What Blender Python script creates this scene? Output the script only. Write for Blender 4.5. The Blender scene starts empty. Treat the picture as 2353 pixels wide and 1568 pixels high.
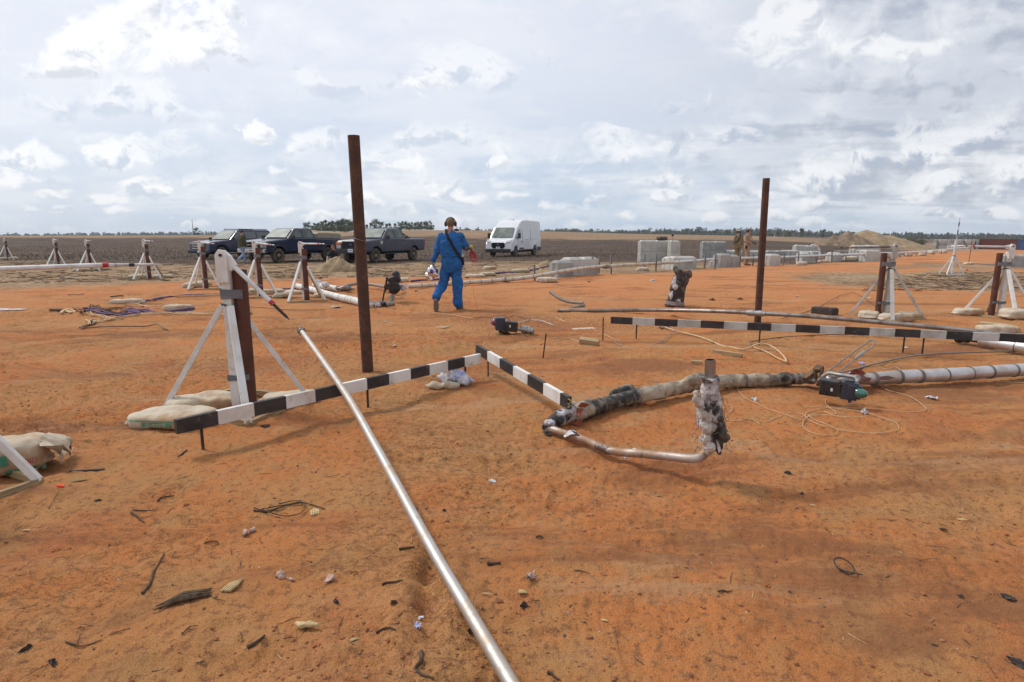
import bpy, bmesh, math, random
import numpy as np
from mathutils import Vector, Matrix, Euler
R = math.radians
random.seed(7); NPR = np.random.RandomState(7)
scene = bpy.context.scene
COL = scene.collection

# ------------------------------------------------------------------ camera, sky, sun, exposure
PITCH = R(10.1); FPX = 1350.0; CX, CY = 1176.5, 784.0; HC = 1.45
cam_d = bpy.data.cameras.new("camera"); cam = bpy.data.objects.new("camera", cam_d); COL.objects.link(cam)
cam.location = (0, 0, HC); cam.rotation_euler = (R(90)-PITCH, 0, 0)
cam_d.sensor_width = 36; cam_d.lens = 36*FPX/2353; cam_d.clip_start = 0.05; cam_d.clip_end = 6000
scene.camera = cam
scene.view_settings.view_transform = 'Standard'; scene.view_settings.look = 'None'
scene.view_settings.gamma = 1; scene.view_settings.exposure = 0.0
scene.cycles.volume_bounces = 1; scene.cycles.max_bounces = 8

SUN_EL, SUN_AZ = R(50), R(-62)      # azimuth measured from +Y (view direction) clockwise
sd = Vector((math.sin(SUN_AZ)*math.cos(SUN_EL), math.cos(SUN_AZ)*math.cos(SUN_EL), math.sin(SUN_EL)))
sun_d = bpy.data.lights.new("sun", 'SUN'); sun_d.energy = 2.25; sun_d.angle = R(10); sun_d.color = (1, .95, .87)
sun = bpy.data.objects.new("sun", sun_d); COL.objects.link(sun)
sun.rotation_euler = (-sd).to_track_quat('-Z', 'Y').to_euler(); sun.location = sd*50

class NT:
    """tiny node helper"""
    def __init__(s, tree): s.t = tree; s.n = tree.nodes; s.l = tree.links
    def node(s, typ, **k):
        n = s.n.new(typ)
        for a, v in k.items(): setattr(n, a, v)
        return n
    def put(s, sock, v):
        if isinstance(v, bpy.types.NodeSocket): s.l.new(v, sock)
        elif isinstance(v, (tuple, list)) and sock.type == 'RGBA' and len(v) == 3: sock.default_value = (*v, 1)
        else: sock.default_value = v
    def math(s, op, a, b=0.0, c=0.0, clamp=False):
        n = s.node('ShaderNodeMath', operation=op, use_clamp=clamp)
        s.put(n.inputs[0], a); s.put(n.inputs[1], b)
        if op in ('MULTIPLY_ADD', 'SMOOTH_MAX', 'SMOOTH_MIN'): s.put(n.inputs[2], c)
        return n.outputs[0]
    def mix(s, f, a, b, blend='MIX'):
        n = s.node('ShaderNodeMix', data_type='RGBA', blend_type=blend, clamp_factor=True)
        s.put(n.inputs['Factor'], f); s.put(n.inputs[6], a); s.put(n.inputs[7], b)
        return n.outputs[2]
    def ramp(s, v, a, b, lo=0.0, hi=1.0):
        n = s.node('ShaderNodeMapRange', interpolation_type='SMOOTHSTEP')
        s.put(n.inputs[0], v); s.put(n.inputs[1], a); s.put(n.inputs[2], b); s.put(n.inputs[3], lo); s.put(n.inputs[4], hi)
        return n.outputs[0]
    DIM = '3D'
    def noise(s, vec, scale, detail=4, rough=.5, dist=0.0, dim=None):
        dim = dim or s.DIM
        n = s.node('ShaderNodeTexNoise', noise_dimensions=dim)
        if vec is not None: s.put(n.inputs['Vector'], vec)
        s.put(n.inputs['Scale'], scale); s.put(n.inputs['Detail'], detail); s.put(n.inputs['Roughness'], rough); s.put(n.inputs['Distortion'], dist)
        return n.outputs[0]
    def vor(s, vec, scale, feature='F1', rand=1.0):
        n = s.node('ShaderNodeTexVoronoi', feature=feature)
        s.put(n.inputs['Vector'], vec); s.put(n.inputs['Scale'], scale); s.put(n.inputs['Randomness'], rand)
        return n
    def comb(s, x, y, z=0.0):
        n = s.node('ShaderNodeCombineXYZ'); s.put(n.inputs[0], x); s.put(n.inputs[1], y); s.put(n.inputs[2], z); return n.outputs[0]
    def sep(s, v):
        n = s.node('ShaderNodeSeparateXYZ'); s.put(n.inputs[0], v); return n.outputs
    def vmul(s, v, k):
        n = s.node('ShaderNodeVectorMath', operation='MULTIPLY'); s.put(n.inputs[0], v); s.put(n.inputs[1], k); return n.outputs[0]
    def vadd(s, v, k):
        n = s.node('ShaderNodeVectorMath', operation='ADD'); s.put(n.inputs[0], v); s.put(n.inputs[1], k); return n.outputs[0]

def uvdir(px, py):
    """direction (as x/y, z/y) of a point of the sky"""
    X = (px-CX)/FPX; Y = -(py-CY)/FPX
    k = math.cos(PITCH)+Y*math.sin(PITCH)
    return X/k, (-math.sin(PITCH)+Y*math.cos(PITCH))/k

world = bpy.data.worlds.new("World"); scene.world = world; world.use_nodes = True
world.cycles.sampling_method = 'MANUAL'; world.cycles.sample_map_resolution = 128
W = NT(world.node_tree); W.n.clear(); W.DIM = '2D'
tc = W.node('ShaderNodeTexCoord').outputs['Generated']
sx, sy, sz = W.sep(tc)
nish = W.node('ShaderNodeTexSky', sky_type='NISHITA', sun_disc=False, sun_elevation=SUN_EL, sun_rotation=SUN_AZ, altitude=50, dust_density=2.0)
# cloud deck: sheet coordinates get finer toward the horizon
zc = W.math('ADD', W.math('MAXIMUM', sz, 0.0), 0.085)
U_ = W.math('DIVIDE', sx, zc); V_ = W.math('DIVIDE', sy, zc)
pv = W.comb(W.math('MULTIPLY', U_, 0.60), V_)
yy = W.math('MAXIMUM', sy, 0.08)
gu = W.math('DIVIDE', sx, yy); gv = W.math('DIVIDE', sz, yy)
gvec = W.comb(gu, gv)
warp = W.node('ShaderNodeTexNoise', noise_dimensions='2D'); W.put(warp.inputs['Vector'], gvec); warp.inputs['Scale'].default_value = 9; warp.inputs['Detail'].default_value = 4
wv = W.vmul(W.vadd(warp.outputs[1], (-.5, -.5, -.5)), (.075, .075, 0))
big = W.noise(pv, 0.50, 7, .55, .4)
big2 = W.noise(W.vadd(pv, (0.0, -0.30, 0)), 0.50, 7, .55, .4)      # the same deck looked up a little nearer: slope = light and shade
med = W.noise(W.vadd(W.vmul(gvec, (1, 1.7, 1)), (3.1, 1.7, 0.2)), 5.5, 6, .55, .3)
v1 = W.vor(W.vadd(W.vmul(gvec, (1.0, 1.9, 1)), wv), 8.5, 'SMOOTH_F1').outputs[0]
v2 = W.vor(W.vadd(W.vmul(gvec, (1.0, 1.7, 1)), wv), 21, 'SMOOTH_F1').outputs[0]
puff = W.math('SUBTRACT', 1.0, W.math('ADD', W.math('MULTIPLY', v1, .75), W.math('MULTIPLY', v2, .35)))
fbm = W.noise(W.vmul(gvec, (1, 1.25, 1)), 15, 8, .60, .3)
fbl = W.noise(W.vadd(W.vmul(gvec, (1, 1.25, 1)), (.012, -.022, 0)), 15, 8, .60, .3)
relief_ = W.math('SUBTRACT', fbl, fbm)                              # lit from the upper left
right = W.ramp(gu, -0.10, 0.70)
low = W.ramp(gv, 0.26, 0.04)
cov = W.math('ADD', W.math('ADD', W.math('MULTIPLY', big, .85), W.math('MULTIPLY', puff, .30)), W.math('ADD', W.math('MULTIPLY', right, .30), W.math('ADD', W.math('MULTIPLY', low, .08), W.math('MULTIPLY', W.math('SUBTRACT', fbm, .5), .45))))
dens = W.ramp(cov, .56, .84)
skyc = W.mix(W.ramp(gv, .0, .30), (.47, .585, .74), (.765, .80, .895))
skyc = W.mix(W.math('MULTIPLY', W.ramp(gu, -.2, -.95), .5), skyc, (.80, .83, .90))
veil = W.noise(W.vmul(gvec, (1, 4.5, 1)), 3.2, 6, .55, .4)
skyc = W.mix(W.math('MULTIPLY', W.ramp(veil, .40, .66), .5), skyc, (.86, .88, .92))
skyc = W.mix(W.math('MULTIPLY', W.math('MULTIPLY', right, W.ramp(gv, .0, .16)), .9), skyc, (.57, .61, .69))
litc = W.mix(right, (.92, .93, .965), (.85, .865, .90))
shade = W.mix(right, (.62, .68, .79), (.40, .44, .53))
slope = W.math('SUBTRACT', big, big2)
gsum = W.math('ADD', W.math('MULTIPLY', slope, 3.2), W.math('ADD', W.math('MULTIPLY', W.math('SUBTRACT', med, .5), 1.3), W.math('MULTIPLY', relief_, -1.0)))
gsum = W.math('ADD', gsum, W.math('ADD', W.math('MULTIPLY', right, .30), W.math('MULTIPLY', W.math('SUBTRACT', .5, puff), .5)))
cloud = W.mix(W.math('MULTIPLY', W.ramp(gsum, -.25, .80), W.ramp(dens, .0, .9, .35, 1.0)), litc, shade)
cloud = W.mix(W.math('MULTIPLY', W.ramp(gv, .10, .0), .6), cloud, (.56, .66, .79))
col = W.mix(W.math('MULTIPLY', dens, .88), skyc, cloud)
# heaped clouds: every cell of a jittered sheet is one heap with a bright crown and a flat grey foot
def heaps(col, off, scl, stretch, amt, lo, hi, thr, wide=.30, bright=(.97, .975, .99), foot=(.60, .665, .77)):
    cvv = W.vadd(W.vadd(W.vmul(gvec, (scl, scl*stretch, 0)), (off, off*.37, 0)), W.vmul(wv, (scl*1.1, scl*1.1, 0)))
    vn = W.node('ShaderNodeTexVoronoi', feature='F1', voronoi_dimensions='2D'); W.put(vn.inputs['Vector'], cvv); vn.inputs['Scale'].default_value = 1.0; vn.inputs['Randomness'].default_value = .9
    pos = W.sep(vn.outputs['Position']); here = W.sep(cvv)
    hgt = W.math('SUBTRACT', here[1], pos[1])                       # height within the heap
    rnd = W.sep(vn.outputs['Color'])[0]
    body = W.math('ADD', W.math('SUBTRACT', .46, vn.outputs['Distance']), W.math('MULTIPLY', W.math('SUBTRACT', fbm, .5), 1.25))
    body = W.math('SUBTRACT', body, W.math('MULTIPLY', W.math('MAXIMUM', W.math('MULTIPLY', hgt, -1.0), 0.0), .9))
    body = W.math('SUBTRACT', body, W.math('MULTIPLY', W.ramp(rnd, .35, .95), .30))
    m_ = W.math('MULTIPLY', W.ramp(body, thr, thr+wide), W.math('MULTIPLY', W.ramp(gv, lo[0], lo[1]), W.ramp(gv, hi[1], hi[0])))
    s_ = W.math('ADD', W.math('MULTIPLY', hgt, -1.25), W.math('ADD', W.math('MULTIPLY', relief_, -2.6), W.math('MULTIPLY', W.math('SUBTRACT', med, .5), .6)))
    cc_ = W.mix(W.ramp(s_, -.22, .38), W.mix(right, bright, (.89, .905, .935)), W.mix(right, foot, (.44, .495, .60)))
    return W.mix(W.math('MULTIPLY', m_, amt), col, cc_)
col = heaps(col, 3.7, 3.6, 2.3, .70, (.06, .12), (.26, .36), -.02)
col = heaps(col, 9.1, 6.0, 2.3, .85, (.02, .06), (.14, .21), -.04)
col = heaps(col, 1.3, 12.0, 2.6, .75, (.0, .02), (.07, .11), -.08)
fbs = W.noise(W.vadd(W.vmul(gvec, (1, 1.2, 1)), (2.2, .7, 0)), 38, 5, .62, .3)
# separate cumulus heaps: (px, py, half width, half height, whiteness)
HEAPS = [(190, 125, 125, 60, 1.0), (285, 75, 120, 85, 1.0), (480, 45, 90, 90, .95), (380, 105, 95, 60, 1.0), (985, 190, 88, 32, .85), (600, 305, 52, 30, .9),
         (710, 182, 46, 30, .45), (940, 378, 60, 24, .7), (1138, 374, 46, 15, .75), (1790, 70, 110, 95, .7), (2060, 112, 120, 26, .7)]
for (hx, hy, hw, hh, wht) in HEAPS:
    u0, v0 = uvdir(hx, hy); u1, _ = uvdir(hx+hw, hy); _, v1_ = uvdir(hx, hy-hh)
    du = W.math('DIVIDE', W.math('SUBTRACT', gu, u0), abs(u1-u0)); dv = W.math('DIVIDE', W.math('SUBTRACT', gv, v0), abs(v1_-v0))
    r2 = W.math('SQRT', W.math('ADD', W.math('MULTIPLY', du, du), W.math('MULTIPLY', dv, dv)))
    e = W.math('ADD', W.math('SUBTRACT', 1.25, r2), W.math('MULTIPLY', W.math('SUBTRACT', fbm, .5), 2.0))
    if hw < 95: e = W.math('ADD', W.math('SUBTRACT', e, .12), W.math('MULTIPLY', W.math('SUBTRACT', fbs, .5), 2.2))
    e = W.math('ADD', e, W.math('MULTIPLY', W.math('SUBTRACT', puff, .5), 1.0))
    m = W.math('MULTIPLY', W.ramp(e, .14, .58), wht)
    sh = W.math('ADD', W.math('MULTIPLY', dv, -.42), W.math('ADD', W.math('MULTIPLY', W.math('SUBTRACT', med, .5), 1.2), W.math('MULTIPLY', relief_, -3.2)))
    sh = W.math('ADD', sh, W.math('MULTIPLY', du, .22))
    c = W.mix(W.math('MULTIPLY', W.ramp(sh, -.05, .80), .85), (.99, .99, .99), (.64, .67, .74))
    col = W.mix(m, col, c)
hz_ = W.ramp(gv, .045, .0)
col = W.mix(W.math('MULTIPLY', hz_, .55), col, (.56, .665, .78))
nsk = W.vmul(nish.outputs[0], (.012, .012, .012))
col2 = W.node('ShaderNodeVectorMath', operation='ADD'); W.put(col2.inputs[0], W.vmul(col, (.97, .97, .97))); W.put(col2.inputs[1], nsk)
bg = W.node('ShaderNodeBackground'); W.put(bg.inputs[0], col2.outputs[0]); bg.inputs[1].default_value = 1.0
out = W.node('ShaderNodeOutputWorld'); W.l.new(bg.outputs[0], out.inputs[0])

# ------------------------------------------------------------------ pixels of the survey -> points of the place
def ray(px, py):
    X = (px-CX)/FPX; Y = -(py-CY)/FPX
    return Vector((X, math.cos(PITCH)+Y*math.sin(PITCH), -math.sin(PITCH)+Y*math.cos(PITCH)))
def P(px, py, z=0.0):
    d = ray(px, py); k = (z-HC)/d.z
    return Vector((d.x*k, d.y*k, z))
def D(px, py, Y):
    d = ray(px, py); k = Y/d.y
    return Vector((d.x*k, Y, HC+d.z*k))

# ------------------------------------------------------------------ numeric noise + relief of the ground
def _h(ix, iy, s):
    n = (ix.astype(np.int64)*374761393 + iy.astype(np.int64)*668265263 + s*982451653) & 0x7fffffff
    n = ((n ^ (n >> 13))*1274126177) & 0x7fffffff
    return ((n ^ (n >> 16)) & 0xffff)/65535.0
def vnoise(x, y, s=0):
    xi = np.floor(x); yi = np.floor(y); fx = x-xi; fy = y-yi
    fx = fx*fx*fx*(fx*(fx*6-15)+10); fy = fy*fy*fy*(fy*(fy*6-15)+10)
    a = _h(xi, yi, s); b = _h(xi+1, yi, s); c = _h(xi, yi+1, s); d = _h(xi+1, yi+1, s)
    return (a*(1-fx)+b*fx)*(1-fy)+(c*(1-fx)+d*fx)*fy
def fbm2(x, y, oct=4, s=0, g=.5):
    r = 0; a = 1; t = 0
    for i in range(oct):
        r = r+a*vnoise(x*(2**i)+i*17.3, y*(2**i)-i*9.1, s+i); t += a; a *= g
    return r/t
def sstep(a, b, x):
    t = np.clip((x-a)/(b-a), 0, 1); return t*t*(3-2*t)
AZ = [-3, -.8, -.45, -.3, -.2, 0, .07, .2, .4, .6, .9, 3]
AH = [1.7, 1.75, 1.9, 2.6, 3.5, 3.3, 3.0, 2.3, 1.6, .5, .2, .2]
def far_h(x, y):
    u = x/np.maximum(y, 1.0); d = y
    h = np.interp(u, AZ, AH)*sstep(62, 200, d)
    h = h - 1.9*sstep(.40, .78, u)*sstep(45, 150, d)
    h = h*(1-.0*d)
    return np.where(y > 1, h, 0)
FUR = [P(1000, 1275), P(985, 1330), P(978, 1400), P(990, 1470)]
def relief(x, y):
    d = np.sqrt(x*x+y*y)
    near = 1-sstep(14, 40, d)
    h = (fbm2(x*.55, y*.55, 3, 3)-.5)*.07
    mid = fbm2(x*2.2+5, y*2.2, 4, 11, .55)-.5
    h = h+mid*.055
    rough = sstep(.42, .68, fbm2(x*.45+9, y*.6+2, 3, 23))
    leftrough = sstep(1.6, -1.6, x)*.75+.25
    fine = fbm2(x*13, y*13, 3, 31, .6)-.5
    h = h+fine*.032*(.5+rough*leftrough)
    # broken crust flakes
    c = fbm2(x*6+fine*.6, y*9+fine*.6, 3, 41)
    fl = np.floor(c*11)/11
    h = h+(fl-.5)*.075*rough*leftrough*near
    pz = sstep(.55, .75, fbm2(x*.9-4, y*1.3+8, 3, 61)); h = h-pz*near*.03*(fbm2(x*5, y*7, 3, 62)-.2)
    pit = sstep(.70, .86, vnoise(x*3.1+40, y*4.3, 77))+.7*sstep(.72, .88, vnoise(x*7.1, y*8.3, 78)); h = h-pit*.022*near*(.3+.7*rough)
    g = fbm2(x*30, y*30, 2, 51)-.5
    h = h+g*.010*near
    for a, b in zip(FUR[:-1], FUR[1:]):
        ax, ay, bx, by = a.x, a.y, b.x, b.y
        t = np.clip(((x-ax)*(bx-ax)+(y-ay)*(by-ay))/((bx-ax)**2+(by-ay)**2), 0, 1)
        dd = np.hypot(x-ax-t*(bx-ax), y-ay-t*(by-ay))
        h = h-.035*np.exp(-(dd/.045)**2)+.014*np.exp(-((dd-.11)/.045)**2)
    h = h*near+(1-near)*h*.35
    return h
def gz(x, y):
    xa = np.array([float(x)]); ya = np.array([float(y)])
    return float(far_h(xa, ya)[0]+relief(xa, ya)[0])
def GP(px, py, z=0.0):
    """point on the ground relief under a surveyed pixel"""
    p = P(px, py, 0)
    for _ in range(3): p = P(px, py, gz(p.x, p.y)*.8)
    return Vector((p.x, p.y, gz(p.x, p.y)+z))
# ------------------------------------------------------------------ object bookkeeping
def thing(name, label, cat, loc=(0, 0, 0), rz=0.0, group=None, scale=1.0):
    o = bpy.data.objects.new(name, None); COL.objects.link(o)
    o.empty_display_size = .2; o.location = loc; o.rotation_euler = (0, 0, rz); o.scale = (scale,)*3
    tag(o, label, cat, group); return o
def tag(o, label=None, cat=None, group=None, kind=None):
    if label: o['label'] = label
    if cat: o['category'] = cat
    if group: o['group'] = group
    if kind: o['kind'] = kind
    return o
class MB:
    def __init__(s): s.v = []; s.f = []; s.m = []; s.s = []
    def add(s, vs, fs, mi=0, smooth=False):
        b = len(s.v); s.v += [tuple(v) for v in vs]; s.f += [tuple(i+b for i in f) for f in fs]
        s.m += [mi]*len(fs); s.s += [smooth]*len(fs); return s
    def box(s, c, size, rot=None, mi=0, bev=0.0, taper=(1, 1)):
        """bevelled box: c centre, size full, rot Matrix/Euler"""
        M = Matrix.Identity(3) if rot is None else (rot if isinstance(rot, Matrix) else Euler(rot).to_matrix())
        hx, hy, hz = [k/2 for k in size]
        if bev <= 0:
            vs = [(x*hx*(taper[0] if z > 0 else 1), y*hy*(taper[1] if z > 0 else 1), z*hz) for z in (-1, 1) for y in (-1, 1) for x in (-1, 1)]
            fs = [(0, 2, 3, 1), (4, 5, 7, 6), (0, 1, 5, 4), (2, 6, 7, 3), (0, 4, 6, 2), (1, 3, 7, 5)]
            s.add([Vector(c)+M@Vector(v) for v in vs], fs, mi)
        else:
            bm = bmesh.new(); bmesh.ops.create_cube(bm, size=2)
            for v in bm.verts: v.co = Vector((v.co.x*hx*(taper[0] if v.co.z > 0 else 1), v.co.y*hy*(taper[1] if v.co.z > 0 else 1), v.co.z*hz))
            bmesh.ops.bevel(bm, geom=bm.edges[:], offset=bev, segments=2, affect='EDGES', profile=.6)
            bm.verts.index_update()
            s.add([Vector(c)+M@v.co for v in bm.verts], [[v.index for v in f.verts] for f in bm.faces], mi); bm.free()
        return s
    def tube(s, pts, r, n=10, mi=0, cap=True, smooth=True, closed=False):
        pts = [Vector(p) for p in pts]; m = len(pts)
        rr = list(r) if isinstance(r, (list, tuple)) else [r]*m
        tang = []
        for i in range(m):
            a = pts[max(i-1, 0)]; b = pts[min(i+1, m-1)]
            t = (b-a); tang.append(t.normalized() if t.length > 1e-9 else Vector((0, 0, 1)))
        up = Vector((0, 0, 1)) if abs(tang[0].z) < .9 else Vector((1, 0, 0))
        nrm = tang[0].cross(up).normalized(); vs = []
        for i in range(m):
            nrm = (nrm-tang[i]*nrm.dot(tang[i])).normalized(); bi = tang[i].cross(nrm)
            for k in range(n):
                a = 2*math.pi*k/n; vs.append(pts[i]+(nrm*math.cos(a)+bi*math.sin(a))*rr[i])
        fs = []
        for i in range(m-1):
            for k in range(n):
                a = i*n+k; b = i*n+(k+1) % n; fs.append((a, b, b+n, a+n))
        s.add(vs, fs, mi, smooth)
        if cap: s.add(vs[:n], [tuple(range(n))[::-1]], mi); s.add(vs[-n:], [tuple(range(n))], mi)
        return s
    def cyl(s, a, b, r, n=14, mi=0, r2=None, cap=True): return s.tube([a, b], [r, r if r2 is None else r2], n, mi, cap)
    def pipe(s, a, b, r, wall, n=20, mi=0, mi_in=None):
        """open-ended pipe with a wall and a dark inside"""
        a = Vector(a); b = Vector(b); d = (b-a).normalized()
        s.tube([a, b], r, n, mi, cap=False); s.tube([b, a], r-wall, n, mi if mi_in is None else mi_in, cap=False)
        up = Vector((0, 0, 1)) if abs(d.z) < .9 else Vector((1, 0, 0)); nr = d.cross(up).normalized(); bi = d.cross(nr)
        for p in (a, b):
            vs = []
            for k in range(n):
                t = 2*math.pi*k/n; e = nr*math.cos(t)+bi*math.sin(t); vs += [p+e*r, p+e*(r-wall)]
            s.add(vs, [(2*k, 2*k+1, (2*k+3) % (2*n), (2*k+2) % (2*n)) for k in range(n)], mi)
        return s
    def ell(s, c, r, mi=0, rot=None, u=14, w=9, sq=1.0):
        M = Matrix.Identity(3) if rot is None else (rot if isinstance(rot, Matrix) else Euler(rot).to_matrix())
        vs = []; f = []
        pw = lambda t: math.copysign(abs(t)**sq, t)
        for j in range(w+1):
            ph = math.pi*(j/w-.5)
            for i in range(u):
                th = 2*math.pi*i/u
                vs.append(Vector(c)+M@Vector((r[0]*pw(math.cos(ph))*pw(math.cos(th)), r[1]*pw(math.cos(ph))*pw(math.sin(th)), r[2]*pw(math.sin(ph)))))
        for j in range(w):
            for i in range(u):
                a = j*u+i; b = j*u+(i+1) % u; f.append((a, b, b+u, a+u))
        return s.add(vs, f, mi, True)
    def prism(s, prof, y0, y1, mi=0, inset=None):
        """prof list of (x,z) ccw, extruded along y from y0 to y1"""
        n = len(prof)
        vs = [(p[0], y0, p[1]) for p in prof]+[(p[0], y1, p[1]) for p in prof]
        fs = [(i, (i+1) % n, (i+1) % n+n, i+n) for i in range(n)]
        s.add(vs, fs, mi); s.add(vs[:n], [tuple(range(n))[::-1]], mi); s.add(vs[n:], [tuple(range(n))], mi); return s
    def build(s, name, mats, parent=None, world=False, off=None):
        if not isinstance(mats, (list, tuple)): mats = [mats]
        me = bpy.data.meshes.new(name)
        vs = np.array(s.v, dtype=np.float64)
        if off is not None: vs = vs-np.array(off)
        if world and parent is not None:
            p = parent; acc = np.zeros(3)
            while p is not None: acc += np.array(p.location); p = p.parent
            vs = vs-acc
        me.from_pydata(vs.tolist(), [], s.f)
        for m in mats: me.materials.append(m)
        me.polygons.foreach_set('material_index', s.m); me.polygons.foreach_set('use_smooth', s.s)
        me.validate(); me.update()
        o = bpy.data.objects.new(name, me); COL.objects.link(o)
        if parent is not None: o.parent = parent
        return o
    def solo(s, name, mats, label, cat, group=None, kind=None):
        vs = np.array(s.v); c = vs.mean(0); c[2] = vs[:, 2].min()
        o = s.build(name, mats, off=c); o.location = c
        return tag(o, label, cat, group, kind)
def copytree(o, parent=None):
    c = o.copy(); COL.objects.link(c)
    if parent is not None: c.parent = parent
    for ch in o.children: copytree(ch, c)
    return c
def smoothpath(pts, k=6):
    pts = [Vector(p) for p in pts]; out = []
    for i in range(len(pts)-1):
        p0 = pts[max(i-1, 0)]; p1 = pts[i]; p2 = pts[i+1]; p3 = pts[min(i+2, len(pts)-1)]
        for j in range(k):
            t = j/k
            out.append(.5*((2*p1)+(-p0+p2)*t+(2*p0-5*p1+4*p2-p3)*t*t+(-p0+3*p1-3*p2+p3)*t**3))
    return out+[pts[-1]]
def bake(mb, voxel, smooth=2, name='tmp'):
    """join overlapping volumes into one continuous skin"""
    o = mb.build(name, []); m = o.modifiers.new('r', 'REMESH'); m.mode = 'VOXEL'; m.voxel_size = voxel
    if smooth:
        q = o.modifiers.new('s', 'SMOOTH'); q.iterations = smooth; q.factor = .5
    dg = bpy.context.evaluated_depsgraph_get(); me = bpy.data.meshes.new_from_object(o.evaluated_get(dg))
    bpy.data.objects.remove(o)
    return me
def mesh_np(me):
    a = np.empty(len(me.vertices)*3); me.vertices.foreach_get('co', a); return a.reshape(-1, 3)
def n3(v, s, seed=0):
    return (vnoise(v[:, 0]*s+v[:, 2]*s*.7, v[:, 1]*s-v[:, 2]*s*.6, seed)+vnoise(v[:, 2]*s+11, v[:, 0]*s*.8-v[:, 1]*s*.5, seed+5))/2-.5
def displace(me, amps):
    v = mesh_np(me); nn = np.empty(len(me.vertices)*3); me.vertices.foreach_get('normal', nn); nn = nn.reshape(-1, 3)
    t = np.zeros(len(v))
    for (a, s, sd_) in amps: t += a*n3(v, s, sd_)
    v = v+nn*t[:, None]; me.vertices.foreach_set('co', v.ravel()); me.update()
def meobj(me, name, mats, parent=None):
    me.materials.clear()
    for m in (mats if isinstance(mats, (list, tuple)) else [mats]): me.materials.append(m)
    me.polygons.foreach_set('use_smooth', [True]*len(me.polygons)); me.name = name
    o = bpy.data.objects.new(name, me); COL.objects.link(o)
    if parent is not None: o.parent = parent
    return o

# ------------------------------------------------------------------ materials
def mat(name, c1, c2=None, scale=6, rough=.75, metal=0.0, bump=.15, bscale=60, lo=.4, hi=.65, c3=None, s3=20, lo3=.6, hi3=.7, spec=.4, detail=6, stretch=None, rough2=None, coat=0.0, bd=.004):
    m = bpy.data.materials.new(name); m.use_nodes = True; t = NT(m.node_tree); b = t.n['Principled BSDF']
    co = t.node('ShaderNodeTexCoord').outputs['Object']
    if stretch: co = t.vmul(co, stretch)
    c = c1
    f = t.noise(co, scale, detail, .6)
    if c2 is not None: c = t.mix(t.ramp(f, lo, hi), c1, c2)
    if c3 is not None: c = t.mix(t.ramp(t.noise(t.vadd(co, (5, 3, 1)), s3, detail, .65), lo3, hi3), c, c3)
    t.put(b.inputs['Base Color'], c)
    if rough2 is not None: t.put(b.inputs['Roughness'], t.ramp(f, lo, hi, rough, rough2))
    else: b.inputs['Roughness'].default_value = rough
    b.inputs['Metallic'].default_value = metal; b.inputs['Specular IOR Level'].default_value = spec
    if coat: b.inputs['Coat Weight'].default_value = coat; b.inputs['Coat Roughness'].default_value = .08
    if bump:
        bp = t.node('ShaderNodeBump'); bp.inputs['Strength'].default_value = bump; bp.inputs['Distance'].default_value = bd
        t.put(bp.inputs['Height'], t.noise(co, bscale, 5, .6)); t.put(b.inputs['Normal'], bp.outputs[0])
    return m
M = {}
M['white_paint'] = mat('white_paint', (.72, .72, .70), (.60, .57, .52), 5, .55, bump=.2, c3=(.36, .28, .20), s3=9, lo3=.57, hi3=.76)
M['black_paint'] = mat('black_paint', (.022, .021, .024), (.045, .042, .042), 6, .5, bump=.1, c3=(.15, .115, .09), s3=14, lo3=.60, hi3=.78)
M['grey_paint'] = mat('weathered_white', (.50, .50, .48), (.36, .34, .31), 5, .6, c3=(.2, .18, .15), s3=18, lo3=.63, hi3=.75)
M['raw_wood'] = mat('raw_wood', (.42, .31, .17), (.28, .19, .10), 4, .8, stretch=(1, 1, 6), bump=.3)
M['dark_wood'] = mat('dark_wood', (.20, .12, .06), (.10, .06, .035), 4, .85, bump=.3)
M['rust'] = mat('rusty_steel', (.075, .038, .027), (.12, .056, .036), 7, .8, metal=.15, bump=.25, bscale=120, c3=(.045, .028, .022), s3=40, lo3=.5, hi3=.7)
M['rust_red'] = mat('red_rusty_steel', (.115, .045, .030), (.08, .032, .022), 6, .75, metal=.1, bump=.2, c3=(.16, .068, .042), s3=30)
M['dark_steel'] = mat('dark_steel', (.05, .04, .035), (.10, .06, .04), 20, .7, metal=.4)
M['stainless'] = mat('stainless', (.56, .53, .50), (.48, .40, .33), 9, .42, metal=.80, bump=.3, bscale=40, rough2=.62, c3=(.34, .22, .14), s3=16, lo3=.58, hi3=.80)
M['sooty_pipe'] = mat('heat_stained_pipe', (.46, .40, .36), (.33, .21, .14), 5, .48, metal=.55, bump=.3, bscale=50, rough2=.7, c3=(.12, .085, .07), s3=7, lo3=.56, hi3=.68)
M['galv'] = mat('galvanised', (.40, .39, .38), (.30, .28, .27), 12, .5, metal=.7)
M['dull_pipe'] = mat('dull_pipe', (.30, .28, .26), (.17, .14, .12), 6, .45, metal=.75, c3=(.34, .20, .12), s3=8, lo3=.55, hi3=.75)
M['tape'] = mat('duct_tape', (.17, .175, .19), (.11, .115, .13), 14, .45, metal=.1, bump=.4, bscale=30)
M['conc'] = mat('concrete', (.50, .49, .46), (.40, .385, .35), 2.5, .9, bump=.35, bscale=25, c3=(.28, .26, .23), s3=5, lo3=.6, hi3=.8)
M['conc_d'] = mat('dark_concrete', (.36, .355, .34), (.26, .255, .24), 2.5, .9, bump=.35, bscale=25, c3=(.46, .45, .42), s3=4, lo3=.58, hi3=.72)
M['paper'] = mat('bag_paper', (.58, .50, .39), (.46, .36, .25), 5, .85, bump=.5, bscale=14, bd=.02, c3=(.38, .22, .12), s3=9, lo3=.6, hi3=.75)
M['paper_w'] = mat('bag_paper_white', (.52, .45, .35), (.38, .24, .13), 3.2, .85, bump=.5, bscale=14, bd=.02, c3=(.38, .22, .12), s3=9, lo3=.62, hi3=.78)
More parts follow.
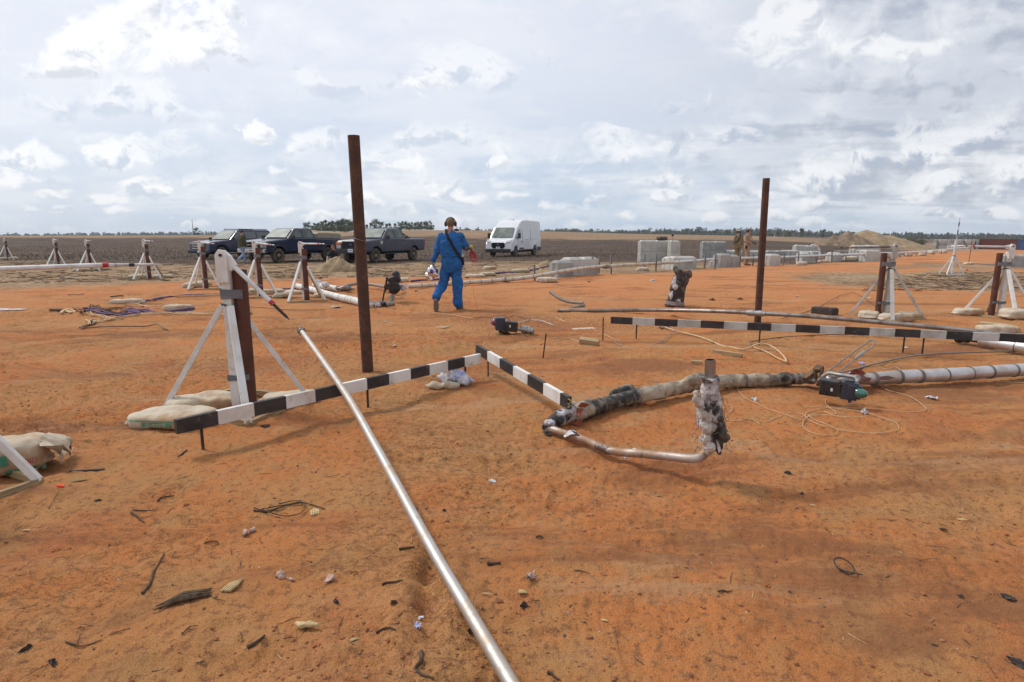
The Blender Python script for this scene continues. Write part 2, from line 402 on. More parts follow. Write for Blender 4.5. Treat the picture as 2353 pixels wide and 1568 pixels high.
M['paper_g'] = mat('bag_paper_green', (.46, .44, .34), (.36, .26, .16), 3.5, .85, bump=.5, bscale=14, bd=.02)
M['sack'] = mat('sandbag_cloth', (.52, .43, .32), (.38, .28, .19), 6, .9, bump=.5, bscale=60)
M['sack_w'] = mat('sandbag_white', (.56, .49, .40), (.44, .34, .24), 6, .9, bump=.4, bscale=50)
M['green_ink'] = mat('green_ink', (.05, .25, .15), (.12, .30, .20), 30, .8, bump=0)
M['red_ink'] = mat('red_ink', (.35, .03, .06), None, 8, .8, bump=0)
M['navy'] = mat('navy_car_paint', (.012, .020, .055), (.018, .026, .06), 2, .28, bump=0, coat=.6, c3=(.10, .085, .07), s3=2.0, lo3=.64, hi3=.95)
M['slate'] = mat('slate_car_paint', (.022, .03, .062), (.03, .038, .07), 2, .32, bump=0, coat=.5, c3=(.12, .10, .085), s3=2.0, lo3=.62, hi3=.95)
M['van_white'] = mat('van_white', (.70, .72, .75), (.64, .66, .69), 1.5, .3, bump=0, coat=.5)
M['plastic'] = mat('black_plastic', (.02, .021, .024), (.04, .04, .042), 6, .55)
M['black'] = mat('matt_black', (.010, .010, .011), None, 5, .9, bump=0)
M['tyre'] = mat('tyre_rubber', (.06, .052, .045), (.13, .10, .075), 7, .9)
M['rim_tan'] = mat('dusty_rim', (.30, .23, .15), (.20, .15, .10), 9, .55, metal=.3)
M['rim'] = mat('steel_rim', (.22, .22, .22), (.12, .12, .12), 9, .4, metal=.6)
M['chrome'] = mat('chrome', (.62, .62, .62), (.48, .46, .43), 8, .2, metal=1, bump=0)
M['amber'] = mat('amber_lens', (.65, .22, .03), None, 5, .2, bump=0)
M['redlens'] = mat('red_lens', (.35, .01, .02), None, 5, .2, bump=0)
M['lamp'] = mat('lamp_lens', (.55, .56, .56), (.35, .36, .38), 14, .12, bump=0, metal=.3)
M['plate'] = mat('number_plate', (.68, .69, .74), None, 5, .4, bump=0)
M['plate_ink'] = mat('plate_ink', (.08, .10, .35), None, 5, .5, bump=0)
M['glass'] = mat('car_glass', (.11, .135, .125), (.20, .235, .215), 1.4, .42, bump=0, spec=.15)
M['glass_d'] = mat('dark_car_glass', (.022, .028, .032), None, 1.5, .05, bump=0, spec=.8, coat=1.0)
M['skin'] = mat('skin', (.46, .24, .17), (.40, .18, .12), 10, .55, bump=.05)
M['hair_g'] = mat('cropped_hair', (.13, .085, .06), (.20, .14, .10), 90, .85)
M['hair_r'] = mat('ginger_hair', (.20, .08, .035), None, 30, .8)
M['hair_d'] = mat('dark_hair', (.025, .018, .014), None, 30, .8)
M['coverall'] = mat('blue_coverall', (.016, .125, .37), (.012, .085, .26), 7, .85, bump=.8, bscale=18, bd=.02, c3=(.03, .16, .40), s3=10)
M['tan_suit'] = mat('tan_coverall', (.36, .24, .16), (.28, .18, .12), 8, .9, bump=.5, bscale=20, bd=.02)
M['olive_suit'] = mat('khaki_suit', (.23, .18, .10), (.17, .13, .075), 8, .9, bump=.5, bscale=20, bd=.02)
M['olive'] = mat('olive_jacket', (.055, .052, .025), (.075, .068, .035), 8, .9, bump=.5, bscale=20, bd=.02)
M['denim'] = mat('light_denim', (.17, .24, .36), (.25, .32, .43), 10, .9, bump=.4, bscale=24, bd=.02)
M['tee'] = mat('black_tee', (.012, .013, .018), (.02, .02, .026), 10, .9)
M['boot'] = mat('dusty_boot', (.10, .075, .05), (.16, .115, .075), 14, .85)
M['sole'] = mat('boot_sole', (.12, .09, .062), (.16, .11, .07), 18, .9)
M['shoe_w'] = mat('pale_shoe', (.52, .46, .38), None, 10, .8)
M['glove'] = mat('black_glove', (.014, .013, .015), (.03, .03, .03), 20, .8)
M['foil'] = mat('silver_foil', (.72, .72, .74), (.55, .50, .46), 12, .22, metal=1, bump=.6, bscale=16, bd=.02)
M['blue_ink'] = mat('blue_ink', (.03, .05, .45), None, 10, .6, bump=0)
M['yellow'] = mat('yellow_plastic', (.70, .45, .02), None, 10, .5, bump=0)
M['red_cord'] = mat('red_cord', (.55, .03, .05), (.4, .03, .04), 30, .8, bump=0)
M['purple'] = mat('purple_cord', (.075, .04, .13), (.12, .07, .17), 18, .8)
M['cream_rope'] = mat('cream_rope', (.60, .44, .26), (.48, .32, .18), 20, .85)
M['brown_wire'] = mat('brown_wire', (.14, .085, .05), (.20, .12, .07), 20, .7)
M['hose'] = mat('grey_hose', (.22, .20, .18), (.30, .24, .20), 12, .5, metal=.3)
M['insul'] = mat('burnt_insulation_wrap', (.40, .33, .24), (.22, .17, .125), 7.0, .6, metal=.15, bump=.8, bscale=9, bd=.03, c3=(.03, .027, .025), s3=2.2, lo3=.44, hi3=.57)
M['jacket'] = mat('silver_pipe_jacket', (.60, .58, .58), (.46, .40, .36), 4, .38, metal=.65, bump=.3, bscale=7, bd=.02, c3=(.42, .27, .18), s3=3, lo3=.6, hi3=.8)
M['clad'] = mat('cream_pipe_jacket', (.62, .55, .46), (.50, .40, .30), 2, .5, metal=.2, bump=.1, c3=(.40, .27, .18), s3=3, lo3=.6, hi3=.8)
M['band'] = mat('band_clamp', (.16, .13, .11), (.24, .2, .17), 10, .6, metal=.4)
M['wool'] = mat('insulation_wool', (.58, .53, .48), (.38, .31, .25), 12, .95, bump=1, bscale=45, bd=.02, c3=(.09, .07, .06), s3=6, lo3=.62, hi3=.75)
M['wool_d'] = mat('charred_wool', (.13, .10, .08), (.045, .04, .038), 10, .95, bump=1, bscale=45, bd=.02, c3=(.45, .38, .32), s3=9, lo3=.6, hi3=.72)
M['wrap'] = mat('white_wrap_scorched', (.60, .57, .59), (.34, .28, .26), 12, .55, bump=.9, bscale=26, bd=.02, c3=(.035, .03, .028), s3=5.0, lo3=.47, hi3=.56)
M['scrap'] = mat('white_scrap', (.62, .61, .63), (.36, .32, .32), 18, .8, bump=.6, bscale=30, bd=.01)
M['scrap_p'] = mat('lilac_scrap', (.34, .36, .60), (.55, .55, .68), 14, .7)
M['char'] = mat('charred_scrap', (.035, .028, .026), (.075, .055, .045), 18, .85)
M['redcloth'] = mat('brick_red_jacket_lining', (.26, .06, .03), (.18, .045, .028), 10, .8)
M['lilac_lin'] = mat('lilac_lining', (.42, .36, .46), (.30, .24, .30), 14, .6, bump=.8, bscale=20, bd=.02)
M['orange_flag'] = mat('orange_flag', (.85, .10, .04), None, 10, .7, bump=0)
M['red_tape'] = mat('red_tape', (.42, .02, .04), None, 10, .5, bump=0)
M['actuator'] = mat('actuator_black', (.022, .021, .023), (.05, .04, .035), 12, .45, metal=.2)
M['actuator_b'] = mat('actuator_blue', (.035, .045, .075), (.055, .055, .07), 12, .4, metal=.2)
M['maroon'] = mat('maroon_dome', (.13, .015, .03), None, 10, .15, bump=0, coat=1)
M['green_dome'] = mat('green_dome', (.02, .12, .09), (.01, .05, .05), 10, .12, bump=0, coat=1)
M['twig'] = mat('twig', (.055, .035, .022), (.10, .065, .04), 20, .9)
M['straw'] = mat('straw_splinter', (.52, .39, .20), (.38, .27, .13), 20, .85)
M['bark'] = mat('pine_bark', (.10, .075, .055), (.06, .045, .035), 3, .95)
M['cont_b'] = mat('brown_container_paint', (.15, .040, .028), (.12, .035, .026), 1.2, .6, bump=0)
M['cont_u'] = mat('blue_container_paint', (.055, .115, .26), (.04, .09, .2), 1.2, .6, bump=0)
M['steelpost'] = mat('slotted_steel', (.36, .36, .37), (.24, .23, .23), 14, .5, metal=.6)
M['white_pvc'] = mat('white_tube', (.66, .68, .70), (.52, .50, .48), 6, .45)
M['mound'] = mat('tan_sand', (.34, .25, .145), (.26, .185, .11), 1.2, .95, bump=.8, bscale=3, bd=.15, c3=(.16, .12, .08), s3=2.5, lo3=.6, hi3=.75)
M['mound_d'] = mat('clayey_spoil', (.17, .125, .085), (.27, .19, .115), 1.0, .95, bump=.8, bscale=3, bd=.15, c3=(.09, .07, .05), s3=2)
def leafmat(name, a, b):
    m = bpy.data.materials.new(name); m.use_nodes = True; t = NT(m.node_tree); bs = t.n['Principled BSDF']
    g = t.node('ShaderNodeNewGeometry'); oi = t.node('ShaderNodeObjectInfo')
    f = t.math('ADD', t.math('MULTIPLY', g.outputs['Random Per Island'], .7), t.math('MULTIPLY', oi.outputs['Random'], .3))
    t.put(bs.inputs['Base Color'], t.mix(f, a, b)); bs.inputs['Roughness'].default_value = .7
    return m
M['pine'] = leafmat('pine_needles', (.035, .065, .035), (.13, .17, .075))
M['scrubleaf'] = leafmat('scrub_oak_leaves', (.04, .048, .026), (.13, .12, .06))
M['farleaf'] = leafmat('far_wood_leaves', (.06, .085, .06), (.15, .18, .11))
M['farleaf2'] = leafmat('right_wood_leaves', (.025, .042, .028), (.10, .12, .058))
M['drygrass'] = leafmat('dry_brush', (.055, .038, .026), (.17, .12, .075))

# ------------------------------------------------------------------ the ground: one sheet out to the horizon
def build_ground():
    azd = np.linspace(-48, 48, 860); azc = np.concatenate([np.linspace(52, 180, 26), np.linspace(-176, -52, 26)])
    az = np.radians(np.concatenate([azd, azc]))
    rr = np.concatenate([np.linspace(.05, 1.2, 8), 1.2*np.exp(np.arange(1, 520)*.0064), 33.2*np.exp(np.arange(1, 150)*.032)])
    A, RR = np.meshgrid(az, rr); x = RR*np.sin(A); y = RR*np.cos(A)
    z = far_h(x, y)+relief(x, y)
    nr, na = A.shape
    co = np.stack([x, y, z], -1).reshape(-1, 3)
    i = np.arange(nr-1)[:, None]*na; j = np.arange(na)[None, :]; j2 = (j+1) % na
    f = np.stack([i+j, i+j2, i+na+j2, i+na+j], -1).reshape(-1, 4)
    me = bpy.data.meshes.new('ground'); me.vertices.add(len(co)); me.vertices.foreach_set('co', co.ravel())
    me.loops.add(f.size); me.loops.foreach_set('vertex_index', f[:, ::-1].ravel().astype(np.int32))
    me.polygons.add(len(f)); me.polygons.foreach_set('loop_start', np.arange(len(f), dtype=np.int32)*4); me.polygons.foreach_set('loop_total', np.full(len(f), 4, dtype=np.int32))
    me.polygons.foreach_set('use_smooth', np.ones(len(f), dtype=bool))
    me.update(); me.validate()
    # soil zones by place
    X, Y = x.ravel(), y.ravel()
    wx = X+(fbm2(X*.35, Y*.35, 4, 71)-.5)*np.clip(Y*.12, .5, 9); wy = Y+(fbm2(X*.25+7, Y*.25, 4, 72)-.5)*np.clip(Y*.30, .6, 22)
    u = wx/np.maximum(wy, .5)
    # outer edge of the orange pad, given as distance against bearing
    eu = np.array([-3, -.87, -.70, -.55, -.42, -.25, -.1, .05, .2, .32, .45, .58, .7, .76, .9, 3])
    ed = np.array([15, 16.5, 17.0, 18.5, 20.0, 21, 22.5, 21.5, 23.5, 25.5, 31, 38, 60, 120, 140, 60])
    edge = np.interp(u, eu, ed)
    sand = sstep(1.06, .94, wy/edge)*(Y > 0)+(Y <= 0)
    # straw patch inside the pad on the right
    q = sstep(1.0, .75, np.hypot((wx-16.0)/7.6, (wy-20.0)/5.9)); sand = sand*(1-q)
    q2 = sstep(1.0, .6, np.hypot((wx-24)/9, (wy-29)/4)); sand = sand*(1-q2*.8)
    burn = sstep(29, 35, wy)*sstep(np.interp(u, [-1, -.3, 0, .3, .6, 1], [150, 135, 112, 120, 130, 95])*1.03, np.interp(u, [-1, -.3, 0, .3, .6, 1], [150, 135, 112, 120, 130, 95])*.95, wy)*(1-sand)
    burn = burn*(1-.55*sstep(.62, .78, u)*sstep(70, 90, Y))
    scrub = sstep(175, 195, wy)*sstep(-.25, -.40, u)+sstep(230, 280, wy)*sstep(.1, .3, u)
    col = np.stack([sand, burn, np.clip(scrub, 0, 1), np.ones_like(sand)], -1).astype(np.float32)
    at = me.color_attributes.new('zone', 'FLOAT_COLOR', 'POINT'); at.data.foreach_set('color', col.ravel())
    m = bpy.data.materials.new('red_sand_ground'); m.use_nodes = True; t = NT(m.node_tree); t.DIM = '2D'; b = t.n['Principled BSDF']
    co_ = t.node('ShaderNodeTexCoord').outputs['Object']
    zn = t.node('ShaderNodeAttribute', attribute_name='zone'); zr, zg, zb = [t.node('ShaderNodeSeparateColor') for _ in range(1)][0], None, None
    t.put(zr.inputs[0], zn.outputs['Color']); zs, zburn, zscr = zr.outputs
    flat = t.vmul(co_, (1, 1, 0))
    n1 = t.noise(flat, .55, 5, .55, .3); n2 = t.noise(flat, 3.2, 6, .6); n3_ = t.noise(flat, 160, 3, .7); n4 = t.noise(t.vadd(flat, (7, 7, 0)), 22, 5, .65)
    orange = t.mix(t.ramp(n1, .38, .62), (.470, .165, .046), (.430, .200, .070))
    orange = t.mix(t.math('MULTIPLY', t.ramp(n2, .42, .70), .75), orange, (.385, .205, .078))
    orange = t.mix(t.math('MULTIPLY', t.ramp(t.noise(t.vadd(flat, (31, 3, 0)), 1.1, 6, .6), .56, .68), .6), orange, (.37, .105, .035))
    streak = t.noise(t.vmul(flat, (.6, 3.0, 1)), 1.6, 6, .6, .2)
    orange = t.mix(t.math('MULTIPLY', t.ramp(streak, .50, .72), .35), orange, (.50, .225, .105))
    orange = t.mix(t.math('MULTIPLY', t.ramp(n4, .52, .66), .75), orange, (.20, .085, .040))
    orange = t.mix(t.math('MULTIPLY', t.ramp(n3_, .40, .72), .34), orange, (.60, .33, .17))
    orange = t.mix(t.math('MULTIPLY', t.ramp(n3_, .50, .28), .55), orange, (.20, .09, .045))
    # fading away: paler, cleaner sand further out on the pad
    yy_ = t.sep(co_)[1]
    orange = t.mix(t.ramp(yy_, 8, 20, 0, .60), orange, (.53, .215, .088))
    dk = t.noise(t.vmul(t.vadd(flat, (13, 4, 0)), (.35, 1.1, 1)), .9, 7, .7, .4)
    orange = t.mix(t.math('MULTIPLY', t.ramp(dk, .51, .66), .75), orange, (.235, .098, .045))
    orange = t.mix(t.math('MULTIPLY', t.ramp(t.noise(t.vmul(t.vadd(flat, (3, 44, 0)), (.3, 1.2, 1)), 1.3, 7, .7, .4), .56, .70), .5), orange, (.44, .27, .15))
    # soil thrown up round the fallen valve and left of the nearest stand
    px_, py_, _z = t.sep(co_)
    for (qx, qy, rx, ry, cc_) in ((-.2, 10.4, 1.6, 1.1, (.20, .075, .035)), (.9, 9.6, 2.2, .7, (.25, .095, .045)), (-3.0, 6.6, 1.4, .9, (.24, .095, .045)), (4.2, 9.6, 1.5, .5, (.22, .085, .04)), (-2.4, 8.4, 1.3, .6, (.24, .10, .05))):
        ex = t.math('DIVIDE', t.math('SUBTRACT', px_, qx), rx); ey = t.math('DIVIDE', t.math('SUBTRACT', py_, qy), ry)
        rr_ = t.math('SQRT', t.math('ADD', t.math('MULTIPLY', ex, ex), t.math('MULTIPLY', ey, ey)))
        mk = t.ramp(t.math('ADD', t.math('SUBTRACT', 1.0, rr_), t.math('MULTIPLY', t.math('SUBTRACT', n4, .5), 3.2)), .1, .75)
        orange = t.mix(t.math('MULTIPLY', mk, .6), orange, cc_)
    lit = t.noise(t.vmul(flat, (1, 2.6, 1)), 4.5, 8, .75, .5)
    straw = t.mix(t.ramp(t.noise(flat, .5, 6, .6), .35, .65), (.40, .28, .165), (.30, .185, .10))
    straw = t.mix(t.ramp(lit, .50, .60), straw, (.085, .058, .042))
    straw = t.mix(t.math('MULTIPLY', t.ramp(t.noise(t.vmul(flat, (.5, 2.2, 1)), 1.4, 7, .7), .56, .70), .75), straw, (.11, .078, .055))
    bn = t.noise(t.vmul(flat, (.35, 1.6, 1)), .8, 9, .75)
    burnt = t.mix(t.ramp(bn, .34, .66), (.055, .037, .028), (.115, .076, .052))
    burnt = t.mix(t.ramp(t.noise(flat, 2.0, 8, .8), .55, .68), burnt, (.05, .036, .028))
    burnt = t.mix(t.math('MULTIPLY', t.ramp(t.noise(t.vmul(flat, (.12, .9, 1)), .5, 6, .6), .56, .66), .6), burnt, (.20, .138, .085))
    burnt = t.mix(t.math('MULTIPLY', t.ramp(t.noise(t.vmul(t.vadd(flat, (50, 9, 0)), (.3, .9, 1)), .16, 6, .65), .48, .62), .6), burnt, (.060, .038, .028))
    tanb = t.mix(t.ramp(t.noise(t.vmul(flat, (.2, 1, 1)), .25, 8, .7), .35, .65), (.30, .20, .115), (.215, .14, .085))
    far = t.ramp(yy_, 60, 95)
    rest = t.mix(far, straw, tanb)
    c = t.mix(zburn, rest, burnt)
    c = t.mix(t.math('MULTIPLY', zscr, .85), c, (.095, .065, .05))
    c = t.mix(zs, c, orange)
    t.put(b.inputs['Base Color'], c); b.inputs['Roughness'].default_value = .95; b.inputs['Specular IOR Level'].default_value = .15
    bp = t.node('ShaderNodeBump'); bp.inputs['Strength'].default_value = .9; bp.inputs['Distance'].default_value = .016
    hh = t.math('ADD', t.math('MULTIPLY', t.noise(flat, 34, 8, .7), 1.0), t.math('MULTIPLY', n3_, .25))
    t.put(bp.inputs['Height'], hh)
    ck = 0.0
    fk = t.ramp(t.noise(t.vmul(flat, (1, 1.5, 1)), 8.5, 7, .72, .6), .50, .56)
    b2 = t.node('ShaderNodeBump'); b2.inputs['Strength'].default_value = .7; b2.inputs['Distance'].default_value = .010
    t.put(b2.inputs['Height'], t.math('ADD', ck, t.math('MULTIPLY', fk, t.math('MULTIPLY', t.ramp(t.noise(flat, .7, 4, .6), .42, .62), t.ramp(t.sep(co_)[0], 1.2, -.6, .15, 1.0))))); t.put(b2.inputs['Normal'], bp.outputs[0]); t.put(b.inputs['Normal'], b2.outputs[0])
    me.materials.append(m)
    o = bpy.data.objects.new('ground', me); COL.objects.link(o); o['kind'] = 'structure'
    return o
ground = build_ground()
# ------------------------------------------------------------------ boards on stakes
def board(u_pts, zt, label, bounds, first_black, mats, stakes, group='striped barrier boards', thick=.038, hgt=.098, endcap=False):
    """u_pts two surveyed ends (px,py of the top edge), zt heights of that edge; bounds = px where the paint changes"""
    A = P(*u_pts[0], zt[0]); B = P(*u_pts[1], zt[1]); d = (B-A).normalized(); L = (B-A).length
    side = Vector((-d.y, d.x, 0)).normalized()
    if side.y < 0: side = -side
    up = side.cross(d); up = up if up.z > 0 else -up
    def t_at(px):
        lo, hi = 0.0, 1.0
        for _ in range(40):
            m_ = (lo+hi)/2; q = A.lerp(B, m_); v = q-Vector((0, 0, HC))
            x = CX+FPX*v.x/(v.y*math.cos(PITCH)-v.z*math.sin(PITCH))
            if x < px: lo = m_
            else: hi = m_
        return lo*L
    mid = A.lerp(B, .5); rootz = -0.0
    o = thing('striped_barrier', label, 'barrier', (mid.x, mid.y, gz(mid.x, mid.y)), 0, group)
    ts = [0]+[t_at(b) for b in bounds]+[L]
    if t_at(u_pts[1][0]) < t_at(u_pts[0][0]): pass
    mb = MB()
    for i in range(len(ts)-1):
        a = A+d*ts[i]; b = A+d*ts[i+1]; g = 0.0
        cc = (a+b)/2+side*(thick/2)-up*(hgt/2)
        Mx = Matrix((d, side, up)).transposed()
        mb.box(cc, (ts[i+1]-ts[i]-g, thick, hgt), Mx, mi=0 if (i % 2 == 0) == first_black else 1, bev=0)
    # one continuous body: ends bevelled look comes from a thin worn chamfer strip along the top edge
    mb.build('plank', [mats[0], mats[1]], o, world=True)
    for (px, py) in stakes:
        g_ = GP(px, py); a = Vector((g_.x, g_.y, g_.z-.08)); t = (g_-A).dot(d); top = A+d*t
        p0 = a+side*.0; z1 = top.z-.012
        off = top+side*(thick+.007)
        s = MB(); s.box(((off.x), (off.y), (z1+a.z)/2), (.018, .010, z1-a.z), Matrix((d, side, Vector((0, 0, 1)))).transposed())
        s.build('stake', M['dark_steel'], o, world=True)
    return A, B, d, side
bA = board([(404, 966), (1105, 813.5)], (.258, .255), 'black and white striped board on stakes running under the long bare pipe', [500, 583, 657, 724, 785, 843, 894, 943.5, 987, 1029, 1068], True,
      [M['black_paint'], M['white_paint']], [(491, 1046), (847, 936), (1073, 875)])
bB = board([(1093, 792.5), (1304, 913)], (.30, .23), 'short striped board with a snapped end, next to the bent pipe', [1119.5, 1148, 1179, 1212, 1248.5, 1287], True,
      [M['black_paint'], M['white_paint']], [(1114, 865)])
bC = board([(1403.5, 728.5), (2420, 772)], (.31, .31), 'longest striped board, weathered grey and black, across the right side', [1454, 1505, 1557.5, 1610.5, 1664, 1718, 1773, 1829, 1885, 1942, 1999, 2057.6, 2116.6, 2176, 2236.7, 2298, 2358], True,
      [M['black_paint'], M['grey_paint']], [(1464, 777), (1740, 785), (2057, 801), (2095, 803), (2350, 817)])
# snapped raw end of the short board
e = MB(); q = bB[1]; d_ = bB[2]
for i in range(14):
    a = q+bB[3]*random.uniform(.004, .034)-Vector((0, 0, random.uniform(.01, .09)))
    e.tube([a, a+d_*random.uniform(.01, .05)], [.006, .001], 4)
root_b = [o for o in COL.objects if o.name.startswith('striped_barrier')][1]
e.build('splintered_end', M['straw'], root_b, world=True)
# loose stakes
for (px, py, ht, lab, dx) in [(1385, 783, .33, 'lone rusty stake left of the longest striped board', .0), (1247, 824, .30, 'lone leaning rusty stake right of the short striped board', .035)]:
    g = GP(px, py); s = MB(); s.box((g.x+dx/2, g.y, g.z+ht/2-.03), (.016, .010, ht+.06), Euler((0, dx/ht, 0)).to_matrix(), bev=.002)
    s.solo('steel_stake', M['dark_steel'], lab, 'stake', 'loose stakes')

# ------------------------------------------------------------------ tall rusty poles
def pole(px, py, tx, ty, r, label, wire=False):
    g = GP(px, py); top = D(tx, ty, g.y-.02)
    mb = MB(); mb.pipe((g.x, g.y, g.z-.2), top, r, .008, 28, 0, 1)
    o = mb.solo('steel_pole', [M['rust'], M['black']], label, 'pole', 'tall rusty poles')
    return g, top
pL = pole(846, 853, 812.5, 312, .060, 'tall rusty pole, thicker of the two, left of the person in blue')
pR = pole(1741, 741, 1761, 410, .056, 'tall rusty pole, thinner of the two, rising behind the longest striped board')
# thin tie wire round the left pole
w = MB(); c = pL[0].lerp(pL[1], .577)
w.tube([c+Vector((math.cos(t)*.0625, math.sin(t)*.0625, .02*-math.cos(t))) for t in np.linspace(0, 2*math.pi, 24)], .0022, 5)
w.solo('tie_wire', M['galv'], 'pale wire looped round the middle of the left tall pole', 'wire')

# ------------------------------------------------------------------ long bare pipe in the foreground
A = P(1215, 1640, .030); Cc = P(786, 893, .290); Bq = D(693, 761, 6.55)
pts = [A, P(1092, 1430, .052), P(985, 1248, .100), P(860, 1020, .205), Cc, Bq]
o = thing('bare_pipe', 'long shiny bare steel pipe resting across the striped board toward the viewer', 'pipe', (A.x, A.y, 0))
sp = smoothpath(pts, 8)
MB().tube(sp, .0255, 28).build('pipe_body', M['stainless'], o, world=True)
dn = (sp[-1]-sp[-2]).normalized()
nut = MB(); nut.cyl(sp[-1]-dn*.045, sp[-1]+dn*.012, .044, 6); nut.cyl(sp[-1]+dn*.012, sp[-1]+dn*.026, .046, 20)
nut.build('pipe_nut', M['dull_pipe'], o, world=True)

# ------------------------------------------------------------------ pencil probe stands
def stand(px, py, label, rz, side=1, arm_len=.85, arm_yaw=0.0, arm_tilt=0.0, hi=1.30, worn=False, foreshort=None, post_dx=.085, off=False, pos=None):
    g = GP(px, py) if pos is None else Vector(pos)
    o = thing('gauge_stand', label, 'stand', (g.x, g.y, g.z), 0, 'white braced stands holding pointed probes')
    wp = M['grey_paint'] if worn else M['white_paint']
    joint = .88*hi/1.3; pr = .057 if side > 0 else .050; py_ = .05 if (arm_tilt > 20 or side < 0) else -.045; post_dx = post_dx if (arm_tilt > 20 or side < 0) else .072; ps = .80 if arm_tilt > 20 else .6
    MB().box((0, 0, hi*.46), (.072, .072, hi*.92), bev=.004).build('mast', wp, o)
    # steel post beside it
    MB().pipe((side*post_dx, py_, -.1), (side*post_dx, py_, hi*.905), pr, .006, 22, 0, 1).build('steel_post', [M['rust_red'], M['black']], o)
    # legs and base frame
    ends = []
    for k, a in enumerate((-58, 30, 118, 192)):
        a = R(a)+rz; ends.append(Vector((math.cos(a)*.58, math.sin(a)*.58, .015)))
    for k, e_ in enumerate(ends):
        a = Vector((e_.x*.10, e_.y*.10, joint)); d = (e_-a); L = d.length; z = d.normalized(); x = Vector((0, 0, 1)).cross(z).normalized(); y = z.cross(x)
        MB().box((a+e_)/2, ((.040 if k else .055), .040, L), Matrix((x, y, z)).transposed(), bev=.002).build('leg', M['raw_wood'] if k == 2 else wp, o)
    for k in range(4):
        a, b = ends[k], ends[(k+1) % 4]; d = (b-a); z = d.normalized(); x = Vector((0, 0, 1)).cross(z).normalized()
        MB().box((a+b)/2+Vector((0, 0, -.005+.004*k)), (d.length+.03, .036, .045), Matrix((z, x, Vector((0, 0, 1)))).transposed(), bev=.002).build('base_board', M['raw_wood'], o)
    # duct tape round mast and post
    for zt, hh in ((joint+.10, .085), (.27, .055)):
        t = MB()
        ring = []
        x0, x1 = (-.046, side*post_dx+.051) if side > 0 else (side*post_dx-.051, .046)
        if py_ < 0: x1 = post_dx+.062
        loop = [(x0, .046), (x0, -.045), (post_dx-.06, -.075), (post_dx-.01, -.108), (post_dx+.04, -.095), (x1, -.045), (x1-.03, .02), (x0+.04, .046)] if py_ < 0 else [(x0, -.046), (.046*1 if side > 0 else -.046, -.047), (x1-.02 if side > 0 else x1, .0), (x1, .05), (x1-.03*1, .102), (x0, .05)] if side > 0 else \
               [(x0, .05), (x0+.02, .0), (-.046, -.047), (x1, -.046), (x1, .05), (x0+.03, .102)]
        n = len(loop)
        vs = [(p[0], p[1], zt-hh/2+(.008 if i % 2 else 0)) for i, p in enumerate(loop)]+[(p[0], p[1], zt+hh/2-(.006 if i % 3 else 0)) for i, p in enumerate(loop)]
        t.add(vs, [(i, (i+1) % n, (i+1) % n+n, i+n) for i in range(n)])
        t.build('tape_wrap', M['tape'], o)
    # black lashing at the leg joint
    t = MB(); t.tube([(math.cos(a)*(.062+.006*math.sin(3*a)), math.sin(a)*.062, joint+.01+.012*math.sin(2*a)) for a in np.linspace(0, 2*math.pi, 20)], .008, 6)
    t.build('lashing', M['plastic'], o)
    # head: fixed clevis plate + turning plate with the probe
    h = MB()
    prof = [(-.05, hi*.83), (.045, hi*.83), (.045, hi-.02), (.03, hi+.035), (-.02, hi+.045), (-.05, hi+.005)]
    h.prism(prof, -.075, -.044); h.build('head_block', wp, o)
    ay, at = R(arm_yaw), R(arm_tilt)
    dirv = Vector((math.cos(at)*math.cos(ay), math.cos(at)*math.sin(ay), -math.sin(at))); piv = Vector((0, -.03, hi-.01))
    sidev = Vector((-math.sin(ay), math.cos(ay), 0)); upv = dirv.cross(sidev); upv = upv if upv.z > 0 else -upv
    q = MB(); Mx = Matrix((dirv, sidev, upv)).transposed()
    pl = [(x_*ps, z_*ps) for x_, z_ in [(-.05, -.04), (.10, -.075), (.165, -.05), (.165, .035), (.06, .06), (-.03, .055)]]
    n = 6; vs = [piv+Mx@Vector((a, -.014, b)) for a, b in pl]+[piv+Mx@Vector((a, .014, b)) for a, b in pl]
    q.add(vs, [(i, (i+1) % n, (i+1) % n+n, i+n) for i in range(n)]+[tuple(range(n))[::-1], tuple(range(n, 2*n))])
    q.build('swivel_plate', wp, o)
    MB().cyl(piv+Vector((0, -.06, .01)), piv+Vector((0, .03, .01)), .012, 8).build('pivot_bolt', M['dark_steel'], o)
    L = arm_len; r = .019
    a0 = piv+dirv*.14*ps; a1 = piv+dirv*(.14+L*.66); a2 = piv+dirv*(.14+L*.70); a3 = piv+dirv*(.14+L*.93); a4 = piv+dirv*(.14+L)
    arm = MB().tube([a0, a1, a2], [r, r, r*.72], 14).build('probe_tube', M['white_pvc'] if not worn else M['dull_pipe'], o)
    MB().tube([a1-dirv*.01, a1+dirv*.022], r*1.08, 14).build('red_band', M['red_tape'] if not worn else M['straw'], arm)
    MB().tube([a2, a3, a4], [r*.62, r*.62, .001], 12).build('probe_tip', M['dull_pipe'] if worn else (M['char'] if arm_tilt > 10 else M['white_pvc']), arm)
    MB().tube([a2+dirv*L*.10, a2+dirv*L*.14], r*.66, 12).build('black_ring', M['plastic'], arm)
    return o, g
S = {}
S['big'] = stand(527, 943, 'nearest complete braced stand, probe drooping right, beside the striped board', 0.0, 1, .62, -12, 42, 1.30, pos=(-2.36, 4.88, 0))
S['s7'] = stand(700, 690, 'braced stand next to the white jacketed pipes, left of the left tall pole', R(-49), 1, .62, -28, 0)
S['s6'] = stand(595.5, 681, 'braced stand in front of the pickup with the boxed bed', R(-49), 1, .62, -32, 4)
S['s5'] = stand(470.5, 664, 'braced stand in front of the large dark station wagon', R(-49), 1, .55, -32, 3)
S['s4'] = stand(341.5, 642, 'braced stand fourth from the left edge, alone on pale straw ground', R(-49), 1, .52, -35, 1)
S['s3'] = stand(207.5, 624, 'braced stand behind the tip of the white horizontal probe', R(-49), 1, .50, -38, 0)
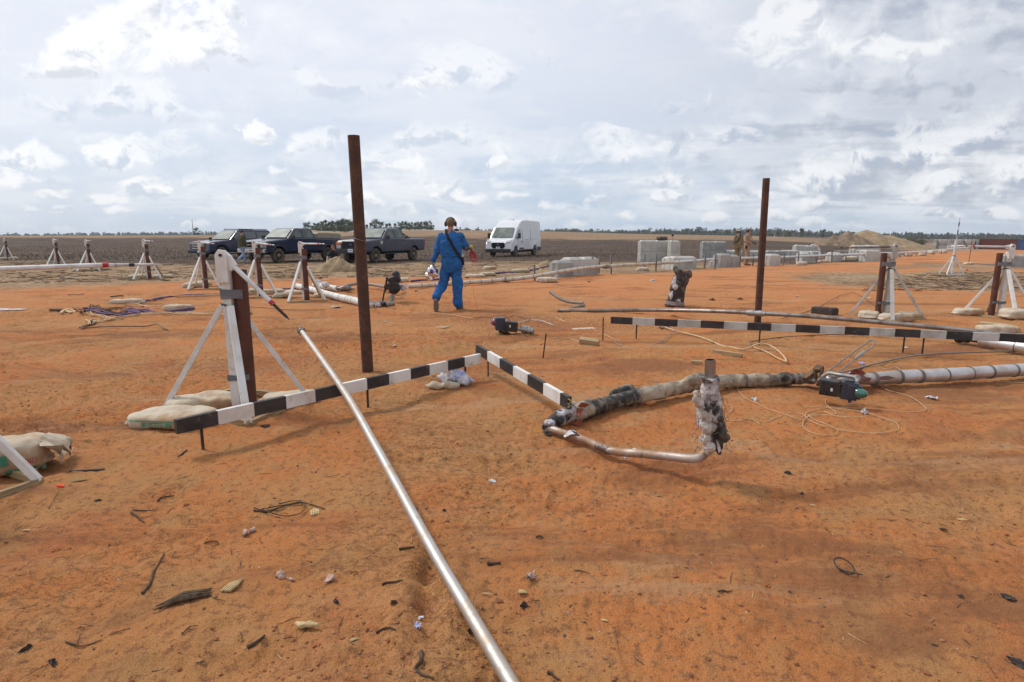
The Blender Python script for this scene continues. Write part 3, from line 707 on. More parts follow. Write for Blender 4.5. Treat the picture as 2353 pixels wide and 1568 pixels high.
S['s2'] = stand(134, 617, 'braced stand second from the left edge, partly hidden by the horizontal probe', R(-49), 1, .48, -40, 1)
S['s1'] = stand(18, 598, 'smallest braced stand, farthest away at the left edge', R(-49), 1, .42, -42, -2)
S['r1'] = stand(2035, 731, 'worn braced stand right of the tall thin pole, probe pointing left', R(-54), -1, .98, 180, 1, 1.28, worn=True, post_dx=.12)
S['r2'] = stand(2297, 727, 'braced stand nearest the right edge of the photo, probe pointing left', R(-47), -1, .86, 182, -1, 1.30, post_dx=.12)
S['l0'] = stand(0, 0, 'partly visible braced stand cut off by the lower left edge', R(-10), 1, .6, 178, 0, pos=(-3.36, 3.10, 0))

# the white horizontal probe that reaches in from the left
a = D(-60, 623, 8.6); b = D(240, 610, 8.9); c = D(258, 609, 8.95); d2 = D(372, 608, 9.2)
a = D(-60, 620.5, 8.6); b = D(238, 609.6, 9.3); c = D(262, 609, 9.4); d2 = D(372, 608, 9.7)
# ------------------------------------------------------------------ bags
def bagmesh(L, Wd, H, seed, sag=.012, vox=.012, pinch=True):
    rs = random.Random(seed)
    mb = MB(); mb.ell((0, 0, H*.5), (L/2, Wd/2, H/2), u=28, w=18, sq=.55)
    mb.ell((rs.uniform(-.1, .1)*L, rs.uniform(-.1, .1)*Wd, H*.62), (L*.34, Wd*.36, H*.46), u=18, w=12)
    if pinch:
        mb.ell((L*.5, 0, H*.30), (.035, Wd*.34, .018), u=12, w=8); mb.ell((-L*.5, 0, H*.30), (.035, Wd*.34, .018), u=12, w=8)
    me = bake(mb, vox, 3)
    displace(me, [(sag*3.2, 5, seed), (sag*2.0, 13, seed+1), (sag*.9, 32, seed+2)])
    v = mesh_np(me); v[:, 2] = np.maximum(v[:, 2], -.004); me.vertices.foreach_set('co', v.ravel()); me.update()
    return me
BAGS = {}
def bag(key, px, py, label, size, rz, mats, group, pos=None, dz=0.0, cat='bag', stripe=None, word=None, tilt=0.0, name='cement_bag', seed=None):
    size = (size[0]*.93, size[1], size[2]*(.86 if size[2] < .2 else 1)); k = (key, size)
    if k not in BAGS: BAGS[k] = bagmesh(*size, seed=(hash(key) if seed is None else seed) % 91 if seed is not None else sum(map(ord, key)) % 91)
    me = BAGS[k].copy() if BAGS[k].users else BAGS[k]
    g = GP(px, py) if pos is None else Vector((pos[0], pos[1], gz(pos[0], pos[1])))
    o = meobj(me, name, mats); o.location = (g.x, g.y, g.z+dz-.01); o.rotation_euler = (tilt, 0, rz)
    tag(o, label, cat, group)
    L, Wd, H = size
    if stripe: stripe(o, L, Wd, H)
    return o
def text_mesh(body, size, extrude=.0008):
    cu = bpy.data.curves.new('lettering', 'FONT'); cu.body = body; cu.size = size; cu.extrude = extrude; cu.align_x = 'CENTER'; cu.align_y = 'CENTER'
    t = bpy.data.objects.new('lettering', cu); COL.objects.link(t)
    dg = bpy.context.evaluated_depsgraph_get(); me = bpy.data.meshes.new_from_object(t.evaluated_get(dg)); bpy.data.objects.remove(t)
    return me
def label_on(parent, body, size, loc, rot, m, name='printed_word', sx=1.0):
    me = text_mesh(body, size); me.materials.clear(); me.materials.append(m)
    o = bpy.data.objects.new(name, me); COL.objects.link(o); o.parent = parent; o.location = loc; o.rotation_euler = rot; o.scale = (sx, 1, 1)
    return o
def wrap_patch(o, x0, x1, z0, z1, sidesign, name, m, eps=.004, n=10, rows=3):
    """a printed patch that follows the bag's side"""
    me = o.data; v = mesh_np(me); mb = MB(); vs = []
    for j in range(rows+1):
        for i in range(n+1):
            x = x0+(x1-x0)*i/n; z = z0+(z1-z0)*j/rows
            dd = (v[:, 0]-x)**2+(v[:, 2]-z)**2*1.2; dd = np.where(v[:, 1]*sidesign > 0, dd, 9)
            k = np.argsort(dd)[:5]; y = v[k, 1].mean()
            vs.append((x, y+eps*sidesign, z))
    fs = [(j*(n+1)+i, j*(n+1)+i+1, (j+1)*(n+1)+i+1, (j+1)*(n+1)+i) for j in range(rows) for i in range(n)]
    mb.add(vs, fs, 0, True); return mb.build(name, m, o)
def quik(o, L, Wd, H):
    wrap_patch(o, -L*.45, L*.45, H*.66, H*.72, -1, 'green_stripe', M['green_ink'])
    wrap_patch(o, -L*.22, L*.16, H*.36, H*.60, -1, 'green_panel', M['green_ink'])
    p = wrap_patch(o, L*.20, L*.38, H*.36, H*.62, -1, 'label_panel', M['paper_w'])
    v = mesh_np(o.data); k = np.abs(v[:, 0]+L*.03)+np.abs(v[:, 2]-H*.5); y = v[np.argsort(np.where(v[:, 1] < 0, k, 9))[:6], 1].min()
    label_on(o, 'QUIKRETE', H*.24, (-L*.03, y-.012, H*.48), (R(90), 0, 0), M['paper_w'], sx=1.1)
gb = 'cement bags weighing down the stands'
P_, PW, PG = M['paper'], M['paper_w'], M['paper_g']
bag('q1', 425, 985, 'large cement bag with green lettering under the left end of the striped board', (.68, .37, .155), R(-6), PW, gb, pos=(-2.64, 4.42), stripe=quik, seed=3)
bag('q2', 480, 930, 'dusty cement bag lying behind the lettered one at the nearest stand', (.58, .34, .17), R(24), PW, gb, pos=(-2.66, 4.86), seed=5)
bag('q3', 595, 925, 'flat cement bag behind the striped board right of the nearest stand', (.50, .32, .11), R(10), PW, gb, pos=(-2.02, 5.12), seed=8)
bag('q4', 35, 1090, 'white cement bag with torn end in the lower left corner', (.50, .34, .23), R(28), PW, gb, pos=(-3.19, 3.50), seed=12)
for (k, px, py, lab, sz, rz, mm) in [
    ('a', 650, 684, 'green printed cement bag at the left foot of the stand by the white pipes', (.46, .30, .15), 20, PG),
    ('b', 676, 677, 'tan cement bag tucked behind the stand by the white pipes', (.50, .30, .14), 0, P_),
    ('c', 746, 684, 'crumpled cement bag at the right foot of the stand by the white pipes', (.56, .30, .15), -8, P_),
    ('d', 553, 676, 'cement bag at the left foot of the stand before the boxed pickup', (.52, .30, .15), 8, PG),
    ('e', 577, 673, 'cement bag behind the mast of the stand before the boxed pickup', (.46, .30, .14), 0, PG),
    ('f', 627, 675, 'cement bag right of the stand before the boxed pickup', (.62, .30, .14), -5, PG),
    ('g', 444, 661, 'pale cement bag at the left foot of the stand before the station wagon', (.58, .34, .17), 12, PG),
    ('h', 465, 655, 'cement bag behind the stand before the station wagon', (.5, .3, .15), 10, PG),
    ('i', 321, 641, 'white cement bag left of the stand on pale straw ground', (.72, .32, .17), 14, PG),
    ('j', 374, 639, 'white cement bag right of the stand on pale straw ground', (.74, .32, .15), 4, PG),
    ('k', 192, 624, 'white cement bag left of the stand behind the probe tip', (.80, .34, .17), 14, PG),
    ('l', 233, 621, 'white cement bag right of the stand behind the probe tip', (.80, .34, .17), 2, PG),
    ('m', 8, 597, 'white cement bag left of the farthest stand', (.9, .34, .17), 6, PG),
    ('n', 30, 598, 'white cement bag right of the farthest stand', (.55, .36, .22), 0, PG),
    ('o', 1996, 732, 'crumpled cement bag left of the worn stand', (.40, .34, .19), 60, PW),
    ('p', 2058, 738, 'plump cement bag in front of the worn stand', (.56, .32, .17), -6, PW),
    ('q', 2090, 732, 'cement bag under the right leg of the worn stand', (.40, .30, .15), -10, PW),
    ('r', 2224, 724, 'white cement bag under the left leg of the stand nearest the right edge', (.52, .32, .17), -10, PW),
    ('s', 2338, 733, 'printed white bag right of the stand nearest the right edge', (.60, .36, .20), 4, PW)]:
    bag('t'+str(ord(k) % 4), px, py, lab, sz, R(rz), mm, gb, seed=ord(k) % 17)
gs = 'sandbags lying on the ground'
for (k, px, py, lab, sz, rz, mm, nm) in [
    ('A', 292, 697, 'white sausage shaped sandbag on the left, tied to a purple cord', (.72, .17, .12), 8, M['sack_w'], 'sandbag'),
    ('B', 410, 712, 'tan sausage shaped sandbag near the purple cords', (.62, .17, .14), 6, M['sack'], 'sandbag'),
    ('C', 549, 722, 'tan sandbag behind the nearest stand', (.46, .20, .17), -4, M['sack'], 'sandbag'),
    ('D', 920, 649, 'pale sandbag left of the person in blue', (.58, .30, .19), 0, M['sack_w'], 'sandbag'),
    ('E', 1257, 649, 'cream sandbag in front of the pipeline and left concrete block', (.72, .30, .19), -4, M['sack_w'], 'sandbag'),
    ('F', 1477, 623, 'small white sandbag behind the pipeline before the tallest block', (.55, .26, .19), 0, M['sack_w'], 'sandbag'),
    ('G', 1092, 638, 'flat pale sandbag right of the person in blue', (.72, .36, .14), 0, M['sack_w'], 'sandbag'),
    ('H', 1196, 627, 'printed cement bag on the ground behind the pipeline', (.74, .30, .16), 3, PG, 'cement_bag'),
    ('I', 1120, 634, 'pair forming lower printed bag behind the pipeline right of the person', (.62, .36, .17), 0, PG, 'cement_bag'),
    ('J', 1056, 654, 'flat dark pad below the pipeline beside the person in blue', (.3, .2, .05), 0, M['hose'], 'sandbag'),
    ('K', 2226, 608, 'white sandbag at the foot of the thin rod on the right', (.50, .34, .13), 0, M['sack_w'], 'sandbag'),
    ('L', 1842, 610, 'white sandbag behind the far part of the pipeline', (.55, .3, .2), 0, M['sack_w'], 'sandbag'),
    ('N', 1892, 603, 'white sandbag left of the cage of thin posts', (.62, .3, .16), 0, M['sack_w'], 'sandbag'),
    ('O', 1746, 612, 'small white bag beside the thin tall pole', (.34, .26, .2), 0, M['sack_w'], 'sandbag'),
    ('Q', 2290, 765, 'tan sandbag half behind the longest striped board at right', (.62, .30, .16), 2, M['sack'], 'sandbag')]:
    if k == 'J': continue
    bag('s'+str(ord(k) % 3), px, py, lab, sz, R(rz), mm, gs, cat='sandbag', name=nm, seed=ord(k) % 13)
bag('top', 1126, 628, 'white cement bag slumped on top of another right of the person in blue', (.56, .34, .16), R(14), PW, gs, cat='bag', dz=.15, seed=4)
for i, (px, py) in enumerate([(1954, 600), (1975, 595), (1996, 596), (2032, 592), (2060, 590), (2088, 589), (2119, 588), (2140, 584), (2166, 582)]):
    bag('far', px, py, 'small white sandbag in the far row along the pipeline', (.9, .5, .28), R(10*i), M['sack_w'], 'row of far white sandbags', cat='sandbag', name='sandbag', seed=2)
# ------------------------------------------------------------------ horizontal white probe from the left
o = thing('probe_lance', 'long white horizontal probe reaching in from the left edge', 'probe', tuple(a))
rr_ = 11.2*.5*9.0/FPX
MB().tube([a, b], rr_, 18).build('lance_body', M['white_pvc'], o, world=True)
MB().tube([b-(b-a).normalized()*.01, b+(b-a).normalized()*.07], rr_*1.06, 18).build('red_collar', M['red_tape'], o, world=True)
dd = (d2-c).normalized()
MB().tube([b, b+dd*.15, c+dd*.05, d2-dd*.16, d2], [rr_*.92, rr_*.72, rr_*.70, rr_*.58, .003], 18).build('lance_tip', M['white_pvc'], o, world=True)
MB().tube([b+dd*.34, b+dd*.41], rr_*.76, 18).build('black_collar', M['plastic'], o, world=True)
q = label_on(o, 'C2', .055, tuple((b+dd*.17)-Vector(a)+Vector((0, -rr_*.86, 0))), (R(90), 0, 0), M['plastic'], 'hand_lettering')

# ------------------------------------------------------------------ dented pipe with the coupling, lying across the middle
o = thing('bent_pipe', 'long grey pipe with kinked left end and a silver coupling', 'pipe', tuple(P(1500, 714, .05)))
p1 = [P(1282, 713.5, .035), P(1340, 714, .05), P(1500, 713, .08), D(1640, 715.5, 10.1), D(1737, 720, 9.62), D(1850, 726.5, 9.15), D(2000, 739, 8.6), D(2200, 757.5, 7.95), D(2420, 782, 7.2)]
MB().tube(smoothpath(p1, 6), .034, 14).build('pipe_run', M['dull_pipe'], o, world=True)
p2 = [D(1264, 671, 12.6), D(1285, 685.5, 12.4), D(1302, 692.5, 12.3), D(1320, 695.5, 12.2), D(1340, 697, 12.1)]
MB().tube(smoothpath(p2, 5), [.034]*21, 12).build('broken_piece', M['hose'], o, world=True)
p3 = [D(1342, 701.5, 12.1), D(1325, 706, 12.0), D(1305, 710, 11.95), D(1282, 713, 11.9)]
MB().tube(smoothpath(p3, 5), .036, 12).build('kinked_piece', M['hose'], o, world=True)
dv = (p1[5]-p1[4]).normalized(); cp = D(1735.5, 720, 9.62)
cpl = MB()
for s_, r_ in ((-.10, .055), (.045, .055)): cpl.cyl(cp+dv*s_, cp+dv*(s_+.075), r_, 6)
cpl.cyl(cp-dv*.14, cp+dv*.16, .043, 16)
cpl.build('coupling', M['galv'], o, world=True)

# ------------------------------------------------------------------ burst insulated pipe assembly
E0 = P(1262, 985, .055)
o = thing('burst_pipe', 'burst insulated pipe bent back on itself, with an upright riser', 'pipe', (E0.x, E0.y, 0))
Yb = [(1262.5, 984, .05), (1294, 995.4, .045), (1329.5, 1006, .04), (1360, 1018, .035), (1393, 1034, .035), (1426, 1039.4, .055), (1470, 1042.7, .085), (1536, 1049, .11), (1585, 1054.5, .125), (1609, 1051.5, .14)]
pb = [P(*q) for q in Yb]; yr = pb[-1].y
pb += [D(1621, 1039.4, yr+.01), D(1627, 1022, yr+.01), D(1630, 985, yr), D(1631.5, 905, yr), D(1631.5, 855, yr)]
MB().tube(smoothpath(pb, 6), .027, 20).build('bare_pipe_run', M['sooty_pipe'], o, world=True)
top = D(1632, 827, yr)
MB().pipe(D(1631.5, 880, yr), top, .031, .004, 24, 0, 1).build('open_pipe_end', [M['dull_pipe'], M['black']], o, world=True)
def lumpy(path, radii, seed, name, m, amps, vox=.008, extra=None, parent=None, sm=1, pl=None):
    mb = MB(); mb.tube(path, radii, 20)
    for p, r in zip(path, radii if isinstance(radii, list) else [radii]*len(path)): pass
    if extra: extra(mb)
    me = bake(mb, vox, sm); displace(me, amps)
    v = mesh_np(me); loc = np.array(parent.location) if parent else np.zeros(3); me.vertices.foreach_set('co', (v-loc).ravel()); me.update()
    return meobj(me, name, m, parent)
# sleeve round the riser: wrapped cloth, wool spilling out below
def sl(mb):
    mb.tube([D(1628, 872, yr), D(1629, 868, yr)], .062, 20)
lumpy([D(1631.5, 868, yr), D(1632.5, 900, yr), D(1636, 935, yr), D(1640, 965, yr), D(1645, 995, yr), D(1641, 1018, yr)], [.050, .056, .056, .058, .054, .033], 1, 'riser_wrap', M['wrap'],
      [(.018, 9, 3), (.014, 26, 4), (.009, 60, 6)], .006, sl, o, 2)
def blobs(lst, Y, seed):
    rs = random.Random(seed)
    def f(mb):
        for (px, py, rp) in lst:
            r = rp*Y/FPX; c = D(px, py, Y+rs.uniform(-.04, .03)-.02)
            for k in range(4):
                q = c+Vector((rs.uniform(-1, 1), rs.uniform(-1, 1), rs.uniform(-1, 1)))*r*.45
                mb.ell(q, (r*rs.uniform(.6, .95), r*rs.uniform(.6, .9), r*rs.uniform(.7, 1.1)), u=10, w=7)
    return f
def blobpart(lst, Y, seed, name, m, amps, parent, vox=.007):
    mb = MB(); blobs(lst, Y, seed)(mb); me = bake(mb, vox, 1); displace(me, amps)
    v = mesh_np(me); me.vertices.foreach_set('co', (v-np.array(parent.location)).ravel()); me.update()
    return meobj(me, name, m, parent)
WA = [(.022, 16, 3), (.014, 40, 4), (.008, 90, 9)]
blobpart([(1601, 907, 8), (1600, 918, 10), (1607, 925, 10), (1609, 938, 9), (1614, 952, 11), (1618, 965, 12), (1620, 980, 12), (1622, 998, 12), (1625, 1014, 11), (1630, 1026, 12), (1634, 1036, 9), (1628, 955, 12), (1612, 974, 7), (1634, 985, 12)], yr-.05, 4, 'spilled_wool', M['wool'], WA, o, .005)
blobpart([(1660, 978, 8), (1662, 995, 11), (1660, 1008, 12), (1655, 1020, 12), (1650, 1030, 10), (1647, 1008, 13), (1651, 1040, 6), (1668, 1005, 6), (1656, 960, 7)], yr-.01, 5, 'charred_wool', M['wool_d'], WA, o, .005)
fl = MB(); rs = random.Random(9)
for i in range(150):
    b0 = D(rs.choice([1603, 1664, 1655, 1632, 1622, 1668])+rs.uniform(-6, 6), rs.uniform(905, 1042), yr-rs.uniform(0, .07)); d0 = Vector((rs.uniform(-1, 1), rs.uniform(-1, .4), rs.uniform(-1.6, .2))).normalized()
    fl.tube([b0, b0+d0*.015, b0+d0*.03+Vector((0, 0, -.008)), b0+d0*.042+Vector((0, 0, -.02))], [.0013, .001, .0008, .0003], 3, mi=rs.randrange(2), cap=False)
fl.build('loose_fibres', [M['wool'], M['wool_d']], o, world=True)
fl = MB()
def ragged(mb, pts3, mi=0, th=.003):
    """a torn sheet as a fan of points with thickness"""
    n = len(pts3); c = sum((Vector(p) for p in pts3), Vector())/n; up = Vector((0, -th, th))
    vs = [Vector(p) for p in pts3]+[c]+[Vector(p)+up for p in pts3]+[c+up]
    fs = [(i, (i+1) % n, n) for i in range(n)]+[((i+1) % n+n+1, i+n+1, 2*n+1) for i in range(n)]+[(i, i+n+1, (i+1) % n+n+1, (i+1) % n) for i in range(n)]
    mb.add(vs, fs, mi)
ragged(fl, [D(1600, 905, yr-.06), D(1606, 898, yr-.07), D(1607, 915, yr-.06), D(1603, 925, yr-.07)], 1)
ragged(fl, [D(1600, 938, yr-.03), D(1609, 942, yr-.05), D(1612, 975, yr-.04), D(1603, 984, yr-.06), D(1601, 960, yr-.04)], 0)
ragged(fl, [D(1606, 1003, yr-.03), D(1618, 1010, yr-.05), D(1622, 1022, yr-.05), D(1610, 1016, yr-.06)], 0)
ragged(fl, [D(1646, 1010, yr-.08), D(1653, 1022, yr-.09), D(1657, 1036, yr-.06), D(1651, 1042, yr-.10), D(1648, 1028, yr-.08)], 2)
ragged(fl, [D(1617, 940, yr-.09), D(1627, 938, yr-.1), D(1635, 948, yr-.08), D(1626, 956, yr-.1)], 3)
fl.build('torn_foil', [M['scrap_p'], M['char'], M['scrap'], M['wrap']], o, world=True)
# horizontal sleeve: scorched tan wrap with a lump and band clamps
ph = [P(1318, 950, .075), P(1360, 939, .08), P(1404, 925.5, .08), P(1450, 915, .08), P(1514, 900.5, .08), P(1580, 887.5, .08), P(1613, 882.5, .08), P(1668, 876, .08), P(1710, 874.5, .08), P(1765, 873.5, .078), P(1815, 871, .075)]
def lump(mb):
    mb.ell(P(1437, 897, .125), (.10, .05, .05), rot=(0, 0, R(30)), u=14, w=9); mb.ell(P(1418, 905, .11), (.09, .04, .045), rot=(0, 0, R(30)), u=14, w=9)
    mb.ell(D(1598, 872, 5.25), (.15, .04, .05), rot=(0, R(-12), R(10)), u=14, w=9)
lumpy(smoothpath(ph, 5), [.072]*6+[.064]*45, 2, 'scorched_wrap', M['insul'], [(.022, 6, 13), (.020, 15, 14), (.013, 36, 16)], .008, lump, o, 1)
for (px, py) in [(1381, 933), (1447, 916), (1516, 900), (1582, 887), (1710, 874.5), (1765, 873.5)]:
    c = P(px, py, .08); k = min(range(len(ph)-1), key=lambda i: (ph[i]-c).length); d_ = (ph[min(k+1, len(ph)-1)]-ph[max(k-1, 0)]).normalized()
    MB().tube([c-d_*.005, c+d_*.005], .0685, 20).build('band_clamp', M['band'], o, world=True)
# torn white elbow
lumpy(smoothpath([P(1259, 984, .055), P(1266, 972, .065), P(1282, 963, .075), P(1305, 953, .075), P(1335, 945, .078)], 4), [.040]*3+[.045]*3+[.055]*11, 3, 'torn_elbow_wrap', M['wrap'], [(.03, 9, 23), (.02, 24, 24), (.010, 60, 26)], .007, None, o, 1)
blobpart([(1300, 929, 6), (1308, 931, 8), (1318, 931, 9), (1328, 936, 11), (1337, 933, 9), (1322, 944, 10), (1334, 950, 12), (1310, 948, 8), (1296, 955, 6)], 4.5, 8, 'elbow_wool', M['wool'], WA, o, .006)
fl = MB(); ragged(fl, [P(1312, 975, .01), P(1336, 960, .05), P(1338, 972, .03), P(1333, 979, .005)], 0); fl.build('lining_flap', M['redcloth'], o, world=True)
fl = MB(); ragged(fl, [P(1328, 935, .17), P(1337, 925, .2), P(1355, 930, .17), P(1345, 936, .15)], 0); fl.build('lining_flap', M['redcloth'], o, world=True)
fl = MB(); ragged(fl, [P(1326, 938, .16), P(1340, 941, .13), P(1332, 960, .10), P(1324, 950, .12)], 0); fl.build('lining_flap', M['redcloth'], o, world=True)
fl = MB(); ragged(fl, [D(1295, 1002, 4.0), D(1308, 989, 4.05), D(1318, 989, 4.05), D(1329, 997, 4.0), D(1312, 999, 3.98), D(1297, 1006, 3.97)], 0); fl.build('foil_patch', M['scrap'], o, world=True)
fl = MB(); ragged(fl, [D(1313, 989, 4.04), D(1325, 994, 4.0), D(1332, 1002, 3.97), D(1322, 1000, 3.99)], 0); fl.build('charred_flap', M['char'], o, world=True)
fl = MB(); ragged(fl, [P(1246, 993, .01), P(1256, 988, .03), P(1266, 998, .02), P(1256, 1001, .005)], 0); fl.build('charred_flap', M['char'], o, world=True)
# white strap hanging as a ring on the bare pipe
c = D(1461, 1052, 3.62); ring = []
for i in range(26):
    t = -.4+i/25*5.6; ring.append(c+Vector((math.cos(t)*.032-.01*i/25, .012*math.sin(t)+.03*i/25, math.sin(t)*.055)))
mb = MB(); vs = []
for p in ring: vs += [p+Vector((0, -.006, 0)), p+Vector((0, .008, 0))]
mb.add(vs, [(2*i, 2*i+1, 2*i+3, 2*i+2) for i in range(len(ring)-1)], 0, True)
mb.solo('strap_loop', M['scrap'], 'white strap hanging in a ring from the bare bent pipe', 'strap')

# valve joint between tan wrap and silver jacket
V0 = P(1815, 871, .078); V1 = P(1950, 868, .078)
dh = (V1-V0).normalized(); sdv = Vector((dh.y, -dh.x, 0))
def pv(t, s_=0, z_=0): return V0+dh*t+sdv*s_+Vector((0, 0, z_))
o = thing('valve_unit', 'valve with two dark actuator boxes and a green dome on the insulated pipe', 'valve', (V0.x, V0.y, 0))
LL = (V1-V0).length
vb = MB(); vb.cyl(pv(-.03), pv(.10), .038, 16); vb.cyl(pv(.03), pv(.06), .056, 18); vb.cyl(pv(.085), pv(.115), .058, 18); vb.box(pv(.155), (.075, .07, .085), Matrix((dh, sdv, Vector((0, 0, 1)))).transposed(), bev=.01)
vb.cyl(pv(.20), pv(.235), .058, 18); vb.cyl(pv(.115), pv(.30), .03, 14); vb.cyl(pv(.30), pv(LL+.05), .026, 14)
for k in range(8):
    a_ = k*math.pi/4; c_ = Vector((0, 0, math.sin(a_)*.046))+sdv*math.cos(a_)*.046; vb.cyl(pv(.075)+c_, pv(.245)+c_, .006, 6)
vb.build('valve_body', M['hose'], o, world=True)
st = MB(); st.cyl(pv(.155, .03, 0), pv(.36, .20, -.01), .022, 14); st.cyl(pv(.19, .06, 0), pv(.24, .10, 0), .030, 14); st.build('stem_tube', M['galv'], o, world=True)
ax = (pv(.36, .20)-pv(.155, .03)).normalized()
# boxes placed by survey
bq = D(1904.5, 890, 5.02); q2 = MB(); q2.box(bq, (.145, .12, .135), (0, R(3), R(-28)), bev=.012); q2.box(bq+Vector((-.004, -.063, 0)), (.115, .012, .105), (0, R(3), R(-28)), bev=.004)
for sx_ in (-1, 1):
    for sz_ in (-1, 1): q2.ell(bq+Vector((sx_*.05, -.072-.026*sx_, sz_*.048)), (.009, .006, .009), u=8, w=5)
q2.build('actuator_box', M['actuator'], o, world=True)
MB().box(bq+Vector((-.02, -.083, -.002)), (.018, .004, .028), (0, 0, R(-28))).build('white_label', M['plate'], o, world=True)
MB().box(D(1925, 880, 5.1), (.11, .10, .05), (0, R(4), R(-20)), bev=.01).build('bracket', M['rust_red'], o, world=True)
MB().box(D(1930, 905, 5.0), (.06, .08, .05), (0, R(4), R(-20)), bev=.006).build('bracket', M['galv'], o, world=True)
bb = D(1951, 897, 4.94); q3 = MB(); q3.box(bb, (.13, .11, .155), (0, R(4), R(-25)), bev=.01)
q3.box(bb+Vector((.01, -.06, .0)), (.11, .03, .12), (0, R(4), R(-25)), bev=.01); q3.box(bb+Vector((-.01, -.01, .085)), (.07, .06, .02), (0, 0, R(-25)), bev=.004)
q3.cyl(bb+Vector((.0, -.02, -.075)), bb+Vector((.0, -.03, -.105)), .014, 8)
q3.build('position_housing', M['actuator_b'], o, world=True)
dmv = Vector((.42, -.9, 0)).normalized(); dc = bb+Vector((.03, -.085, 0))
MB().tube([dc, dc+dmv*.03, dc+dmv*.055, dc+dmv*.075, dc+dmv*.085], [.042, .041, .034, .020, .002], 18).build('green_dome', M['green_dome'], o, world=True)
hl = MB(); hl.tube(smoothpath([D(1890, 866, 5.3), D(1905, 858, 5.25), D(1925, 861, 5.15), D(1945, 864, 5.1), D(1965, 868, 5.05), D(1970, 878, 5.02)], 5), .017, 10)
hl.tube(smoothpath([D(1905, 858, 5.4), D(1903, 870, 5.35), D(1915, 878, 5.3), D(1935, 872, 5.3), D(1950, 868, 5.3)], 5), .021, 10)
hl.cyl(D(1963, 868, 5.08), D(1972, 868, 5.04), .026, 10)
hl.build('conduit_elbows', M['galv'], o, world=True)
br = MB(); br.box(D(1866, 858, 5.55), (.20, .06, .035), (0, R(-32), R(15)), bev=.003); br.box(D(1881, 848, 5.5), (.07, .07, .045), (0, R(-28), R(30)), bev=.003)
br.box(D(1876, 868, 5.5), (.025, .03, .17), (0, R(-18), 0), bev=.003); br.box(D(1884, 866, 5.45), (.022, .03, .15), (0, R(14), 0), bev=.003)
br.build('rusty_strut', M['dark_wood'], o, world=True)
# silver jacket to the right edge, with torn orange lining
o2 = thing('jacketed_pipe', 'long silver jacketed pipe torn open beside the green domed valve', 'pipe', tuple(P(1960, 868, .08)))
pj = [P(1950, 868.5, .08), P(2002, 871, .078), P(2063, 866.5, .078), P(2168, 862, .08), P(2273, 855, .08), P(2353, 849.6, .08), P(2460, 843, .08)]
lumpy(smoothpath(pj, 5), [.060]*6+[.066]*25, 7, 'silver_jacket', M['jacket'], [(.010, 5, 33), (.004, 15, 34)], .009, None, o2, 1)
for px, py in [(2007, 871), (2064, 866.5), (2112, 864.8), (2170, 862), (2226, 858), (2273, 855), (2328, 851.3)]:
    c = P(px, py, .08); d_ = Vector((1, .25, 0)).normalized(); MB().tube([c-d_*.007, c+d_*.007], .0715, 20).build('band_clamp', M['band'], o2, world=True)
fl = MB()
ragged(fl, [P(1948, 862, .12), P(1960, 851, .17), P(1967, 848, .19), P(1980, 851, .17), P(1990, 860, .13), P(2003, 868, .09), P(1975, 866, .12)], 0)
ragged(fl, [P(1955, 866, .145), P(1975, 864, .147), P(2003, 870, .13), P(1995, 880, .06), P(1970, 878, .07)], 1)
ragged(fl, [P(2022, 866, .146), P(2040, 864, .147), P(2058, 869, .11), P(2040, 873, .08), P(2022, 873, .09)], 1)
fl.build('torn_lining', [M['redcloth'], M['lilac_lin']], o2, world=True)
# bent rods and cables springing from the valve
def cable(pts, r, label, cat='cable', m=None, name='cable', group=None, k=6, n=6):
    return MB().tube(smoothpath(pts, k), r, n).solo(name, M['brown_wire'] if m is None else m, label, cat, group)
loop = [D(1880, 875, 5.4), D(1893, 862, 5.45), D(1940, 825, 5.8), D(1985, 793, 6.1), D(2000, 783, 6.15), D(2010, 784, 6.1), D(2003, 798, 6.0), D(1978, 815, 5.8), D(1950, 837, 5.6), D(1923, 857, 5.4)]
cable(loop, .0075, 'thin bent steel tube looping up above the valve', 'tube', M['hose'], 'bent_rod', n=8)
fr = MB(); fr.cyl(D(1965, 825, 5.74), D(1985, 809.5, 5.86), .017, 10); fr.solo('tube_fitting', M['galv'], 'pale fitting clamped on the thin looping tube', 'fitting')
cable([D(1925, 858, 5.4), P(1960, 850, .03), P(2020, 834, .03), P(2100, 818, .03), P(2200, 811, .03), P(2400, 806, .02)], .011, 'long grey cable curving right from the valve over the sand', 'cable', M['hose'])
cable([P(1729, 797, .02), P(1724, 790, .04), P(1733, 784, .03), P(1800, 775, .02), P(1900, 769.5, .02), P(2000, 768, .02), P(2140, 769, .02)], .008, 'thin brown cable running flat behind the longest striped board', 'cable', M['brown_wire'])
cable([P(1528, 752, .02), P(1560, 762, .02), P(1610, 775, .02), P(1660, 795, .02), P(1680, 798, .02), P(1710, 803, .03), P(1745, 790, .09), P(1775, 797, .06), P(1800, 818, .02), P(1808, 832, .02)], .011, 'tan hose with frayed end snaking below the longest striped board', 'hose', M['cream_rope'])
cable([P(1729, 797, .02), P(1760, 808, .02), P(1785, 822, .02), P(1808, 832, .015)], .008, 'short tan cable meeting the frayed hose end', 'cable', M['cream_rope'])
cable([P(1408, 779, .015), P(1425, 795, .015), P(1470, 800, .015), P(1510, 790, .02), P(1545, 765, .04), P(1555, 750, .06), P(1549, 740, .1)], .006, 'grey wire bowing between the loose stake and striped board', 'wire', M['hose'], 'wire')
cable([P(1408, 779, .015), P(1385, 768, .015), P(1340, 771, .012), P(1280, 782, .012), P(1240, 791, .012)], .005, 'faint pale wire on the sand left of the loose stake', 'wire', M['cream_rope'], 'wire')
vx = MB(); q = P(1530, 748, .04)
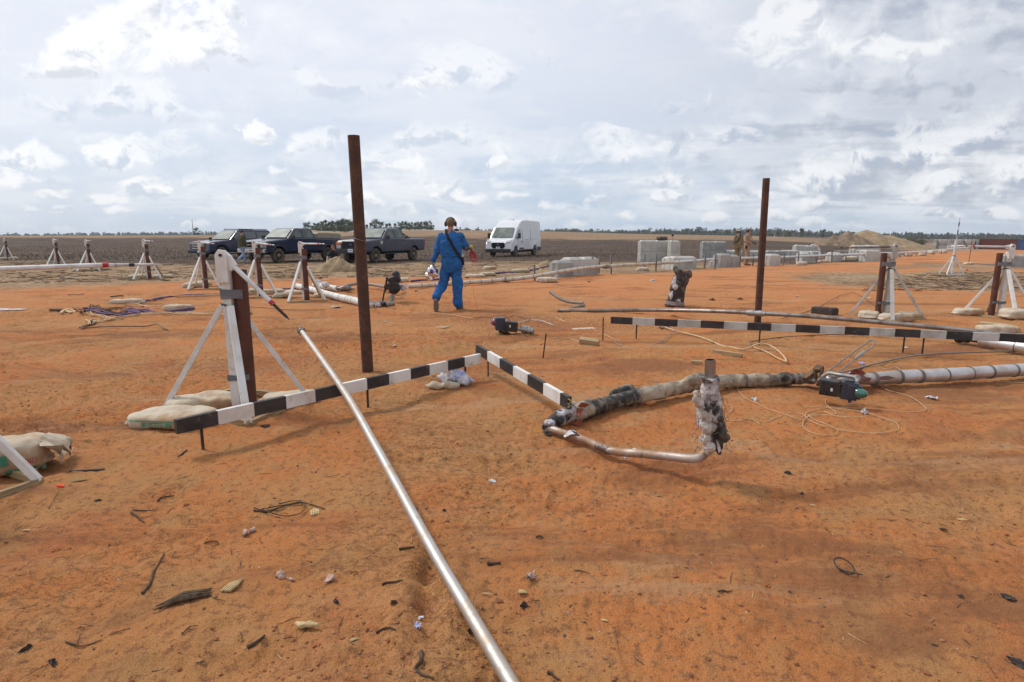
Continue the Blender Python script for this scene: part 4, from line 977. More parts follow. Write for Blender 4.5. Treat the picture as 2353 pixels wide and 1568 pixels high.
vx.box(q, (.16, .03, .03), (0, R(30), R(10)), bev=.004); vx.box(q, (.15, .03, .03), (0, R(-40), R(10)), bev=.004); vx.cyl(q+Vector((-.05, 0, -.04)), q+Vector((-.12, 0, -.02)), .012, 8)
vx.solo('tee_fitting', M['hose'], 'small cross shaped fitting on the ground below the striped board', 'fitting')
# yellow wires in loops, right foreground
def fw(x, y): return (1666+x/3.424, 746.8+y/3.424)
Y1 = [[(20, 625), (60, 660), (10, 720), (20, 750), (90, 758), (180, 742), (240, 760), (275, 776)],
      [(325, 776), (450, 720), (530, 700), (600, 705), (625, 720), (640, 738), (570, 725)],
      [(110, 500), (100, 515), (150, 580), (240, 620), (330, 665), (480, 718), (560, 748), (620, 755), (650, 730), (700, 700), (780, 695), (840, 715), (870, 708), (866, 690), (820, 660), (790, 620), (792, 590)],
      [(620, 645), (680, 655), (760, 650), (860, 665), (1000, 680), (1120, 705), (1260, 750), (1340, 785), (1368, 815), (1340, 840), (1200, 862), (1050, 855), (900, 830), (760, 800), (660, 760), (630, 720), (660, 690), (760, 665), (900, 657), (1100, 665), (1250, 672), (1400, 688), (1520, 688), (1578, 675), (1570, 655), (1500, 600), (1420, 560), (1290, 525), (1225, 495), (1215, 480)],
      [(1080, 735), (960, 738), (820, 722), (700, 718), (640, 745), (610, 785), (620, 825), (680, 860), (780, 880), (860, 872), (888, 850), (870, 830), (780, 790), (700, 755), (650, 720)],
      [(930, 655), (960, 640), (1010, 632), (1060, 645), (1080, 672), (1090, 690)]]
for i, (pp, lab) in enumerate(zip(Y1, ['thin yellow wire curling behind the riser', 'short yellow wire crossing the left of the coil', 'yellow wire running from the tan pipe into the coil', 'longest yellow wire lying in wide loops on the sand', 'yellow wire forming the lowest loop of the coil', 'small arched yellow wire at the top of the coil'])):
    cable([GP(*fw(*q), z=.006+.002*i) for q in pp], .0028, lab, 'wire', M['cream_rope'], 'yellow_wire', 'yellow wires on the sand', k=5, n=5)
cable([GP(*fw(*q), z=.006) for q in [(905, 300), (900, 285), (950, 275), (1020, 285), (1080, 305), (1150, 325), (1290, 355), (1310, 340), (1350, 340), (1390, 370)]], .003, 'yellow wire behind the torn silver pipe', 'wire', M['cream_rope'], 'yellow_wire', 'yellow wires on the sand')
cable([GP(*fw(*q), z=.006) for q in [(2050, 420), (2120, 440), (2200, 450), (2353, 458)]], .003, 'yellow wire near the right edge below the silver pipe', 'wire', M['cream_rope'], 'yellow_wire', 'yellow wires on the sand')
# second silver pipe stub at the right edge
o3 = thing('jacketed_pipe', 'short silver jacketed pipe with open flange behind the striped board at right', 'pipe', tuple(P(2260, 780, .06)))
def f4(x, y): return (1666+x/1.967/1.7407, 746.8+y/1.967/1.7407)
s0, s1_ = P(*f4(2015, 125), .09), P(2400, 806, .09); sdr = (s1_-s0).normalized()
MB().tube([s0, s0+sdr*.5, s1_], .072, 22).build('silver_jacket', M['jacket'], o3, world=True)
k = MB(); k.cyl(s0-sdr*.16, s0, .035, 14); k.cyl(s0-sdr*.30, s0-sdr*.25, .075, 20); k.cyl(s0-sdr*.22, s0-sdr*.16, .065, 6); k.cyl(s0-sdr*.42, s0-sdr*.30, .04, 14, r2=.02)
k.build('flange', M['dark_steel'], o3, world=True)
for t in (.42, .85): MB().tube([s0+sdr*t, s0+sdr*(t+.014)], .0735, 20).build('band_clamp', M['band'], o3, world=True)

# ------------------------------------------------------------------ burnt stub with a flange
g = GP(1548, 704)
o = thing('burnt_pipe_stub', 'short scorched pipe stub standing on a silver flange', 'pipe', tuple(g))
Yg = g.y; w_ = (FPX/(Yg/math.cos(PITCH)+.2))
def q8(px, py): return D(px, py, Yg)
MB().tube([q8(1552, 696), q8(1556, 670), q8(1561, 650), q8(1566, 638)], [.172, .165, .160, .172], 24, cap=False).build('stub_wall', mat('scorched_stub', (.035, .028, .024), (.60, .57, .54), 3.2, .7, bump=.8, bscale=14, bd=.02, lo=.50, hi=.60, c3=(.03, .024, .02), s3=5, lo3=.5, hi3=.6), o, world=True)
mb = MB(); mb.tube([q8(1553, 690), q8(1561, 650), q8(1569, 630)], [.14, .14, .15], 24)
for i in range(26):
    a_ = i/26*6.283; c_ = q8(1568, 632)+Vector((math.cos(a_)*.15, math.sin(a_)*.12, .02+.03*math.sin(3*a_)+.07*(math.cos(a_+.4) < -.2)))
    mb.ell(c_, (.045, .045, .045), u=8, w=6)
me = bake(mb, .014, 0); displace(me, [(.10, 6, 3), (.05, 16, 5)]); v = mesh_np(me); me.vertices.foreach_set('co', (v-np.array(o.location)).ravel())
meobj(me, 'charred_lining', M['wool_d'], o)
mb = MB(); mb.ell(q8(1546, 648)+Vector((.0, -.10, 0)), (.045, .03, .14), rot=(0, R(10), 0)); mb.ell(q8(1549, 660)+Vector((0, -.13, 0)), (.05, .03, .07)); mb.ell(q8(1540, 678)+Vector((0, -.11, 0)), (.03, .03, .10), rot=(0, R(12), 0))
me = bake(mb, .012, 1); displace(me, [(.04, 12, 3)]); v = mesh_np(me); me.vertices.foreach_set('co', (v-np.array(o.location)).ravel())
meobj(me, 'white_blister', M['scrap'], o)
fg = MB(); fc = q8(1550, 701)
ax_ = Vector((.10, 0, 1)).normalized()
fg.cyl(fc-ax_*.03, fc, .205, 30, mi=1); fg.cyl(fc+ax_*.006, fc+ax_*.04, .20, 30); fg.cyl(fc+ax_*.046, fc+ax_*.075, .20, 30); fg.cyl(fc-ax_*.03, fc+ax_*.09, .17, 24, mi=1)
for k_ in range(12):
    a_ = k_*math.pi/6; fg.cyl(fc+Vector((math.cos(a_)*.175, math.sin(a_)*.175, -.05-.018*math.cos(a_))), fc+Vector((math.cos(a_)*.175, math.sin(a_)*.175, .09-.018*math.cos(a_))), .012, 6, mi=1)
fg.build('flange', [M['galv'], M['rust_red']], o, world=True)

# ------------------------------------------------------------------ small valve lying in the middle of the sand
g = GP(1165, 768); s_ = g.y/FPX
o = thing('valve_unit', 'fallen valve with maroon dome and black box on disturbed sand', 'valve', tuple(g))
def q9(px, py, dy=0): return D(px, py, g.y+dy)
MB().tube([q9(1145, 742), q9(1137, 741), q9(1131, 741), q9(1128.5, 741)], [.062, .060, .045, .004], 18).build('maroon_dome', M['maroon'], o, world=True)
x = MB(); x.box(q9(1149, 744), (.14, .16, .19), (0, 0, R(8)), bev=.012); x.box(q9(1141, 744), (.05, .15, .17), (0, 0, R(8)), bev=.01); x.cyl(q9(1150, 735), q9(1150, 730), .018, 8)
x.build('position_housing', M['actuator_b'], o, world=True)
MB().box(q9(1159, 746, -.01), (.05, .10, .13), (0, R(6), 0), bev=.004).build('bracket', M['galv'], o, world=True)
x = MB(); x.box(q9(1173.5, 750, -.03), (.20, .16, .15), (0, R(6), R(5)), bev=.014); x.build('actuator_box', M['actuator'], o, world=True)
MB().box(q9(1172, 750, -.117), (.02, .004, .035)).build('white_label', M['plate'], o, world=True)
MB().box(q9(1158, 758, -.02), (.14, .10, .06), (0, R(20), 0), bev=.01).build('rusty_plate', M['dark_wood'], o, world=True)
x = MB(); x.cyl(q9(1146, 762), q9(1172, 768), .022, 8); x.cyl(q9(1150, 758), q9(1148, 765), .02, 8); x.build('side_arm', M['dark_steel'], o, world=True)
x = MB(); x.cyl(q9(1184, 755), q9(1200, 758), .024, 12); x.cyl(q9(1198, 757), q9(1225, 761), .045, 14); x.cyl(q9(1203, 757), q9(1208, 758), .062, 14); x.cyl(q9(1212, 759), q9(1217, 760), .066, 6); x.box(q9(1206, 752), (.12, .05, .03), (0, R(8), 0), bev=.006); x.cyl(q9(1225, 761), q9(1226.5, 761.2), .034, 12, mi=1)
x.build('pipe_stub', [M['galv'], M['black']], o, world=True)
def f3(x, y): return (804.3+x*.19532, 488.3+y*.19532)
cable([q9(*f3(1660, 1360)), q9(*f3(1650, 1300)), q9(*f3(1680, 1250)), q9(*f3(1730, 1240)), q9(*f3(1750, 1260))], .006, 'white wire curling over the maroon domed valve', 'wire', M['scrap'], 'wire')
cable([q9(*f3(1720, 1225)), q9(*f3(1800, 1215)), q9(*f3(1850, 1235)), q9(*f3(1890, 1290)), q9(*f3(1900, 1310))], .005, 'brown wire arching over the black box of the fallen valve', 'wire', M['brown_wire'], 'wire')
cable([P(*f3(q_, w2), .02) for q_, w2 in [(1455, 1245), (1560, 1230), (1700, 1235), (1850, 1240), (1930, 1215), (2040, 1240), (2120, 1255)]], .007, 'thin brown wire on the sand behind the fallen valve', 'wire', M['brown_wire'], 'wire')
cable([q9(*f3(1950, 1320)), P(*f3(1990, 1290), .05), P(*f3(2070, 1275), .03), P(*f3(2130, 1260), .03), P(*f3(2250, 1275), .03), P(*f3(2320, 1300), .02), P(*f3(2400, 1330), .02)], .007, 'tangled white wire trailing right from the fallen valve', 'wire', M['scrap'], 'wire')
cable([P(*f3(2140, 1290), .02), P(*f3(2200, 1270), .05), P(*f3(2290, 1240), .06), P(*f3(2400, 1235), .05), P(*f3(2480, 1262), .03), P(*f3(2530, 1290), .02)], .006, 'pale wire arching beyond the fallen valve', 'wire', M['cream_rope'], 'wire')
cable([P(*f3(500, 1160), .02), P(*f3(760, 1178), .02), P(*f3(960, 1180), .02), P(*f3(1200, 1205), .02), P(*f3(1430, 1245), .02)], .006, 'pale wire across the sand below the person in blue', 'wire', M['cream_rope'], 'wire')
cable([P(*f3(490, 1025), .04), P(*f3(600, 985), .05), P(*f3(800, 945), .05), P(*f3(1010, 910), .05)], .010, 'tan cord running from the standing valve to the pipeline', 'cord', M['cream_rope'], 'cord')
# ------------------------------------------------------------------ concrete blocks
def block(px, py, yaw, L, label, level=0, h=.61, w=.61, tilt=0.0, m=None, pos=None, group='concrete blocks beside the pipeline', roll=0.0, z0=None):
    g = GP(px, py) if pos is None else Vector((pos[0], pos[1], gz(pos[0], pos[1])))
    n = .07; hx, hy = L/2, w/2; b = .03
    out_ = [(-hx, -hy+b), (-hx+b, -hy), (hx-b, -hy), (hx, -hy+b), (hx, -n), (hx-n*.7, 0), (hx, n), (hx, hy-b), (hx-b, hy), (-hx+b, hy), (-hx, hy-b), (-hx, n), (-hx+n*.7, 0), (-hx, -n)]
    mb = MB(); k = len(out_); zt = h-.075
    vs = [(x, y, 0) for x, y in out_]+[(x, y, zt) for x, y in out_]
    mb.add(vs, [(i, (i+1) % k, (i+1) % k+k, i+k) for i in range(k)]+[tuple(range(k))[::-1], tuple(range(k, 2*k))])
    nb = max(1, int(round(L/.8)))
    for i in range(nb):
        cx = -hx+L*(i+.5)/nb; a, c = L/nb/2-.045, L/nb/2-.12
        vv = [(cx-a, -hy+.05, zt+.001), (cx+a, -hy+.05, zt+.001), (cx+a, hy-.05, zt+.001), (cx-a, hy-.05, zt+.001), (cx-c, -hy+.13, h), (cx+c, -hy+.13, h), (cx+c, hy-.13, h), (cx-c, hy-.13, h)]
        mb.add(vv, [(0, 1, 5, 4), (1, 2, 6, 5), (2, 3, 7, 6), (3, 0, 4, 7), (4, 5, 6, 7)])
    o = mb.build('concrete_block', M['conc'] if m is None else m)
    o.location = (g.x, g.y, (g.z if z0 is None else z0)-.03+level*(h-.06)); o.rotation_euler = (roll, tilt, yaw)
    tag(o, label, 'concrete block', group)
    return o
block(1331, 633, R(34), 1.45, 'pale concrete block nearest the person in blue, standing behind the pipeline', h=.70)
block(1290, 636, R(34), .75, 'narrow grey concrete block butted against the nearest pale block', m=M['conc_d'], h=.62, w=.55)
block(1503, 601, R(4), 1.85, 'lower long block of the tallest stack, behind the tilted grey block', h=.66)
block(1503, 601, R(4), 1.85, 'upper long block of the tallest stack, with a black tyre on it', level=1, h=.66)
block(1547, 600, R(4), .55, 'lower end block at the right of the tallest stack', pos=(D(1547, 600, 33.9).x, 33.9), h=.66)
block(1547, 600, R(4), .55, 'upper end block at the right of the tallest stack', pos=(D(1547, 600, 33.9).x, 33.9), level=1, h=.66)
block(1566, 618, R(12), 1.15, 'cream concrete block before the tallest stack, behind the pipeline', h=.60)
block(1534, 617, R(12), .34, 'thin slab of concrete left of the cream block', h=.58)
block(1638, 594, R(0), 1.62, 'lower grey block of the two high stack right of the tallest stack', m=M['conc_d'])
block(1638, 594, R(0), 1.62, 'upper grey block of the two high stack right of the tallest stack', m=M['conc_d'], level=1)
block(1658, 615, R(20), .62, 'bluish upright block in front of the two high stack', m=M['conc_d'], h=.68)
block(1680, 613, R(20), .5, 'dark grey block to the right of the bluish upright block', m=M['conc_d'], h=.60)
block(1643, 614, R(20), .4, 'small low dark block left of the bluish upright block', m=M['conc_d'], h=.36)
block(1681, 593, R(3), 1.3, 'long low block behind the two people in tan', h=.56)
block(1733, 592, R(0), 1.1, 'low block right of the two people in tan', h=.52)
block(1780, 592, R(0), 1.3, 'low block just right of the thin tall pole', h=.52, m=M['conc_d'])
block(1772, 611, R(15), .6, 'upright pale block just right of the thin tall pole, near the pipeline', h=.62)
block(1812, 590, R(0), 1.2, 'white low block left of the tilted top block', h=.5)
block(1849, 604, R(8), .75, 'pale block under the pipeline left of the hoop', h=.60)
block(1848, 586, R(0), 1.75, 'long tilted grey block lying on top of the low blocks by the hoop', h=.60, level=.35, tilt=R(3), m=M['conc'])
block(1857, 588, R(0), 1.5, 'low block below the long tilted block', h=.38)
block(1914, 601, R(10), .65, 'pale block beside the cage of thin posts', h=.56)
block(1997, 601, R(8), .95, 'pale upright block near the worn stand, under the long top block', h=.70)
block(1978, 600, R(8), .45, 'narrow grey block left of the pale upright block by the worn stand', h=.70, m=M['conc_d'])
block(1993, 598, R(0), 1.6, 'long white lower block behind the worn stand', pos=(D(1990, 590, 36).x, 36), h=.50, level=0)
block(1993, 598, R(0), 1.6, 'long white top block behind the worn stand', pos=(D(1985, 590, 36.1).x, 36.1), h=.52, level=.95)
block(2335, 615, R(2), 2.4, 'long weathered barrier block at the right edge', h=.62, m=M['conc_d'], pos=(D(2338, 613, 28.6).x+.3, 28.6))
g = P(1523, 546, 0); c = D(1521, 545.5, 33.5)
MB().ell((0, 0, 0), (.30, .30, .12), u=20, w=10, sq=.6).solo('black_tyre', M['tyre'], 'black tyre lying on the tallest concrete stack', 'tyre').location = (c.x, c.y, 1.21)
o = thing('survey_camera', 'small black camera on a rod above the tallest concrete stack', 'camera', tuple(Vector((D(1545, 553, 33.6).x, 33.6, 1.15))))
MB().cyl((0, 0, 0), (0, 0, .30), .02, 8).build('rod', M['galv'], o); MB().box((0, 0, .36), (.10, .16, .10), bev=.02).build('camera_body', M['black'], o); MB().cyl((0, 0, .40), (0, 0, .52), .015, 6).build('antenna', M['galv'], o)
# fort of blocks at the far right
for i, (px, lev, L, lab) in enumerate([(2158, 0, 1.9, 'left corner'), (2158, 1, 1.9, 'left corner'), (2158, 2, 1.9, 'left corner'), (2180, 0, 2.6, 'second bay'), (2180, 1, 2.6, 'second bay'), (2180, 2, 2.6, 'second bay')]):
    pass
fx_ = lambda x: 1893.5+.19532*x
FY = 124.0; fz = float(far_h(np.array([D(2190, 560, FY).x]), np.array([FY]))[0])+.35
rows = [(1297, 1345), (1345, 1440), (1462, 1530), (1530, 1605), (1605, 1655), (1655, 1755)]
for i, (xa, xb) in enumerate(rows):
    A_ = D(fx_(xa), 565, FY); B_ = D(fx_(xb), 565, FY+(.8 if i in (0, 4) else 0))
    for lev in range(3):
        if i == 2 and lev < 1: continue
        block(0, 0, 0 if i not in (0, 4) else R(30), (B_.x-A_.x)-.04, ['bottom', 'middle', 'top'][lev]+' block in the %s column of the far block shelter' % ['leftmost', 'second', 'third', 'fourth', 'fifth', 'rightmost'][i],
              level=lev, pos=((A_.x+B_.x)/2, FY+(.5 if i in (0, 4) else 0)), h=.66, z0=fz, group='blocks of the far shelter', m=M['conc'] if (i+lev) % 2 else M['conc_d'])

# ------------------------------------------------------------------ the pipeline on its posts
PL = [(937, 658, .085), (1009, 654, .085), (1080, 649, .09), (1156, 643.6, .10), (1206, 638.7, .13), (1264, 629, .22), (1331, 618, .30), (1394, 612, .33), (1509, 605.5, .34), (1551, 603.2, .34), (1668, 594.7, .40), (1830, 590.3, .38), (1893.5, 587, .40), (1971, 585, .42), (2040, 582.2, .45), (2128, 578.5, .42)]
pl = [P(*q) for q in PL]
o = thing('pipeline', 'long cream jacketed pipeline running from the standing valve into the distance', 'pipeline', tuple(pl[0]))
sp = smoothpath(pl[:6], 6); MB().tube(sp, .062, 16).build('jacket_section', M['clad'], o, world=True)
sp2 = smoothpath(pl[5:10], 6); MB().tube(sp2, .064, 14).build('jacket_section', M['clad'], o, world=True)
sp3 = smoothpath(pl[9:], 6); MB().tube(sp3, .058, 12).build('jacket_section', M['white_pvc'], o, world=True)
nb = 0
for s_ in (sp, sp2):
    acc = 0
    for i in range(1, len(s_)):
        seg = (s_[i]-s_[i-1]).length; d_ = (s_[i]-s_[i-1]).normalized(); t = 0
        while acc+seg-t >= .42 and nb < 60:
            t += .42-acc; acc = 0; c = s_[i-1]+d_*t; MB().tube([c-d_*.010, c+d_*.010], .0665, 14).build('band_clamp', M['band'], o, world=True); nb += 1
        acc += seg-t
for (px, py, z) in [(1163, 643, .10), (1394, 613, .33), (1560, 602, .35), (1668, 594.7, .40)]:
    c = P(px, py, z); d_ = Vector((.6, .8, 0)); MB().tube([c-d_*.16, c-d_*.15, c+d_*.15, c+d_*.16], [.04, .078, .078, .04], 12).build('joint', M['dull_pipe'], o, world=True)
# supports: single slotted steel posts
posts = [(1228, 646, .50), (1331, 630.5, .66), (1360, 632.5, .70), (1375.5, 628, .66), (1403.5, 630.5, .72), (1480.5, 615.5, .60), (1506, 625, .74), (1564, 608.5, .60), (1618.5, 617.5, .62), (1641.5, 619.5, .68), (1616.5, 616, .50), (1676, 613, .62), (1699, 613.5, .66), (1729, 611, .58), (1781.5, 609.5, .64), (1799.5, 609.5, .58), (1813, 606, .60), (1832, 608, .66),
         (1857.5, 604.5, .58), (1875, 604, .55), (1892, 599, .42), (1909.5, 604, .60), (1926, 600.5, .56), (1942, 600.5, .56), (1957, 599, .5), (1973.5, 599.5, .52), (2066, 592, .4), (2077, 590, .38), (2085, 591, .4), (2105, 590, .4), (2127, 588.5, .38), (2144, 587, .36), (2162, 584, .34), (2043, 594, .38), (2056, 593.5, .42)]
for i, (px, py, h_) in enumerate(posts):
    g = P(px, py, 0); g.z = 0
    mb = MB(); mb.box((0, 0, h_/2), (.055, .008, h_+.04)); mb.box((-.024, -.02, h_/2), (.008, .04, h_+.04)); mb.box((.024, -.02, h_/2), (.008, .04, h_+.036))
    q = mb.build('support_post', M['steelpost']); q.location = (g.x, g.y, g.z); q.rotation_euler = (0, R((i*37 % 7)-3)*.6, R(20))
    lab = {0: 'short slotted post at the near end of the pipeline posts', 1: 'slotted post against the face of the nearest concrete block', 2: 'slotted post at the right end of the nearest concrete block', 4: 'slotted post right of the nearest concrete block, on the pad edge'}.get(i, 'slotted steel post holding the pipeline along the pad edge')
    tag(q, lab, 'post', 'slotted posts of the pipeline')
# white arch pipe beside the tilted block, white rail runs further off
cable([P(1884, 597, .1), D(1884, 590, 34.5), D(1883, 578, 34.5), D(1880, 569, 34.5), D(1874, 565, 34.5), D(1864, 564, 34.5)], .055, 'white arched pipe beside the tilted concrete block', 'pipe', M['white_pvc'], 'arched_pipe', n=10)
o = thing('pipe_cage', 'cage of thin white tubes around the pipeline far right of the hoop', 'rack', tuple(P(1940, 600, 0)))
for i in range(6):
    c = P(1915+i*13, 600-i*.2, 0); MB().cyl((c.x, c.y, 0), (c.x, c.y, .62), .02, 6).build('upright', M['galv'], o, world=True)
for z in (.18, .34, .58):
    MB().cyl(P(1915, 600, z) if 0 else Vector((P(1915, 600, 0).x, P(1915, 600, 0).y, z)), Vector((P(1980, 599, 0).x, P(1980, 599, 0).y, z)), .02, 6).build('rail', M['white_pvc'], o, world=True)
o = thing('white_rail', 'white tubular rail in front of the far block shelter', 'rail', tuple(D(2200, 575, 80)))
r1 = [D(fx_(1450), 567.5, 95), D(fx_(1500), 566, 95), D(fx_(1620), 565.5, 92), D(fx_(1740), 569, 85)]
MB().tube(r1, .14, 8).build('top_tube', M['white_pvc'], o, world=True)
r2 = [D(fx_(740), 582.6, 45), D(fx_(1200), 578.5, 55), D(fx_(1500), 572.7, 68), D(fx_(1740), 568.0, 80)]
MB().tube(r2, .09, 8).build('lower_tube', M['white_pvc'], o, world=True)
for i in range(14):
    t = i/13; c = D(fx_(1462+t*270), 566.5+2*t, 93-6*t); MB().cyl(c, c-Vector((0, 0, .9)), .05, 5).build('rail_post', M['white_pvc'], o, world=True)

# ------------------------------------------------------------------ left jacketed pipes, hose and the standing valve
o = thing('jacketed_pipe', 'white jacketed pipe lying from the stand toward the left tall pole', 'pipe', tuple(P(681, 660, .06)))
k1 = [P(681, 657, .09), P(724, 668, .09), P(770, 681, .08), P(804, 688.5, .075), P(838, 697, .07)]
MB().tube([k1[0]+(k1[0]-k1[1]).normalized()*.05]+smoothpath(k1, 4), [.03]+[.078]*17, 18).build('white_jacket', M['white_paint'], o, world=True)
for i in range(9):
    t = (i+.5)/9; c = k1[0].lerp(k1[-1], t); d_ = (k1[-1]-k1[0]).normalized(); k = min(range(5), key=lambda j: abs(j/4-t)); c = smoothpath(k1, 8)[int(t*32)]
    MB().tube([c-d_*.008, c+d_*.008], .081, 16).build('band_clamp', M['band'], o, world=True)
lumpy(smoothpath([P(838, 697, .07), P(850, 700, .06), P(862, 702, .05), P(880, 701, .05), P(892, 699, .06)], 4), [.070]*9+[.05]*8, 41, 'torn_end', M['wrap'], [(.04, 9, 3), (.02, 22, 4)], .010, None, o, 1)
MB().pipe(P(886, 700.5, .06), P(906, 698, .07), .05, .008, 18, 0, 1).build('open_end', [M['dull_pipe'], M['black']], o, world=True)
o = thing('jacketed_pipe', 'short white foil wrapped pipe with a pointed fitting behind the jacketed one', 'pipe', tuple(P(760, 664, .06)))
MB().tube(smoothpath([P(722, 655, .08), P(745, 659, .09), P(775, 663.5, .08)], 5), .075, 14).build('white_jacket', M['white_paint'], o, world=True)
mb = MB(); mb.ell(P(730, 650, .17), (.14, .08, .11), rot=(0, R(20), 0)); mb.ell(P(748, 655, .17), (.12, .08, .09), rot=(0, R(20), 0)); mb.ell(P(738, 655, .12), (.2, .09, .07))
me = bake(mb, .02, 1); displace(me, [(.06, 8, 5)]); v = mesh_np(me); me.vertices.foreach_set('co', (v-np.array(o.location)).ravel()); meobj(me, 'loose_foil', M['scrap'], o)
mb = MB(); mb.tube([P(775, 663.5, .08), P(782, 663.7, .08), P(783, 663.7, .08), P(800, 663, .08), P(806, 662.8, .08), P(815, 663.6, .08)], [.04, .04, .07, .075, .05, .01], 14); mb.build('pointed_fitting', M['dull_pipe'], o, world=True)
cable([P(786, 662, .10), P(795, 657.5, .12), P(812, 653.5, .14), P(830, 652.5, .13), P(848, 653.5, .12), P(866, 656, .12), P(884, 659, .14), P(905, 661, .2), P(925, 660.5, .12)], .042, 'thick grey hose arching behind the left tall pole to the standing valve', 'hose', M['hose'], 'thick_hose', n=10)
Yv = P(895, 699, 0).y+.3
o = thing('valve_unit', 'dark valve assembly propped upright beside the left tall pole', 'valve', tuple(P(893, 697, 0)))
def w3(x, y, dy=0): return D(804.3+x*.19532, 488.3+y*.19532, Yv+dy)
mb = MB(); mb.ell(w3(540, 740), (.09, .09, .10), sq=.8); mb.box(w3(520, 785), (.26, .22, .14), (0, R(-18), R(10)), bev=.03); mb.ell(w3(575, 790), (.05, .06, .07)); mb.ell(w3(465, 800), (.05, .06, .05)); mb.box(w3(500, 820), (.14, .16, .12), (0, R(-18), 0), bev=.02)
me = bake(mb, .014, 1); v = mesh_np(me); me.vertices.foreach_set('co', (v-np.array(o.location)).ravel()); meobj(me, 'upper_housing', M['actuator'], o)
mb = MB(); mb.box(w3(515, 875), (.26, .22, .25), (0, R(-14), R(10)), bev=.05); mb.ell(w3(515, 925), (.12, .11, .07)); mb.ell(w3(555, 870), (.06, .08, .11))
me = bake(mb, .014, 1); v = mesh_np(me); me.vertices.foreach_set('co', (v-np.array(o.location)).ravel()); meobj(me, 'lower_housing', M['actuator'], o)
mb = MB(); mb.tube([w3(440, 765), w3(425, 830), w3(418, 900), w3(398, 960), w3(385, 1040), w3(375, 1070)], [.018, .022, .03, .018, .018, .035], 8); mb.tube([w3(470, 800), w3(462, 880), w3(430, 910)], .022, 8); mb.box(w3(425, 880), (.09, .05, .09), bev=.01); mb.tube([w3(428, 765), w3(422, 840)], .015, 6)
mb.build('lever_arm', M['dark_steel'], o, world=True)
mb = MB(); mb.tube([w3(510, 930), w3(496, 980), w3(492, 1020), w3(480, 1058)], [.045, .032, .045, .05], 10); mb.cyl(w3(497, 975), w3(494, 1000), .055, 6); mb.tube([w3(545, 930), w3(548, 945), w3(520, 950), w3(490, 945), w3(485, 930)], .016, 6); mb.box(w3(492, 1000), (.16, .05, .03), bev=.005)
mb.build('leg_pipe', M['galv'], o, world=True)
mb = MB(); mb.tube([w3(375, 1040), w3(372, 1080)], [.06, .07], 10); mb.tube([w3(430, 1080), w3(480, 1058)], .03, 8); mb.cyl(w3(460, 1075), w3(500, 1095), .035, 8); mb.build('base_fitting', M['hose'], o, world=True)
mb = MB(); 
for px, py in [(618, 860), (632, 872), (622, 885), (640, 868), (648, 880), (628, 895)]: mb.ell(w3(px, py, .1), (.05, .04, .05), u=8, w=6)
me = bake(mb, .012, 0); displace(me, [(.05, 14, 3)]); v = mesh_np(me); me.vertices.foreach_set('co', (v-np.array(o.location)).ravel()); meobj(me, 'white_wrapping', M['scrap'], o)

# ------------------------------------------------------------------ signal mast on a braced foot (right), thin rod, flags
g = GP(2187, 632)
o = thing('signal_mast', 'tall white mast with blue and red bands on a braced wooden foot', 'mast', tuple(g))
MB().cyl((0, 0, 0), (0, 0, 1.30), .045, 12).build('mast_tube', M['white_pvc'], o); MB().cyl((.01, 0, 1.28), (.03, 0, 2.14), .015, 8).build('thin_mast', M['scrap'], o)
MB().cyl((.017, 0, 1.50), (.02, 0, 1.68), .020, 8).build('dark_band', M['purple'], o); MB().cyl((.024, 0, 1.82), (.027, 0, 1.96), .020, 8).build('dark_band', M['purple'], o)
for (ex, ey) in [(-.33, -.18), (.33, -.18), (-.36, .2)]:
    a = Vector((ex*.12, ey*.1, .70)); e_ = Vector((ex, ey, .02)); z = (e_-a).normalized(); x = Vector((0, 0, 1)).cross(z).normalized(); y = z.cross(x)
    MB().box((a+e_)/2, (.035, .04, (e_-a).length), Matrix((x, y, z)).transposed()).build('leg', M['white_paint'], o)
MB().box((0, -.2, .02), (.72, .04, .045)).build('foot_board', M['white_paint'], o); MB().box((-.36, 0, .015), (.04, .42, .04)).build('foot_board', M['raw_wood'], o)
MB().cyl((0, 0, .70), (0, 0, .73), .05, 12).build('strap_band', M['black'], o)
g = GP(2226, 606); rod = MB(); rod.cyl((g.x, g.y, g.z), (g.x+.01, g.y, g.z+1.42), .014, 6); rod.solo('thin_rod', M['dark_steel'], 'thin dark rod standing in a white sandbag on the right', 'rod')
cable([GP(2140, 600, .02), GP(2180, 602, .02), GP(2225, 604, .02), GP(2255, 607, .02)], .02, 'orange cord stretched across the far sand on the right', 'cord', mat('orange_cord', (.75, .30, .08), None, bump=0), 'stretched_line')
cable([GP(2228, 605, .02), GP(2270, 609, .03), GP(2320, 610, .03), GP(2353, 610, .03)], .03, 'dark cable continuing the orange cord to the right', 'cable', M['hose'])
flags = [(2196, 614, 'orange flag beside the signal mast', 0), (2218, 626, 'orange flag low on the straw right of the signal mast', 0), (403, 626.5, 'tiny orange flag at the stand behind the probe tip', 1)]
for (px, py, lab, _) in flags[:2]:
    g = GP(px, py+6); o = thing('marker_flag', lab, 'flag', tuple(g), 0, 'orange marker flags')
    MB().cyl((0, 0, 0), (0, 0, .22), .003, 4).build('wire', M['dark_steel'], o); MB().box((.05, 0, .19), (.10, .004, .07), (R(10), 0, R(20))).build('flag_cloth', M['orange_flag'], o)
for (x_, y_, lab) in [(122, 628+12, ''), ]: pass
for (px, py, lab) in [(405, 719, 'small')]: pass
for (px, py, lab) in [(404*1, 613, 0)]: pass
